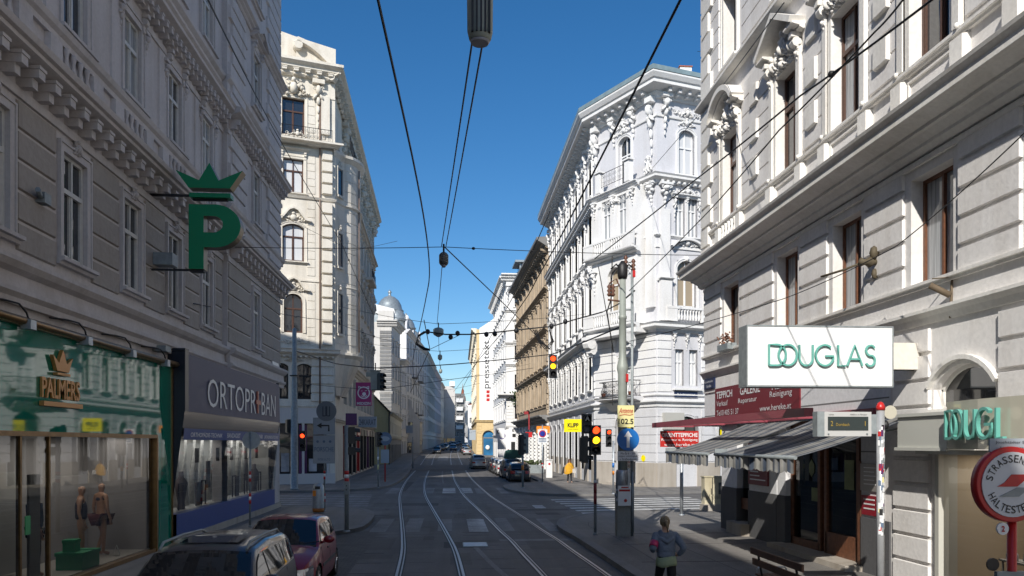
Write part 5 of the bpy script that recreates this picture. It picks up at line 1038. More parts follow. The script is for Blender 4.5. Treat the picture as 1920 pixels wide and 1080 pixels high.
# ---------------- far buildings ----------------
def plain(name, label, p0, p1, H, m, rows_, n, back=12, cor=.7, corh=.8, wsz=(1.2, 2.0), sur='none', gnd=None, gh=4.2, roofm=None, rh=2.5, side=True, dens=None, fm=None, gms=None, z0=None):
    """front runs from p0 to p1 with the street on its right-hand (viewer) side"""
    z0 = -.3 if z0 is None else z0
    ang = math.degrees(math.atan2(p1[1]-p0[1], p1[0]-p0[0])); Ln = math.hypot(p1[0]-p0[0], p1[1]-p0[1]); T = thing(name, label, 'building', (p0[0], p0[1], 0)); f = Fac(T, p0[0], p0[1], ang)
    o = []; xs_ = [Ln*(i+.5)/n for i in range(n)]; kw_ = dict(sm=m, fm=fm or M['win_white'])
    for i, z in enumerate(rows_): o += row(f, xs_, z, wsz[0], wsz[1], sur=sur, style='tm' if n < 9 else '', gms=gms or [M['glass'], M['glass'], M['glass_c']], **kw_)
    mb = MB(); wall(mb, 0, Ln, gh, H, o); f.add('wall', mb, m); o2 = []
    mb = MB(); g_ = [(x, .2, min(2.4, Ln/n*.7), gh-1.0, 0) for x in xs_]; wall(mb, 0, Ln, z0, gh, g_); f.add('ground_floor', mb, gnd or m)
    for x in xs_: t = MB(); t.box(x-min(2.4, Ln/n*.7)/2, x+min(2.4, Ln/n*.7)/2, .25, .3, .2, gh-.8); f.add('shop_window', t, M['glass_dim'])
    q = MB(); q.mould(-.2, Ln+.2, cornice(cor, corh), H-corh*.6); q.mould(0, Ln, SILL(.25, .25), gh); q.mould(0, Ln, PL(.1, .15), (rows_[0] if rows_ else gh)-.35)
    if dens: modillions(q, 0, Ln, H-corh*.6-.3, dens, .2, cor*.7, .35)
    f.add('cornice', q, m)
    q = MB(); q.quad((0, 0, z0), (0, back, z0), (0, back, H), (0, 0, H)); q.quad((Ln, 0, z0), (Ln, back, z0), (Ln, back, H), (Ln, 0, H)); q.quad((0, back, z0), (Ln, back, z0), (Ln, back, H), (0, back, H)); f.add('party_wall', q, m)
    q = MB(); q.quad((-.1, -.3, H+.15), (Ln+.1, -.3, H+.15), (Ln+.1, back*.45, H+rh), (-.1, back*.45, H+rh)); q.quad((-.1, back, H), (Ln+.1, back, H), (Ln+.1, back*.45, H+rh), (-.1, back*.45, H+rh)); q.poly([(0, 0, H), (0, back, H), (0, back*.45, H+rh-.05)]); q.poly([(Ln, 0, H), (Ln, back, H), (Ln, back*.45, H+rh-.05)]); f.add('roof', q, roofm or M['roofdark'])
    return T, f, xs_, Ln
# right side
T, f, xs_, Ln = plain('apartment_building', 'brown stone building with a heavy dark cornice, beyond the brilliant white one on the right', (9.5, 113), (10.3, 84), 24.2, M['tan'], (7.2, 11.4, 15.8, 20.0), 8, cor=1.1, corh=1.0, wsz=(1.3, 2.5), sur='sill hood', gnd=M['white'], dens=26, gh=5.2, fm=M['win_brown'])
q = MB()
for x in xs_ + [Ln]:
    for z in (7.2, 11.4, 15.8, 20): q.box(x-1.8-.2, x-1.8+.2, -.22, .02, z, z+2.8); herm(q, x-1.8, z+1.6, .5, 1.4, .3)
for z in (10.4, 14.9, 19.2): q.mould(0, Ln, cornice(.5, .4), z)
quoins(q, Ln-1.0, Ln, 6, 23, 30, .15, .25); quoins(q, 0, 1, 6, 23, 30, .15, .25); f.add('pilaster', q, M['tan'])
q = MB(); q.mould(0, Ln, cornice(1.0, .7), 5.3); q.mould(-.3, Ln+.3, [(.02, 0), (-.9, .6), (-1.3, .8), (-1.3, 1.1), (.02, 1.2)], 23.6); f.add('dark_cornice', q, M['darkgrey_wall'])
q = MB()
for x in [0.3]+[v-1.8 for v in xs_[1:]]+[Ln-.3]: courses(q, x-.5, x+.5, .3, 5.2, 12, .18, .12, .05)
f.add('rusticated_pier', q, M['white'])
T, f, xs_, Ln = plain('corner_building', 'white stuccoed building with a glazed roof lantern, right of the street behind the brown building', (7.8, 146), (8.2, 118.5), 27.4, M['white'], (6.6, 10.8, 15.4, 19.8, 23.6), 7, cor=1.0, corh=1.0, wsz=(1.2, 2.3), sur='sill hood', dens=24, fm=M['win_brown'])
f2 = Fac(T, 8.2, 118.2, 1); o = []
for x in (.0, ):
    pass
for z in (6.6, 11, 15.3, 18.3, 23.2): win(f2, 1.75, z, .95, 2.2, 0, 'sill hood' if z > 12 else 'none', sm=M['white'], fm=M['win_brown'], gm=M['glass']); o.append((1.75, z, .95, 2.2, 0)); win(f2, 4.3, z, .95, 2.2, 0, 'none', sm=M['white'], fm=M['win_brown'], gm=M['glass']); o.append((4.3, z, .95, 2.2, 0))
mb = MB(); wall(mb, 0, 8, -.2, 27.4, o); f2.add('wall', mb, M['white']); q = MB()
for z in (27.0, ): q.mould(-.8, 8, cornice(1.0, 1.0), z)
for z in (5.2, 10.0, 14.4, 17.6, 22.4): q.mould(-.2, 8, cornice(.35, .35, 2), z)
q.mould(-1.3, 1.0, cornice(1.3, .7, 2), 9.6); q.box(-.9, -.5, -1.2, -.8, 10.3, 11.3); frieze(q, 1.7, 21.2, 2.4, .7, .2); frieze(q, 1.7, 25.8, 2.4, .9, .2); herm(q, .2, 23, .5, 3.5, .5); courses(q, .0, 1.1, 5.6, 9.9, 9, .08, .08); f2.add('cornice', q, M['white'])
q = MB(); q.box(2.2, 5, 1, 5, 28.2, 30.0); f2.add('roof_lantern', q, M['glass']); q = MB(); q.box(1.4, 5.4, .4, 5.4, 30.0, 30.3); [q.box(x-.1, x+.1, .95, 1.05, 28.2, 30) for x in (2.2, 3.6, 4.9)]; q.box(2.1, 5, .9, 5, 28.1, 28.35); f2.add('lantern_frame', q, M['zinc'])
q = MB(); rn = random.Random(3)
for i in range(120): q.ball((1.4+rn.gauss(0, .5), -.4+rn.gauss(0, .2), 10.6-abs(rn.gauss(0, .9))), .1, .1, .12, 5, 3)
f2.add('hanging_plant', q, mat('balcony_foliage', (.04, .07, .02), .9, var=.5)); q = MB(); q.box(.3, 3.0, -.3, .02, .5, 4.8); f2.add('shop_panel', q, M['white_paint']); q = MB(); q.box(.9, 1.4, -.32, -.3, 3.9, 4.4); q.box(.7, 1.3, -.32, -.3, 0.6, 3.2); f2.add('shop_logo', q, M['black'])
# E: blind white gable wall with vertical lettering over a yellow ground floor
T, f, xs_, Ln = plain('corner_building', 'yellow building with a blank white side wall lettered pressetext, on the right', (5.4, 205), (4.85, 151), 24.2, M['paleyellow'], (8.3, 12.2, 16.2, 20.2), 9, cor=1.0, corh=1.1, gnd=M['yellow'], dens=30, gh=7.0, roofm=M['tile'], rh=1.0, wsz=(1.1, 2.1), sur='sill hood')
f2 = Fac(T, 4.85, 150.4, 0); q = MB(); q.prism([(.55, 7.4), (6.2, 7.4), (6.2, 27.6), (3.5, 26.6), (.55, 24.6)], -.03, .3); f2.add('blind_wall', q, plaster('blind_white_wall', (.82, .82, .82), .12)); q = MB(); wall(q, 0, 6.2, -.5, 7.2, [(2.2, .4, 2.2, 5.0, 1.0)], .5); q.box(0, .55, -.02, .3, 7.2, 24.4); f2.add('ground_floor', q, M['yellow'])
q = MB(); q.mould(-.4, 6.2, cornice(.45, .5, 2), 6.9); courses(q, .1, 1.0, 0, 6.8, 10, .06, .08, .03); courses(q, 3.5, 4.4, 0, 6.8, 10, .06, .08, .03); f2.add('cornice', q, M['yellow']); q = MB(); q.box(1.2, 3.3, .45, .5, .4, 5.2); f2.add('arched_door', q, mat('blue_poster', (.02, .16, .35), .4, var=.5, vs=.5)); q = MB(); q.ball((2.1, .3, 2.2), .42, .1, .42, 10, 8); f2.add('white_disc', q, M['white_paint']); q = MB(); q.box(1.1, 3.3, .4, .44, 3.9, 4.1); q.box(1.15, 1.35, .38, .45, .4, 4.8); q.box(3.1, 3.3, .38, .45, .4, 4.8); f2.add('door_frame', q, M['win_grey'])
t = text_mb('pressetext', 1.35, 9.0, .01, align='LEFT'); t.v = [(1.95+.8-z*1.0, -.05, 13.3+x) for x, y, z in t.v]; f2.add('lettering', t, M['letter_black'])
q = MB(); [q.box(1.85, 2.45, -.06, -.05, 10.9+i*.75, 11.45+i*.75) for i in range(3)]; f2.add('red_squares', q, M['red'])
T, f, xs_, Ln = plain('apartment_building', 'small distant white building beyond the yellow building, right side of the street', (8.9, 330), (5.6, 262), 15.5, M['white'], (6, 9.5, 12.5), 12, roofm=M['tile'], back=14, z0=0)
f2 = Fac(T, 5.6, 261, -2); q = MB(); o = row(f2, [1, 2.6, 4.2], 6, .8, 1.8, sm=M['white'], gms=[M['glass']])+row(f2, [1, 2.6, 4.2], 9.5, .8, 1.8, sm=M['white'], gms=[M['glass']]); wall(q, 0, 10, 0, 15.5, o); f2.add('gable_wall', q, M['white'])
# left side
YEL = plaster('ochre_side_wall', (.45, .37, .2), .35)
T, f, xs_, Ln = plain('low_house', 'low two-storey house with an ochre side wall, beside the tall cream corner building', (-8.0, 107), (-8.9, 146), 7.0, plaster('pale_ochre', (.5, .46, .36), .3), (4.3,), 9, cor=.4, corh=.35, gh=3.6, roofm=M['roofdark'], rh=3.6, back=9, wsz=(.9, 1.6), gnd=M['darkgrey_wall'])
f2 = Fac(T, -17, 106.6, 0); q = MB(); q.prism([(0, 0), (9, 0), (9, 7.0), (5.0, 11.2), (0, 11.2)], -.03, 0); f2.add('side_wall', q, YEL); q = MB(); q.tube([(8.9, -.12, .2), (8.9, -.12, 7.0)], .08); q.tube([(9.1, -.25, 7.0), (5.0, -.25, 11.3)], .12); f2.add('gutter', q, M['iron'])
T, f, xs_, Ln = plain('apartment_building', 'grey building with a heavy overhanging cornice and rusticated corner, behind the ochre low house', (-10.7, 146.5), (-9.9, 158), 25.0, M['blueplaster'], (6, 10.5, 15, 19.5), 3, cor=1.1, corh=1.1, back=10, roofm=M['zinc'], sur='sill hood')
f2 = Fac(T, -16.5, 146.5, 0); q = MB(); wall(q, 0, 5.8, 0, 25, []); f2.add('blank_wall', q, M['blueplaster']); q = MB(); courses(q, 3.7, 5.8, 5, 23.5, 26, .12, .12, .04); f2.add('rustication', q, M['darkgrey_wall']); q = MB(); q.mould(3.2, 6.8, cornice(1.0, 1.1), 24.2); q.mould(3.6, 6, cornice(.3, .4, 2), 12); q.box(3.4, 6.2, -.6, 3, 25.3, 27.0); f2.add('cornice', q, M['blueplaster'])
T, f, xs_, Ln = plain('apartment_building', 'narrow rusticated grey building with a projecting cornice, beside the white domed building', (-9.6, 158.5), (-9.2, 166), 19.2, M['palegrey'], (6, 10, 14.5), 2, cor=1.0, corh=.9, back=6, roofm=M['zinc'], sur='sill hood')
f2 = Fac(T, -12.6, 158.5, 0); q = MB(); wall(q, 0, 3.0, 0, 19.2, []); f2.add('side_wall', q, M['palegrey']); q = MB(); courses(q, .5, 3.0, 5, 18.2, 20, .15, .16, .04); q.mould(0, 3.8, cornice(.8, .9), 18.4); f2.add('rustication', q, M['cream'])
T, f, xs_, Ln = plain('low_house', 'small white house with a plain gable and square windows, below the white domed building', (-6.6, 172), (-6.4, 180), 7.5, M['blueplaster'], (4.5,), 2, cor=.2, corh=.2, back=4, gh=3.5, rh=2)
f2 = Fac(T, -10.8, 171, 2); q = MB(); o = [(1.3, 10.2, .9, 1.6, 0), (2.1, 5.6, 1.3, 1.9, 0), (1.9, .6, 1.3, 2.6, 0), (3.4, 8.0, .5, 1.3, 0)]
wall(q, 0, 4.3, 0, 7.6, [p for p in o if p[1] < 7]); wall(q, 0, 2.6, 7.6, 12.0, [o[0]]); q.poly([(2.6, 0, 7.6), (4.3, 0, 7.6), (2.6, 0, 10.6)]); q.poly([(0, 0, 12), (2.6, 0, 12), (2.6, 0, 10.6), (2.6, 0, 7.6)]) if 0 else None; q.poly([(0, 0, 12.0), (2.6, 0, 12.0), (0, 0, 13.6)]); f2.add('gable_wall', q, M['blueplaster'])
for p in o[:3]: win(f2, p[0], p[1], p[2], p[3], 0, 'none', fm=M['win_grey'], sm=CR, gm=M['glass'], depth=.2)
Dm, f, xs_, Ln = plain('domed_building', 'tall white building with grey sheet-metal domes on its roof, left side of the distant street', (-9.2, 168), (-6.1, 216), 26.5, M['palegrey'], (6, 10, 14, 18, 22), 9, cor=.8, corh=.8, back=12, roofm=M['zinc'], rh=4, wsz=(1.4, 2.4), gh=5, sur='sill hood')
f2 = Fac(Dm, -20, 168, 0); q = MB(); q.prism([(0, 0), (10.8, 0), (10.8, 26.5), (9.6, 26.5), (8.2, 31), (0, 33)], -.05, 0); f2.add('party_wall', q, M['white'])
q = MB()
for x in (12, 24): q.box(x-1.8, x+1.8, -1.1, 0, 9.5, 9.8); railing(q, x-1.8, x+1.8, 9.8, 1, -1.05, 5, False); q.box(x-1.8, x+1.8, -1.1, 0, 17.4, 17.7); railing(q, x-1.8, x+1.8, 17.7, 1, -1.05, 5, False)
f.add('balcony', q, M['darkgrey_wall'])
for x, y_, r_, z_ in ((3.0, 3.9, 2.7, 28.3), (1.6, 2.2, 2.0, 26.8), (14, 1.8, 2.1, 26.8), (27, 1.8, 1.9, 26.3)):
    q = MB(); q.lathe([(r_*1.08, 0), (r_*1.08, r_*.3), (r_*.98, r_*.34), (r_*.98, r_*.9), (r_*1.1, r_*.95), (r_*1.1, r_*1.05), (r_*.98, r_*1.15), (r_*.9, r_*1.5), (r_*.7, r_*1.85), (r_*.4, r_*2.1), (r_*.12, r_*2.2), (r_*.1, r_*2.4), (r_*.16, r_*2.5), (.02, r_*2.7)], (0, 0, 0), 20); f.add('dome', q, M['zinc'], (x, y_, z_))
    q = MB(); q.prism([(x-1.8, 26), (x+1.8, 26), (x+1.4, 28.2), (x+.5, 28.8), (x, 30), (x-.5, 28.8), (x-1.4, 28.2)], -.1, .3); f.add('gable', q, M['palegrey'])
plain('apartment_building', 'pale grey distant building in the left row, next after the domed one', (-6.1, 216.5), (-5.1, 255), 26.6, M['blueplaster'], (6.5, 10.5, 14.5, 18.5, 22.5), 10, sur='sill hood', gh=5)
plain('apartment_building', 'distant left-row building with a zinc roof between two grey neighbours', (-5.1, 255.5), (-3.7, 299), 26.2, M['palegrey'], (6.5, 10.5, 14.5, 18.5, 22.5), 10, roofm=M['zinc'], gh=5, sur='sill hood')
plain('apartment_building', 'distant yellowish building near the far end of the left row', (-3.7, 300), (-2.8, 330), 25.5, M['paleyellow'], (7.5, 11.5, 15.5, 19.5), 8, gh=5)
T = thing('apartment_building', 'blank grey party wall of a distant building where the street bends', 'building', (-2.8, 331, 0)); f = Fac(T, -2.8, 331, 0); q = MB(); q.prism([(-8, 0), (4.6, 0), (4.6, 25.5), (2.5, 26.5), (-8, 26.5)], 0, 12); f.add('wall', q, M['blueplaster']); q = MB(); q.box(2.3, 4.5, -.2, 8, 26.5, 28.6); f.add('roof_cabin', q, M['white']); q = MB(); [q.box(x, x+1.6, -.05, 0, 1.5, 5) for x in (-1, 1.2, 3)]; f.add('shop_window', q, M['glass_dim'])
T = thing('apartment_building', 'distant grey building with white stacked balconies facing down the street', 'building', (1.8, 362, 0)); f = Fac(T, 1.2, 362, 8); q = MB(); o = [(x, z, 1.1, 2, 0) for x in (.8, 2.2, 4.0) for z in (6, 10, 14.2, 18.4, 22.2)]; wall(q, -1, 5.2, 0, 25, o); q.box(-1, 5.2, 0.5, 10, 25, 25.5); f.add('wall', q, M['darkgrey_wall'])
for a_x, z, w_, h_, _ in o: win(f, a_x, z, w_, h_, 0, 'none', sm=CR)
for z in (9.3, 13.5, 17.7, 21.5): q = MB(); q.box(1.2, 4.2, -1.1, 0, z, z+1.7); f.add('balcony', q, M['white'])
T = thing('corner_building', 'distant white building with a red pointed turret closing the view', 'building', (6, 383, 0)); f = Fac(T, 5.6, 383, 10); q = MB(); o = [(x, z, .9, 2, 0) for x in (1, 2.4, 3.6) for z in (6, 10, 14.2, 18.4)]; wall(q, -.6, 4.4, 0, 22.5, o); q.box(-.6, 4.4, .5, 10, 22, 22.5); q.quad((4.4, 0, 0), (4.4, 12, 0), (4.4, 12, 22.5), (4.4, 0, 22.5)); f.add('wall', q, M['palegrey'])
for a_x, z, w_, h_, _ in o: win(f, a_x, z, w_, h_, 0, 'none', sm=CR)
q = MB(); q.lathe([(1.3, 6), (1.3, 22.5), (1.5, 22.8), (1.4, 23.0)], (2.6, -.3, 0), 12); f.add('turret', q, M['white']); q = MB(); q.lathe([(1.5, 22.9), (1.45, 24.5), (1.2, 25.6), (.7, 26.2), (.6, 27.5), (.7, 27.9), (.15, 29.4), (.05, 31.5)], (0.2, .3, 0), 12); q.prism([(-3.5, 22.9), (-.8, 22.9), (-1.2, 25.2), (-3, 25.2)], -.2, 2); f.add('turret_roof', q, M['tile'])
# ---------------- cars ----------------
def paint(name, c, coat=1, metal=0, rough=.35):
    return mat(name, c, rough, metal, coat=coat, var=.06, vs=1.5)
CARGLASS = glass('car_glass', (.012, .016, .02), 1.6, 0); LAMPG = mat('headlamp_glass', (.5, .52, .55), .08, .6, coat=1); TAIL = mat('tail_lamp_red', (.3, .01, .01), .15, coat=1)
def interp(P, t):
    if t <= P[0][0]: return P[0][1]
    for (a, b), (c, d) in zip(P, P[1:]):
        if t <= c:
            u = (t-a)/(c-a); u = u*u*(3-2*u) if 0 else u; return b+(d-b)*u
    return P[-1][1]
def car(label, pm, x, y, rz, s, group=None, name='parked_car', cat='car', rails=False, plates=True):
    L, Wd, H = s['L'], s['W'], s['H']; wb = s['wb']; fo = s['fo']; wr = s.get('wr', .31)
    T = thing(name, label, cat, (x, y, zg(y)), rz, group)
    yf = L/2; yr = -L/2; ya1 = yf-fo; ya2 = ya1-wb
    belt = s['belt']; roof = s['roof']         # lists (t 0 front..1 rear, z)
    tt = lambda yy: (yf-yy)/L
    zb = lambda yy: interp(belt, tt(yy)); zr = lambda yy: interp(roof, tt(yy))
    def hw(yy, z):   # half width
        t = abs(2*tt(yy)-1); pl = 1-.20*t**5; f = (z-.2)/(max(.3, zb(yy)-.2)); f = max(0, min(1, f)); return Wd/2*pl*(1-.07*(1-f)**3*0-.05*max(0, .25-f)/.25-.055*max(0, (f-.55)/.45)**2)
    def yend(z, sgn):   # nose and tail profile
        f = (z-.2)/.6; d = (.10*max(0, f-.45)**1.5+.05*max(0, .3-f)); return sgn*(L/2-d*(1.2 if sgn > 0 else .8))
    N = 56; K = 9
    b = MB(); G = {}
    for i in range(N+1):
        t = i/N; yy0 = yf-L*t
        for k in range(K+1):
            z = .2+(zb(yy0)-.2)*(k/K); f = (2*t-1); e0, e1 = yend(z, 1), yend(z, -1); yy = e0+(e1-e0)*t
            for sd in (-1, 1): G[i, k, sd] = [sd*hw(yy0, z), yy, z]
    for i in range(N+1):        # wheel arches: snap the grid to the circle
        for k in range(K+1):
            for sd in (-1, 1):
                p = G[i, k, sd]
                for ay in (ya1, ya2):
                    dx, dz = p[1]-ay, p[2]-wr; d = math.hypot(dx, dz)
                    if abs(d-(wr+.05)) < .055 and d > 1e-6: p[1] = ay+dx/d*(wr+.05); p[2] = wr+dz/d*(wr+.05)
    idx = {k: i for i, k in enumerate(G)}; b.v = [tuple(v) for v in G.values()]
    for i in range(N):
        for k in range(K):
            for sd in (-1, 1):
                q = [(i, k, sd), (i+1, k, sd), (i+1, k+1, sd), (i, k+1, sd)]; cy = sum(G[c][1] for c in q)/4; cz = sum(G[c][2] for c in q)/4
                if any(math.hypot(cy-a, cz-wr) < wr+.04 for a in (ya1, ya2)): continue
                f = [idx[c] for c in q]; b.f.append(tuple(f if sd < 0 else f[::-1])); b.sm.append(True)
    # deck (bonnet, boot) with crown, front and rear ends
    M_ = 8; dk = []
    for i in range(N+1):
        rowi = []
        for j in range(M_+1):
            u = 2*j/M_-1; a = G[i, K, 1]; rowi.append(len(b.v)); b.v.append((a[0]*u, a[1]+(.06*(1-u*u) if i < 3 else 0), a[2]+.05*(1-u**4)*min(1, i/4, (N-i)/3)))
        dk.append(rowi)
    for i in range(N):
        for j in range(M_): b.f.append((dk[i][j], dk[i][j+1], dk[i+1][j+1], dk[i+1][j])); b.sm.append(True)
    for e, bul in ((0, .10), (N, -.07)):
        g = []
        for k in range(K+1):
            rw = []
            for j in range(M_+1):
                u = 2*j/M_-1; a = G[e, k, 1]; rw.append(len(b.v)); b.v.append((a[0]*u, a[1]+bul*(1-abs(u)**2.5), a[2]+(.0 if k < K else .0)))
            g.append(rw)
        for k in range(K):
            for j in range(M_): f = (g[k][j], g[k][j+1], g[k+1][j+1], g[k+1][j]); b.f.append(f if e else f[::-1]); b.sm.append(True)
    # cabin
    yc0 = yf-L*s['cowl']; yc1 = yf-L*s['tailtop']; tan = s.get('tumble', .33)
    def cw(yy, z): return hw(yy, zb(yy))*.985-(z-zb(yy))*tan
    n = 34; ring = []
    for i in range(n+1):
        yy = yc0+(yc1-yc0)*i/n; z0 = zb(yy)-.02; z1 = max(z0+.01, zr(yy)); rg = []
        pr = [(-cw(yy, z0), z0), (-cw(yy, z0+(z1-z0)*.5), z0+(z1-z0)*.5), (-cw(yy, z1)-.0, z0+(z1-z0)*.9), (-cw(yy, z1)+.05, z1-.01), (-cw(yy, z1)*.6, z1+.03*min(1, (z1-z0)*3)), (0, z1+.045*min(1, (z1-z0)*3))]
        pr = pr + [(-a, c) for a, c in pr[-2::-1]]
        for a, c in pr: rg.append(len(b.v)); b.v.append((a, yy, c))
        ring.append(rg)
    for i in range(n):
        for j in range(10): b.f.append((ring[i][j], ring[i+1][j], ring[i+1][j+1], ring[i][j+1])); b.sm.append(True)
    b.build('body', pm, T)
    # glazing
    def band(name, t0, t1, w0=.9, off=.006, par=T):
        g = MB(); m = 10; y0, y1 = yf-L*t0, yf-L*t1; rows = []
        for i in range(m+1):
            yy = y0+(y1-y0)*i/m; z1 = max(zb(yy), zr(yy)); rw = []
            for j in range(9):
                u = (2*j/8-1); wv = cw(yy, z1)*w0; up = min(1, (z1-zb(yy)+.02)*3); zz = z1+(.045-.045*abs(u*w0)**2)*up; rw.append((u*wv, yy, zz+off+.004))
            rows.append(rw)
        for i in range(m):
            for j in range(8): g.quad(rows[i][j], rows[i][j+1], rows[i+1][j+1], rows[i+1][j], True)
        return g.build(name, CARGLASS, par)
    ws = band('windscreen', s['cowl']+.015, s['wtop']-.005, .93); band('rear_window', s['rtop']+.005, s['tailtop']-.03, .86)
    wp = MB()
    for q in (-.35, .25): y0 = yc0-.05; wp.tube([(q, y0, zb(y0)+.07), (q-.42, y0-.09, zb(y0-.09)+.11)], .012, 5)
    wp.build('wiper', M['black'], ws)
    for sd in (-1, 1):
        for (t0, t1) in s['side']:
            g = MB(); m = 14; y0, y1 = yf-L*t0, yf-L*t1; prev = None
            for i in range(m+1):
                yy = y0+(y1-y0)*i/m; lo = zb(yy)+.035; hi = min(zr(yy)-.085, H-.13)
                if hi < lo+.02: prev = None; continue
                c = [(sd*(cw(yy, z)+.012), yy, z) for z in (lo, (lo+hi)/2, hi)]
                if prev: g.quad(prev[0], c[0], c[1], prev[1], True); g.quad(prev[1], c[1], c[2], prev[2], True)
                prev = c
            if g.f: g.build('side_window', CARGLASS, T)
        mi = MB(); ym = yc0-.42; mi.ball((sd*(Wd/2+.09), ym, zb(ym)+.10), .12, .07, .08, 9, 6); mi.tube([(sd*(Wd/2-.08), ym, zb(ym)+.03), (sd*(Wd/2+.04), ym, zb(ym)+.07)], .03); mi.build('wing_mirror', s.get('mirror') or pm, T)
        hd = MB(); m = 5      # head and tail lamps wrap the corners
        for end, nm, mm, lv in ((1, 'headlight', LAMPG, s.get('hl', (.55, .78))), (-1, 'tail_light', TAIL, s.get('tl', (.6, .85)))):
            g = MB(); e = 0 if end > 0 else N; zt = G[e, K, 1][2]; z0, z1 = .2+(zt-.2)*lv[0], .2+(zt-.2)*lv[1]; rows = []
            for k in range(5):
                z = z0+(z1-z0)*k/4; hwv = hw(end*L/2*.999, z); ye = yend(z, end); rw = []
                for j in range(9):
                    u = j/8
                    if u < .6: uu = .55+.45*u/.6; rw.append((sd*(hwv*uu+.004), ye+end*(.10 if end > 0 else .07)*(1-uu**2.5)+end*.008, z))
                    else:
                        back = (u-.6)/.4*(.34 if end > 0 else .14); yy = ye-end*back; rw.append((sd*(hw(yy, z)+.009), yy+end*.004, z+back*.12))
                rows.append(rw)
            for k in range(4):
                for j in range(8): g.quad(rows[k][j], rows[k][j+1], rows[k+1][j+1], rows[k+1][j], True)
            g.build(nm, mm, T)
        for ay in (ya1, ya2):
            w_ = MB(); xo = sd*(Wd/2-.02); xi = sd*(Wd/2-.22)
            w_.lathe([(wr*.62, xi), (wr*.97, xi+sd*.01), (wr, xi+sd*.05), (wr, xo-sd*.04), (wr*.95, xo), (wr*.66, xo-sd*.005), (wr*.62, xo-sd*.03)], (0, 0, 0), 22, 'x'); W_o = w_.build('wheel', M['rubber'], T, (0, ay, wr))
            r_ = MB(); r_.lathe([(.02, xo-sd*.03), (wr*.2, xo-sd*.02), (wr*.22, xo-sd*.045), (wr*.6, xo-sd*.05), (wr*.65, xo-sd*.012)], (0, 0, 0), 20, 'x')
            for q in range(7): a = q*2*PI/7; r_.tube([(xo-sd*.03, math.cos(a)*wr*.15, math.sin(a)*wr*.15), (xo-sd*.025, math.cos(a)*wr*.62, math.sin(a)*wr*.62)], .022, 5)
            r_.build('rim', M['chrome'], W_o)
            wl = MB(); wl.lathe([(wr+.052, sd*(Wd/2-.45)), (wr+.052, sd*(Wd/2-.03))], (0, 0, 0), 20, 'x', True); wl.f = wl.f[:-1]; wl.sm = wl.sm[:-1]; wl.build('wheel_well', M['black'], T, (0, ay, wr))
    tr = MB(); ft = L/2+.10; zc = s.get('grz', .5)
    tr.box(-Wd*.3, Wd*.3, ft-.16, ft+.008-.0, .28, .40); tr.box(-.32, .32, ft-.12, ft+.004, zc, zc+.09); tr.build('grille', M['black'], T)
    tr = MB(); tr.box(-Wd*.44, Wd*.44, -.3, .3, .15, .24); tr.box(-Wd*.42, Wd*.42, yr+.1, yf-.1, .14, .22); tr.build('underbody', M['black'], T)
    tb = MB(); tb.box(-Wd*.40, Wd*.40, -L/2-.085, -L/2+.05, .24, .40); tb.build('rear_bumper', M['black'], T)
    if s.get('strip'):
        st = MB()
        for sd in (-1, 1): st.box(*sorted((sd*(Wd/2+.012), sd*(Wd/2-.03))), ya2+wr+.1, ya1-wr-.1, .5, .56)
        st.build('side_strip', M['black'], T)
    for e in (1, -1):
        p = MB(); ye = e*(L/2+(.115 if e > 0 else .085)); p.box(-.26, .26, ye-.01, ye+.01, .42 if e > 0 else s.get('plz', .5), (.42 if e > 0 else s.get('plz', .5))+.11); p.build('number_plate', mat('plate_white', (.5, .5, .5), .4) if 'plate_white' not in D.materials else D.materials['plate_white'], T)
    dl = MB()
    for sd in (-1, 1):
        for t in s['doors']: yy = yf-L*t; dl.tube([(sd*(hw(yy, z)+.001), yy, z) for z in (.32, .5, .7, zb(yy)-.02)], .006, 4)
        for t in s['doors'][1:]: yy = yf-L*t+.14; dl.box(*sorted((sd*(hw(yy, .8)-.005), sd*(hw(yy, .8)+.02))), yy-.0, yy+.14, zb(yy)-.16, zb(yy)-.13)
    dl.build('door_gap', M['black'], T)
    if rails:
        r_ = MB()
        for sd in (-1, 1): r_.tube([(sd*.58, yf-L*(.36+.02), H-.06), (sd*.585, yf-L*.42, H+.03), (sd*.585, yf-L*.6, H+.045), (sd*.585, yf-L*.8, H+.02), (sd*.57, yf-L*.85, H-.05)], .02, 7)
        r_.build('roof_rail', M['polegrey'], T)
        sr = MB(); y0, y1 = yf-L*.44, yf-L*.56; sr.quad((-.4, y0, zr(y0)+.055), (.4, y0, zr(y0)+.055), (.4, y1, zr(y1)+.055), (-.4, y1, zr(y1)+.055)); sr.build('sunroof', CARGLASS, T)
    return T
hatch = dict(L=3.85, W=1.66, H=1.43, wb=2.44, fo=.78, wr=.29, belt=[(0, .62), (.03, .69), (.12, .80), (.24, .90), (.34, .93), (.85, 1.0), (.96, .98), (1, .90)], roof=[(.24, .86), (.45, 1.36), (.5, 1.415), (.62, 1.43), (.8, 1.38), (.9, 1.3), (.985, .95)], cowl=.24, wtop=.455, rtop=.87, tailtop=.985, side=[(.30, .535), (.55, .86)], doors=(.3, .545), hl=(.45, .98), strip=1)
suv = dict(L=4.55, W=1.82, H=1.68, wb=2.63, fo=.88, wr=.35, belt=[(0, .80), (.03, .88), (.12, .97), (.22, 1.03), (.3, 1.07), (.9, 1.14), (.97, 1.08), (1, 1.0)], roof=[(.22, .99), (.37, 1.55), (.42, 1.63), (.6, 1.68), (.85, 1.64), (.92, 1.56), (.985, 1.12)], cowl=.22, wtop=.385, rtop=.905, tailtop=.985, side=[(.26, .45), (.465, .68), (.69, .88)], doors=(.27, .46, .69), hl=(.6, .88), plz=.8)
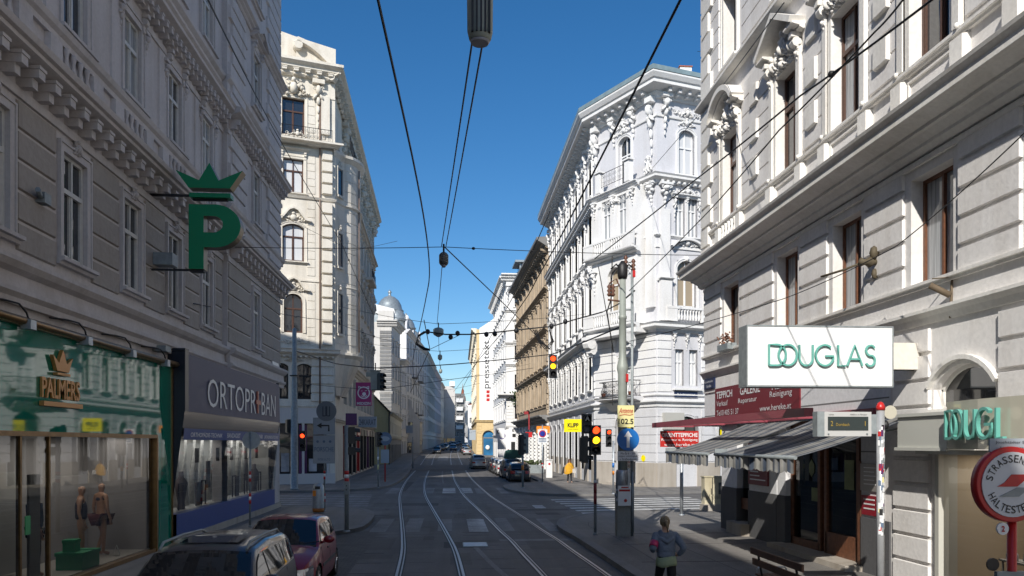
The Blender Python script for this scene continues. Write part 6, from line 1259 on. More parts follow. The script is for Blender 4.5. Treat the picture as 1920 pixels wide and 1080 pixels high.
c4 = dict(L=4.3, W=1.77, H=1.49, wb=2.6, fo=.9, wr=.32, belt=[(0, .66), (.03, .74), (.12, .86), (.25, .95), (.85, 1.05), (.96, 1.0), (1, .9)], roof=[(.24, .9), (.43, 1.4), (.5, 1.47), (.62, 1.49), (.82, 1.40), (.9, 1.28), (.985, 1.0)], cowl=.24, wtop=.44, rtop=.84, tailtop=.985, side=[(.3, .5), (.515, .72), (.735, .85)], doors=(.3, .51, .73), plz=.72, tl=(.62, .95))
c_suv = car('dark grey estate with roof rails parked nose-on at the lower left edge', paint('dark_grey_car_paint', (.06, .055, .06), coat=.6), -3.37, 11.75, PI, dict(suv, L=4.45, W=1.78, H=1.6, roof=[(a, b-.08*(b > 1.3)) for a, b in suv['roof']]), name='parked_car', rails=True)
c_red = car('dark red small hatchback parked nose-on on the setts, behind the grey estate', paint('dark_red_car_paint', (.22, .008, .02), coat=.7), -3.41, 17.25, PI, hatch)
PG = 'cars parked along the right kerb'
car('black hatchback seen from behind, nearest in the right-hand row', paint('black_car_paint', (.012, .014, .02)), 5.35, 63.6, 0, c4, PG)
car('blue-grey tall car with a dark green load, right behind the black hatchback', paint('blue_grey_car_paint', (.10, .13, .16)), 5.2, 69.2, .02, suv, PG)
car('white small hatchback in the right-hand row, between the blue-grey and a dark car', paint('white_car_paint', (.6, .6, .6)), 5.0, 75.0, 0, hatch, PG)
car('grey hatchback parked between a white small one and a darker one on the right', paint('mid_grey_car_paint', (.15, .15, .15)), 4.9, 79.6, 0, hatch, PG)
car('dark estate farthest along the parked right-hand row', paint('dark_brown_car_paint', (.03, .025, .025)), 4.9, 84.6, 0, c4, PG)
car('light grey estate driving away on the right track, beyond the parked row', paint('silver_car_paint', (.38, .39, .41), metal=.4), 3.15, 94.0, .04, suv, name='car')
gl = thing('covered_load', 'dark green tarpaulin load standing on the blue-grey car', 'tarpaulin', (5.35, 69.2, 1.72)); q = MB(); q.prism([(-.75, 0), (.85, 0), (.7, .62), (.3, .72), (-.35, .7), (-.6, .6)], -.8, .6); q.build('tarpaulin', mat('dark_green_tarpaulin', (.01, .07, .055), .6, var=.3), gl)
PGL = 'cars in the distant left row'
proto = None
far = [(-2.9, 168, 'black_car_paint', 'dark car first in the distant left row, below the domed building'), (-3.0, 186, 'silver_car_paint', 'silver car second in the distant left row'), (-2.4, 196, 'dark_grey_car_paint', 'dark grey car third in the distant left row'), (-1.7, 207, 'mid_grey_car_paint', 'mid grey car fourth in the distant left row'), (.6, 200, 'blue_car', 'bright blue car driving towards the tracks far down the street')]
BL = paint('blue_car_paint', (.02, .07, .2))
for i, (x, y, m_, lb) in enumerate(far): car(lb, BL if m_ == 'blue_car' else D.materials[m_], x, y, PI if i < 4 else PI, [c4, hatch, c4, suv, c4][i], PGL if i < 4 else None)
lib = [c for c in sc.objects if c.parent is None and c.get('category') == 'car' and c.get('group') == PGL]
words = 'sixth seventh eighth ninth tenth eleventh twelfth'.split()
for i in range(7):
    y = 222+i*13; x = [-1.0, -.3, .5, 1.3, 2.2, 3.2, 4.4][i]; c = copy_tree(lib[i % 4]); c.location = (x-1.1, y, zg(y)); c['label'] = 'tiny parked car, %s along the distant left row' % ('fifth '+'sixth seventh eighth ninth tenth eleventh').split()[i]
for i in range(5):
    y = 150+i*14; c = copy_tree(lib[(i+1) % 4]); c.location = (3.1+[.1, 0, .1, .6, 1.3][i], y+8, zg(y+8)); c.rotation_euler = (0, 0, 0); c['group'] = 'cars in the distant right row'; c['label'] = 'tiny parked car, %s along the distant right row' % 'first second third fourth fifth'.split()[i]

# ---------------- people ----------------
SKIN = mat('skin', (.50, .30, .21), .5, var=.1); 
def skin_body(name, nodes, edges, m, parent=None, sub=2, loc=(0, 0, 0), rz=0):
    me = D.meshes.new(name); keys = list(nodes); me.from_pydata([nodes[k][0] for k in keys], [(keys.index(a), keys.index(b)) for a, b in edges], [])
    o = D.objects.new(name, me); link(o, parent); o.location = loc; o.rotation_euler = (0, 0, rz)
    md = o.modifiers.new('skin', 'SKIN'); md.use_smooth_shade = True; lay = me.skin_vertices[0].data if me.skin_vertices else None
    if lay is None:
        # create layer through bmesh
        import bmesh; bm = bmesh.new(); bm.from_mesh(me); bm.verts.layers.skin.verify(); bm.to_mesh(me); bm.free(); lay = me.skin_vertices[0].data
    for i, k in enumerate(keys):
        r = nodes[k][1]; lay[i].radius = r if isinstance(r, tuple) else (r, r); lay[i].use_root = (i == 0)
    s_ = o.modifiers.new('sub', 'SUBSURF'); s_.levels = sub; s_.render_levels = sub; me.materials.append(m); return o
def figure(T, h=1.68, pose=None, skin=SKIN, hair=None, hairlen=0, feet=True, head=True, face=True):
    """pose: dict of joint -> (x,y,z) for height 1.7; +y is where the person faces"""
    P = dict(pelvis=(0, 0, .93), waist=(0, .01, 1.06), chest=(0, .0, 1.25), collar=(0, -.01, 1.42), neck=(0, 0, 1.48), headb=(0, .015, 1.56), headm=(0, .02, 1.62), headt=(0, .01, 1.69),
             shL=(-.17, 0, 1.40), elL=(-.23, -.02, 1.12), wrL=(-.24, .05, .87), paL=(-.24, .07, .80), shR=(.17, 0, 1.40), elR=(.23, -.02, 1.12), wrR=(.24, .05, .87), paR=(.24, .07, .80),
             hpL=(-.09, 0, .88), knL=(-.10, .02, .48), anL=(-.10, -.02, .09), toL=(-.11, .14, .03), hpR=(.09, 0, .88), knR=(.10, .02, .48), anR=(.10, -.02, .09), toR=(.11, .14, .03))
    P.update(pose or {})
    rad = dict(pelvis=(.135, .10), waist=(.115, .085), chest=(.135, .10), collar=(.085, .07), neck=.048, headb=(.062, .07), headm=(.075, .088), headt=(.055, .065), sh=.058, el=.04, wr=.027, pa=(.035, .018), hp=.082, kn=.055, an=.035, to=(.04, .025))
    k = h/1.7; nodes = {}
    for j, p in P.items():
        r = rad.get(j) or rad[j[:2]]; nodes[j] = (tuple(c*k for c in p), tuple(q*k for q in r) if isinstance(r, tuple) else r*k)
    if not head:
        for j in ('headb', 'headm', 'headt'): nodes.pop(j)
    E = [('pelvis', 'waist'), ('waist', 'chest'), ('chest', 'collar'), ('collar', 'neck')] + ([('neck', 'headb'), ('headb', 'headm'), ('headm', 'headt')] if head else [])
    for s_ in 'LR': E += [('collar', 'sh'+s_), ('sh'+s_, 'el'+s_), ('el'+s_, 'wr'+s_), ('wr'+s_, 'pa'+s_), ('pelvis', 'hp'+s_), ('hp'+s_, 'kn'+s_), ('kn'+s_, 'an'+s_), ('an'+s_, 'to'+s_)]
    # fingers and thumb
    for s_, sg in (('L', -1), ('R', 1)):
        w_ = Vector(nodes['wr'+s_][0]); p = Vector(nodes['pa'+s_][0]); d = (p-w_).normalized(); sd = d.cross(Vector((sg, 0, .01))).normalized(); cu = Vector((-sg*.5, .2, 0))
        for i in range(4):
            a = p+sd*(i-1.5)*.019*k+d*.02*k; ln = (.034, .04, .038, .03)[i]*k; q1 = a+d*ln+cu*.006*k; q2 = q1+(d+cu*.5).normalized()*ln*.8
            nodes['f%s%da' % (s_, i)] = (tuple(q1), .0085*k); nodes['f%s%db' % (s_, i)] = (tuple(q2), .0075*k); E += [('pa'+s_, 'f%s%da' % (s_, i)), ('f%s%da' % (s_, i), 'f%s%db' % (s_, i))]
        a = w_+(p-w_)*.5+sd*-.035*k+cu*.01; b_ = a+(d-sd*.6).normalized()*.035*k; nodes['t%sa' % s_] = (tuple(a), .011*k); nodes['t%sb' % s_] = (tuple(b_), .009*k); E += [('wr'+s_, 't%sa' % s_), ('t%sa' % s_, 't%sb' % s_)]
    o = skin_body('body', nodes, E, skin, T)
    if head and face:
        f = MB(); hx, hy, hz = nodes['headm'][0]; 
        f.ball((hx, hy+.093*k, hz-.012*k), .012*k, .02*k, .022*k); [f.ball((hx+q*.078*k, hy-.005, hz-.01), .012, .022, .032) for q in (-1, 1)]; f.build('nose_and_ears', skin, T)
        f = MB(); [f.ball((hx+q*.03*k, hy+.083*k, hz+.012*k), .012, .006, .007) for q in (-1, 1)]; f.build('eye', M['black'], T); f = MB(); f.ball((hx, hy+.085*k, hz-.052*k), .024, .008, .007); f.build('mouth', mat('lips', (.35, .1, .09), .5) if 'lips' not in D.materials else D.materials['lips'], T)
    return nodes
def sub_nodes(nodes, spec): return {k: (nodes[k][0], v) for k, v in spec.items()}
# jogger, seen from behind, running away from the camera
J = thing('person', 'jogger with a blond ponytail, blue hooded top and black leggings running away', 'person', (3.83, 14.0, 0), -.05)
pose = dict(pelvis=(0, 0, .95), waist=(0, .03, 1.08), chest=(0, .07, 1.26), collar=(0, .09, 1.41), neck=(0, .105, 1.47), headb=(0, .12, 1.55), headm=(0, .125, 1.615), headt=(0, .115, 1.675),
    shL=(-.17, .08, 1.385), elL=(-.27, -.10, 1.15), wrL=(-.22, .12, 1.10), paL=(-.20, .20, 1.12), shR=(.17, .08, 1.385), elR=(.31, -.11, 1.17), wrR=(.22, .02, 1.02), paR=(.17, .10, 1.02),
    hpL=(-.09, 0, .9), knL=(-.09, .26, .58), anL=(-.09, .10, .22), toL=(-.09, .24, .13), hpR=(.09, 0, .9), knR=(.09, -.05, .5), anR=(.09, -.36, .22), toR=(.09, -.42, .06))
n_ = figure(J, 1.66, pose)
HOOD = mat('blue_grey_hooded_top', (.15, .18, .23), .9, bump=.6, bs=25, var=.15, vs=6); kk = 1.66/1.7
def g_(nodes, names, rr): return {a: (nodes[a][0], r) for a, r in zip(names, rr)}
top = g_(n_, ['chest', 'waist', 'collar', 'shL', 'elL', 'wrL', 'shR', 'elR', 'wrR'], [(.19, .145), (.175, .13), (.13, .1), .085, .066, .048, .085, .066, .048]); top['hem'] = ((0, .0, .93*kk), (.18, .14))
skin_body('hooded_top', top, [('chest', 'waist'), ('waist', 'hem'), ('chest', 'collar'), ('collar', 'shL'), ('shL', 'elL'), ('elL', 'wrL'), ('collar', 'shR'), ('shR', 'elR'), ('elR', 'wrR')], HOOD, J)
q = MB(); q.tube([(-.13, .08, 1.37), (-.1, -.02, 1.3), (0, -.07, 1.24), (.1, -.02, 1.3), (.13, .08, 1.37)], .045, 8); q.tube([(-.1, .09, 1.4), (-.06, .01, 1.36), (0, -.02, 1.33), (.06, .01, 1.36), (.1, .09, 1.4)], .05, 8); q.build('hood', HOOD, J)
q = MB(); q.lathe([(.19, 0), (.19, .05), (.186, .1), (.17, .16)], (0, 0, .82), 18); [0 for _ in (0,)]; q.v = [(a, b*.86, c+.02*math.sin(a*17)) for a, b, c in q.v]; q.build('shirt_hem', mat('pale_green_shirt', (.28, .33, .2), .9, bump=.3), J)
leg = g_(n_, ['pelvis', 'waist', 'hpL', 'knL', 'anL', 'hpR', 'knR', 'anR'], [(.155, .13), (.13, .11), .105, .078, .05, .105, .078, .05]); skin_body('leggings', leg, [('pelvis', 'waist'), ('pelvis', 'hpL'), ('hpL', 'knL'), ('knL', 'anL'), ('pelvis', 'hpR'), ('hpR', 'knR'), ('knR', 'anR')], mat('black_leggings', (.01, .01, .012), .8), J)
sh_ = MB()
for s_ in 'LR': a = Vector(n_['an'+s_][0]); t = Vector(n_['to'+s_][0]); sh_.tube([tuple(a+Vector((0, -.04, -.04))), tuple((a+t)/2+Vector((0, 0, -.015))), tuple(t+Vector((0, .02, 0)))], .048, 8, True, .036)
sh_.build('running_shoe', mat('grey_running_shoe', (.2, .2, .22), .7), J)
HAIR = mat('ash_blond_hair', (.26, .19, .11), .6, bump=.8, bs=60, var=.4, vs=30)
q = MB(); q.ball((0, .112*kk, 1.635*kk), .092, .105, .105, 16, 10); q.tube([(0, -.0, 1.62), (0, -.05, 1.60), (.005, -.075, 1.52), (.01, -.06, 1.42)], [.025, .032, .03, .012], 8); q.build('hair', HAIR, J)
q = MB(); e0 = Vector(n_['elL'][0]); s0 = Vector(n_['shL'][0]); c_ = e0+(s0-e0)*.35; q.tube([tuple(c_+(s0-e0)*-.18), tuple(c_+(s0-e0)*.18)], .078, 10); q.build('pink_armband', mat('pink_armband', (.5, .03, .12), .5), J)
q = MB(); q.tube([(.13, .02, 1.39), (.2, -.0, 1.33), (.245, -.04, 1.27)], .008, 5); q.build('reflective_piping', M['white_paint'], J)
# woman in a yellow coat on the far right pavement
Y_ = thing('person', 'woman in a mustard yellow cape walking by the white corner building with a bag', 'person', (8.6, 57.6, .13), PI+.25)
pose = dict(elL=(-.27, .0, 1.15), wrL=(-.12, .18, 1.05), paL=(-.06, .22, 1.05), elR=(.3, .02, 1.14), wrR=(.36, .05, .93), paR=(.37, .06, .86), knL=(-.11, .04, .48), anL=(-.13, .06, .09), toL=(-.14, .21, .03), anR=(.11, -.1, .1), toR=(.12, .04, .03))
n_ = figure(Y_, 1.68, pose)
MUST = mat('mustard_cloth', (.62, .32, .02), .9, bump=.4, var=.2, vs=5)
q = MB(); k = 20; rs_ = [(.07, 1.46), (.17, 1.42), (.27, 1.3), (.36, 1.1), (.40, .95), (.38, .78)]
for r_, z in rs_:
    for j in range(k): a = 2*PI*j/k; rr = r_*(1+.07*math.sin(5*a+z*3)); zz = z - (.16*max(0, math.cos(a-.5)) if z < 1 else 0); q.v.append((rr*math.cos(a), rr*math.sin(a)*.62+.02, zz))
for i in range(len(rs_)-1):
    for j in range(k): j2 = (j+1) % k; q.f.append((i*k+j, i*k+j2, (i+1)*k+j2, (i+1)*k+j)); q.sm.append(True)
q.build('cape', MUST, Y_)
leg = g_(n_, ['pelvis', 'hpL', 'knL', 'anL', 'hpR', 'knR', 'anR'], [(.15, .12), .1, .08, .065, .1, .08, .065]); skin_body('trousers', leg, [('pelvis', 'hpL'), ('hpL', 'knL'), ('knL', 'anL'), ('pelvis', 'hpR'), ('hpR', 'knR'), ('knR', 'anR')], mat('dark_trousers', (.03, .03, .035), .9), Y_)
q = MB(); q.ball((0, -.01, 1.61), .1, .1, .12, 14, 8); q.ball((-.07, .0, 1.52), .05, .08, .1); q.ball((.07, .0, 1.52), .05, .08, .1); q.build('hair', mat('brown_hair', (.10, .04, .02), .6, var=.3), Y_)
q = MB(); q.tube([(.12, .12, 1.4), (-.1, .24, 1.1), (-.25, .2, .8)], .012); q.build('bag_strap', M['black'], Y_)
BG = thing('handbag', 'pale grey shopping bag hanging beside the woman in yellow', 'bag', (8.92, 57.4, .85)); q = MB(); q.box(-.13, .13, -.05, .05, 0, .3); q.tube([(-.08, 0, .3), (0, 0, .5), (.08, 0, .3)], .01); q.build('bag_body', mat('pale_bag', (.5, .48, .45), .7), BG)
# mannequins in the green shop
MSK = mat('mannequin_skin', (.36, .20, .13), .5); NAVY = mat('navy_swimwear', (.012, .015, .04), .7)
def mann(label, Yp, xp, rz, pose, suit, tall=1.78, head=True):
    T = thing('mannequin', label, 'mannequin', (xp, Yp, .24), rz); n = figure(T, tall, pose, MSK, head=head, face=False); kk = tall/1.7
    for nm, names, rr, E_, m_ in suit: skin_body(nm, g_(n, names, [tuple(c*kk for c in r) if isinstance(r, tuple) else r*kk for r in rr]), E_, m_, T)
    return T
mann('tanned mannequin in a navy racer-back swimsuit in the green shop window', 19.15, -8.5, -1.25, dict(knL=(-.17, .0, .48), anL=(-.3, .02, .09), toL=(-.36, .12, .03), knR=(.11, .04, .48)), [('swimsuit', ['pelvis', 'waist', 'chest', 'collar'], [(.185, .15), (.155, .125), (.18, .145), (.075, .085)], [('pelvis', 'waist'), ('waist', 'chest'), ('chest', 'collar')], NAVY)])
mann('tanned mannequin in a dark bikini and wrap, right of the swimsuit one', 20.45, -8.6, -.5, dict(knL=(-.08, .12, .5), anL=(-.14, .0, .09), knR=(.12, -.02, .48)), [('bikini_top', ['chest', 'collar'], [(.185, .15), (.09, .08)], [('chest', 'collar')], NAVY), ('wrap_skirt', ['pelvis', 'hpL', 'hpR'], [(.2, .16), .13, .13], [('pelvis', 'hpL'), ('pelvis', 'hpR')], mat('dark_red_wrap', (.06, .012, .02), .8))])
mann('mannequin in a blue jacket and dark jeans beside the green shop door', 17.3, -8.6, -.9, {}, [('jacket', ['chest', 'waist', 'pelvis', 'collar', 'shL', 'elL', 'shR', 'elR'], [(.2, .16), (.18, .145), (.2, .16), (.11, .1), .09, .07, .09, .07], [('chest', 'waist'), ('waist', 'pelvis'), ('chest', 'collar'), ('collar', 'shL'), ('shL', 'elL'), ('collar', 'shR'), ('shR', 'elR')], mat('blue_jacket', (.08, .12, .2), .8)), ('jeans', ['pelvis', 'hpL', 'knL', 'anL', 'hpR', 'knR', 'anR'], [(.15, .12), .1, .075, .05, .1, .075, .05], [('pelvis', 'hpL'), ('hpL', 'knL'), ('knL', 'anL'), ('pelvis', 'hpR'), ('hpR', 'knR'), ('knR', 'anR')], mat('dark_jeans', (.02, .025, .04), .9))])
GB = mat('green_gift_box', (.0, .28, .12), .5)
t = thing('gift_box', 'large green gift box on the shop window floor', 'box', (-8.25, 18.45, .24)); q = MB(); q.box(-.28, .28, -.42, .42, 0, .3); q.build('box', GB, t); q = MB(); q.box(-.3, .3, -.44, .44, .3, .38); q.tube([(-.31, 0, .39), (.31, .1, .39)], .015); q.build('lid', GB, t)
t = thing('gift_box', 'small green gift box standing on the large green one', 'box', (-8.3, 18.25, .62)); q = MB(); q.box(-.13, .13, -.13, .13, 0, .2); q.build('box', GB, t); q = MB(); q.box(-.14, .14, -.14, .14, .2, .27); q.build('lid', GB, t)
for lb, x, y in (('white price card before the large green gift box', -8.0, 18.35), ('white price card right of the mannequins in the green shop window', -8.1, 20.35)): t = thing('price_card', lb, 'card', (x, y, .24), .3); q = MB(); q.v = []; q.poly([(0, -.09, 0), (0, .09, 0), (-.08, .09, .26), (-.08, -.09, .26)]); q.poly([(-.16, -.09, 0), (-.16, .09, 0), (-.085, .09, .26), (-.085, -.09, .26)]); q.build('card', M['white_paint'], t)
# ---------------- street furniture, signs, signals ----------------
CA, SA = math.cos(YAW), math.sin(YAW)
def at(px, py, Y):      # photograph pixel -> point at depth Y
    u = (px-960)/1500; v = (831-py)/1500; d = (SA+u*CA, CA-u*SA, v); t = Y/d[1]; return Vector((d[0]*t, Y, 3+d[2]*t))
LR, LA, LG, LW = (mat('signal_red_lit', (.5, .02, .0), .4, emit=(1, .05, .01), es=3.0), mat('signal_amber_lit', (.6, .3, 0), .4, emit=(1, .45, .01), es=3.5), mat('signal_lens_dark', (.03, .03, .03), .2), mat('signal_white_dim', (.3, .3, .33), .3))
def signal(label, loc, rz, lens, w=.3, h=.92, name='traffic_light', border=False, group=None, body=None):
    T = thing(name, label, 'traffic light', loc, rz, group); body = body or M['black']; n = len(lens); q = MB()
    q.box(-w/2, w/2, .0, .2, 0, h); q.box(-w*.42, w*.42, .2, .26, h*.05, h*.95); q.build('housing', body, T)
    if border: q = MB(); q.box(-w*.62, w*.62, .06, .08, -h*.05, h*1.05); q.build('backboard', M['paleyellow_sign'] if 0 else M['white_paint'], T); q = MB(); q.box(-w*.55, w*.55, .05, .06, -.0, h); q.build('backboard_face', M['black'], T)
    for i, m_ in enumerate(lens):
        z = h*(1-(i+.5)/n); r = min(w*.36, h/n*.4); q = MB(); q.lathe([(r*.02, -.012), (r, -.004), (r, .01)], (0, 0, z), 16, 'y'); q.build('lens', m_, T)
        q = MB(); k = 10
        for j in range(k):
            a0, a1 = PI*(-.1+1.2*j/k), PI*(-.1+1.2*(j+1)/k); q.quad((r*1.12*math.cos(a0), 0, z+r*1.12*math.sin(a0)), (r*1.12*math.cos(a1), 0, z+r*1.12*math.sin(a1)), (r*1.12*math.cos(a1), -.17, z+r*1.12*math.sin(a1)-.02), (r*1.12*math.cos(a0), -.17, z+r*1.12*math.sin(a0)-.02), True)
        q.build('visor', body, T)
    return T
def pole(label, x, y, h, r=.04, m=None, z0=.13, bands=(), cap=None, name='sign_post', cat='post', group=None, base=True):
    T = thing(name, label, cat, (x, y, z0), 0, group); q = MB(); q.lathe([(r, 0), (r, h)], (0, 0, 0), 12); q.build('tube', m or M['steel'], T)
    if base: q = MB(); q.lathe([(r*1.8, 0), (r*1.5, .04), (r*1.02, .06)], (0, 0, 0), 12); q.build('foot', m or M['steel'], T)
    for (a, b, c) in bands: q = MB(); q.lathe([(r+.006, a), (r+.006, b)], (0, 0, 0), 12); q.build('reflective_band', M[c], T)
    if cap: q = MB(); q.lathe([(r*1.15, h-.03), (r*1.15, h+.03), (r*.7, h+.09), (.01, h+.11)], (0, 0, 0), 12); q.build('cap', M[cap], T)
    return T
RW = lambda z: ((z, z+.12, 'red'), (z+.12, z+.24, 'white_paint'), (z+.24, z+.36, 'red'))
def disc(mb, r, y=0, k=28, z=0, x=0, t=.02): mb.lathe([(r, y-t), (r, y)], (x, 0, z), k, 'y', False)
# mast with control box, right pavement
mx, my = 5.3, 24.4
T = thing('tram_mast', 'thick grey-green tram mast with insulators on top and signs on it, right pavement', 'mast', (mx, my, .13)); q = MB()
q.lathe([(.15, 1.9), (.145, 3.0), (.14, 5.0), (.175, 5.15), (.175, 5.25), (.115, 5.5), (.11, 6.7), (.13, 6.72), (.13, 6.8), (.105, 6.82), (.095, 8.1)], (0, 0, 0), 18); q.build('shaft', M['greenpole'], T)
q = MB(); q.box(-.2, .22, -.16, .2, 0, 1.25); q.build('base_box', plaster('weathered_metal_box', (.28, .28, .26), .7, bs=20), T); q = MB(); q.lathe([(.2, 1.25), (.2, 1.95), (.17, 2.05)], (-.02, 0, 0), 16); q.box(.13, .22, -.1, .1, 1.2, 2.1); q.build('collar', M['steel'], T)
q = MB(); q.tube([(.3, .0, 0), (.3, .0, 8.2)], .045, 8); [q.tube([(0, 0, z), (.3, 0, z)], .03) for z in (3.2, 5.2, 7.0)]; q.tube([(.3, -.05, .1), (.3, -.05, 2.0)], .05); q.build('side_pipe', M['polegrey'], T)
q = MB()
for x, z in ((-.42, 7.4), (-.3, 7.4), (.1, 8.3), (.34, 8.2)): q.lathe([(.03, 0), (.075, .06), (.03, .12), (.075, .18), (.03, .24), (.075, .3), (.02, .38)], (x, 0, z), 9)
q.tube([(-.46, 0, 7.3), (0, 0, 7.25)], .03); q.tube([(-.42, 0, 7.8), (-.2, 0, 7.95), (0, 0, 7.5)], .025); q.build('insulator', M['copper'], T)
q = MB(); q.lathe([(.13, 7.95), (.16, 8.05), (.16, 8.35), (.05, 8.5)], (0, 0, 0), 12); [q.tube([(0, 0, 8.2), (sx*.2, 0, 8.35+.05*abs(sx)), (sx*.36, 0, 8.25)], .03) for sx in (-1, 1)]; q.build('mast_head', M['iron'], T)
q = MB(); q.box(.07, .14, -.2, -.12, 4.75, 5.0); q.box(.3, .38, -.1, 0, 8.0, 8.2); q.build('red_switch', M['red'], T)
q = MB(); q.v = [];
for j in range(8):
    for i in range(5):
        x0, x1 = -.26+.45*i/5, -.26+.45*(i+1)/5; z0, z1 = 1.05+.42*j/8, 1.05+.42*(j+1)/8; w_ = lambda a, b: -.2-.03*math.sin(a*31+b*17)-.02*math.cos(b*40); q.quad((x0, w_(x0, z0), z0), (x1, w_(x1, z0), z0), (x1, w_(x1, z1), z1), (x0, w_(x0, z1), z1), True)
q.build('plastic_wrapping', mat('torn_plastic', (.35, .35, .35), .3, var=.4, vs=5), T)
p = at(1171, 930, my-.28); t = thing('poster', 'small white election style poster with red print strapped to the tram mast', 'poster', p, 0); q = MB(); q.box(-.2, .2, -.005, .005, -.3, .32); q.build('paper', M['white_paint'], t); q = MB(); q.box(-.17, .17, -.011, -.006, .14, .2); q.box(-.1, .12, -.011, -.006, .24, .28); q.lathe([(.05, -.012), (.05, -.006)], (.03, 0, -.14), 10, 'y'); q.build('lettering', M['letter_red'], t)
ry = my-.22; s_ = ry/1500
def plate(name, label, cat, px0, py0, px1, py1, Y, m, parts=(), rz=0, t=.02, frame=None, group=None):
    c = at((px0+px1)/2, py1, Y); w_ = (at(px1, py1, Y)-at(px0, py1, Y)).x; h_ = (at(px0, py0, Y)-at(px0, py1, Y)).z; T = thing(name, label, cat, c, rz, group)
    q = MB(); q.box(-w_/2, w_/2, 0, t, 0, h_); q.build('panel', m, T)
    if frame: q = MB(); e = .02; [q.box(a, b, -.012, t+.004, c_, d) for a, b, c_, d in ((-w_/2-e, w_/2+e, -e, 0), (-w_/2-e, w_/2+e, h_, h_+e), (-w_/2-e, -w_/2, 0, h_), (w_/2, w_/2+e, 0, h_))]; q.build('frame', frame, T)
    for body, x, z, hh, ww, mm, kw in parts:
        tx = text_mb(body, hh*h_, ww*w_, .006, **kw); moved(tx, (x*w_, -.004, z*h_)); tx.build('lettering', mm, T)
    return T, w_, h_
T, w_, h_ = plate('radio_sign', 'pale yellow sign reading Antenne 102.5 on the tram mast', 'sign', 1158, 760, 1189, 801, ry, M['paleyellow_sign'], [('Antenne', 0, .64, .24, .85, M['letter_red'], dict(shear=.4, bold=.01)), ('102.5', 0, .14, .25, .9, M['letter_black'], dict(bold=.02))]); q = MB(); q.ribbon([(-.2, .36), (-.05, .39), (.12, .37), (.22, .395)], .018, -.012, -.006); q.build('underline', M['letter_red'], T)
T = thing('direction_sign', 'round blue sign with a white upward arrow on the tram mast', 'traffic sign', at(1177.5, 824, ry-.02)); q = MB(); disc(q, .345); q.build('disc', M['blue'], T); q = MB(); q.prism([(-.045, -.25), (.045, -.25), (.045, .08), (.13, .08), (0, .27), (-.13, .08), (-.045, .08)], -.026, -.021); q.build('arrow', M['white_paint'], T)
T, w_, h_ = plate('supplementary_plate', 'white plate with small black opening hours text below the blue arrow sign', 'sign', 1158, 846, 1197, 864, ry, M['white_paint'], [('Mo-Sa 6 - 20h', 0, .66, .22, .7, M['letter_black'], {}), ('ausgen. Ladetätigkeit', 0, .36, .22, .9, M['letter_black'], {}), ('u. Straßendienste', 0, .08, .2, .8, M['letter_black'], {})])
# signal post on the right corner
px_, py_ = at(1116, 1000, 24.9).x, 24.9
pole('dark signal post with red bands at the right kerb corner', px_, py_, 2.55, .045, M['polegrey'], .13, ((1.3, 1.62, 'maroon'), (1.62, 1.7, 'white_paint'), (.95, 1.3, 'maroon')), name='signal_post', cat='post')
signal('traffic light showing red and amber on the dark post at the right kerb corner', at(1117.5, 853, py_-.12), 0, [LR, LA, LG], .32, .93)
signal('black side-facing traffic light on the left of the corner signal post', at(1102, 868, py_+.1), 1.5, [LG, LG, LG], .26, .85)
T = signal('tram signal box lettered A above the corner post', at(1101, 813, py_+.05), 0, [LG, LW], .3, .62); q = text_mb('A', .17, .14, .01, bold=.03); moved(q, (0, -.03, .4)); q.build('lettering', M['letter_white'], T)
# pedestrian light by the white building
x_, y_ = at(1150, 922, 44.5).x, 44.5; pole('slim post with stickers by the white corner building', x_, y_, 3.0, .06, M['steel'], .13, ((1.1, 1.3, 'orange'), (1.5, 1.75, 'blue')), name='signal_post')
signal('small pedestrian light showing red beside the white corner building', at(1142, 838, 44.4), 0, [LR, LG, LG], .3, 1.0)
# hanging signals on the span wires
signal('traffic light showing red and amber hanging from the span wire before the white building', at(1037, 708, 46), 0, [LR, LA, LG], .42, 1.32, border=True)
signal('dark unlit traffic light hanging from the span wire on the left', at(717, 732, 44), .9, [LG, LG, LG], .34, .95, body=M['black'])
T = thing('signal_box', 'grey-green signal casing hanging from the span wire beside the dark signal', 'box', at(704, 732, 44.2)); q = MB(); q.box(-.25, .25, -.12, .12, 0, 1.05); q.box(-.3, .3, -.16, .16, 1.05, 1.1); q.box(-.5, -.25, -.1, .1, .75, .98); q.build('casing', M['greenpole'], T); q = MB(); q.tube([(0, 0, 1.1), (0, 0, 1.5)], .03); q.build('hanger', M['iron'], T)
# left mast
T = thing('tram_mast', 'tall plain grey mast before the tall cream building on the left', 'mast', (at(552, 915, 50.2).x, 50.2, .13)); q = MB(); q.lathe([(.26, 0), (.26, .1), (.23, .12), (.22, 5.0), (.19, 5.1), (.17, 7.6), (.15, 7.7), (.13, 9.9), (.02, 10.0)], (0, 0, 0), 14); q.build('shaft', M['polegrey'], T); q = MB(); q.box(-.24, .24, -.25, .25, 7.0, 7.06); q.build('clamp', M['iron'], T)
signal('small pedestrian light showing red on the grey left mast', at(567, 846, 49.7), 0, [LR, LG], .36, 1.25)
signal('black back-facing pedestrian light on the left side of the grey mast', at(544, 812, 50.3), 2.2, [LG, LG], .3, .85)
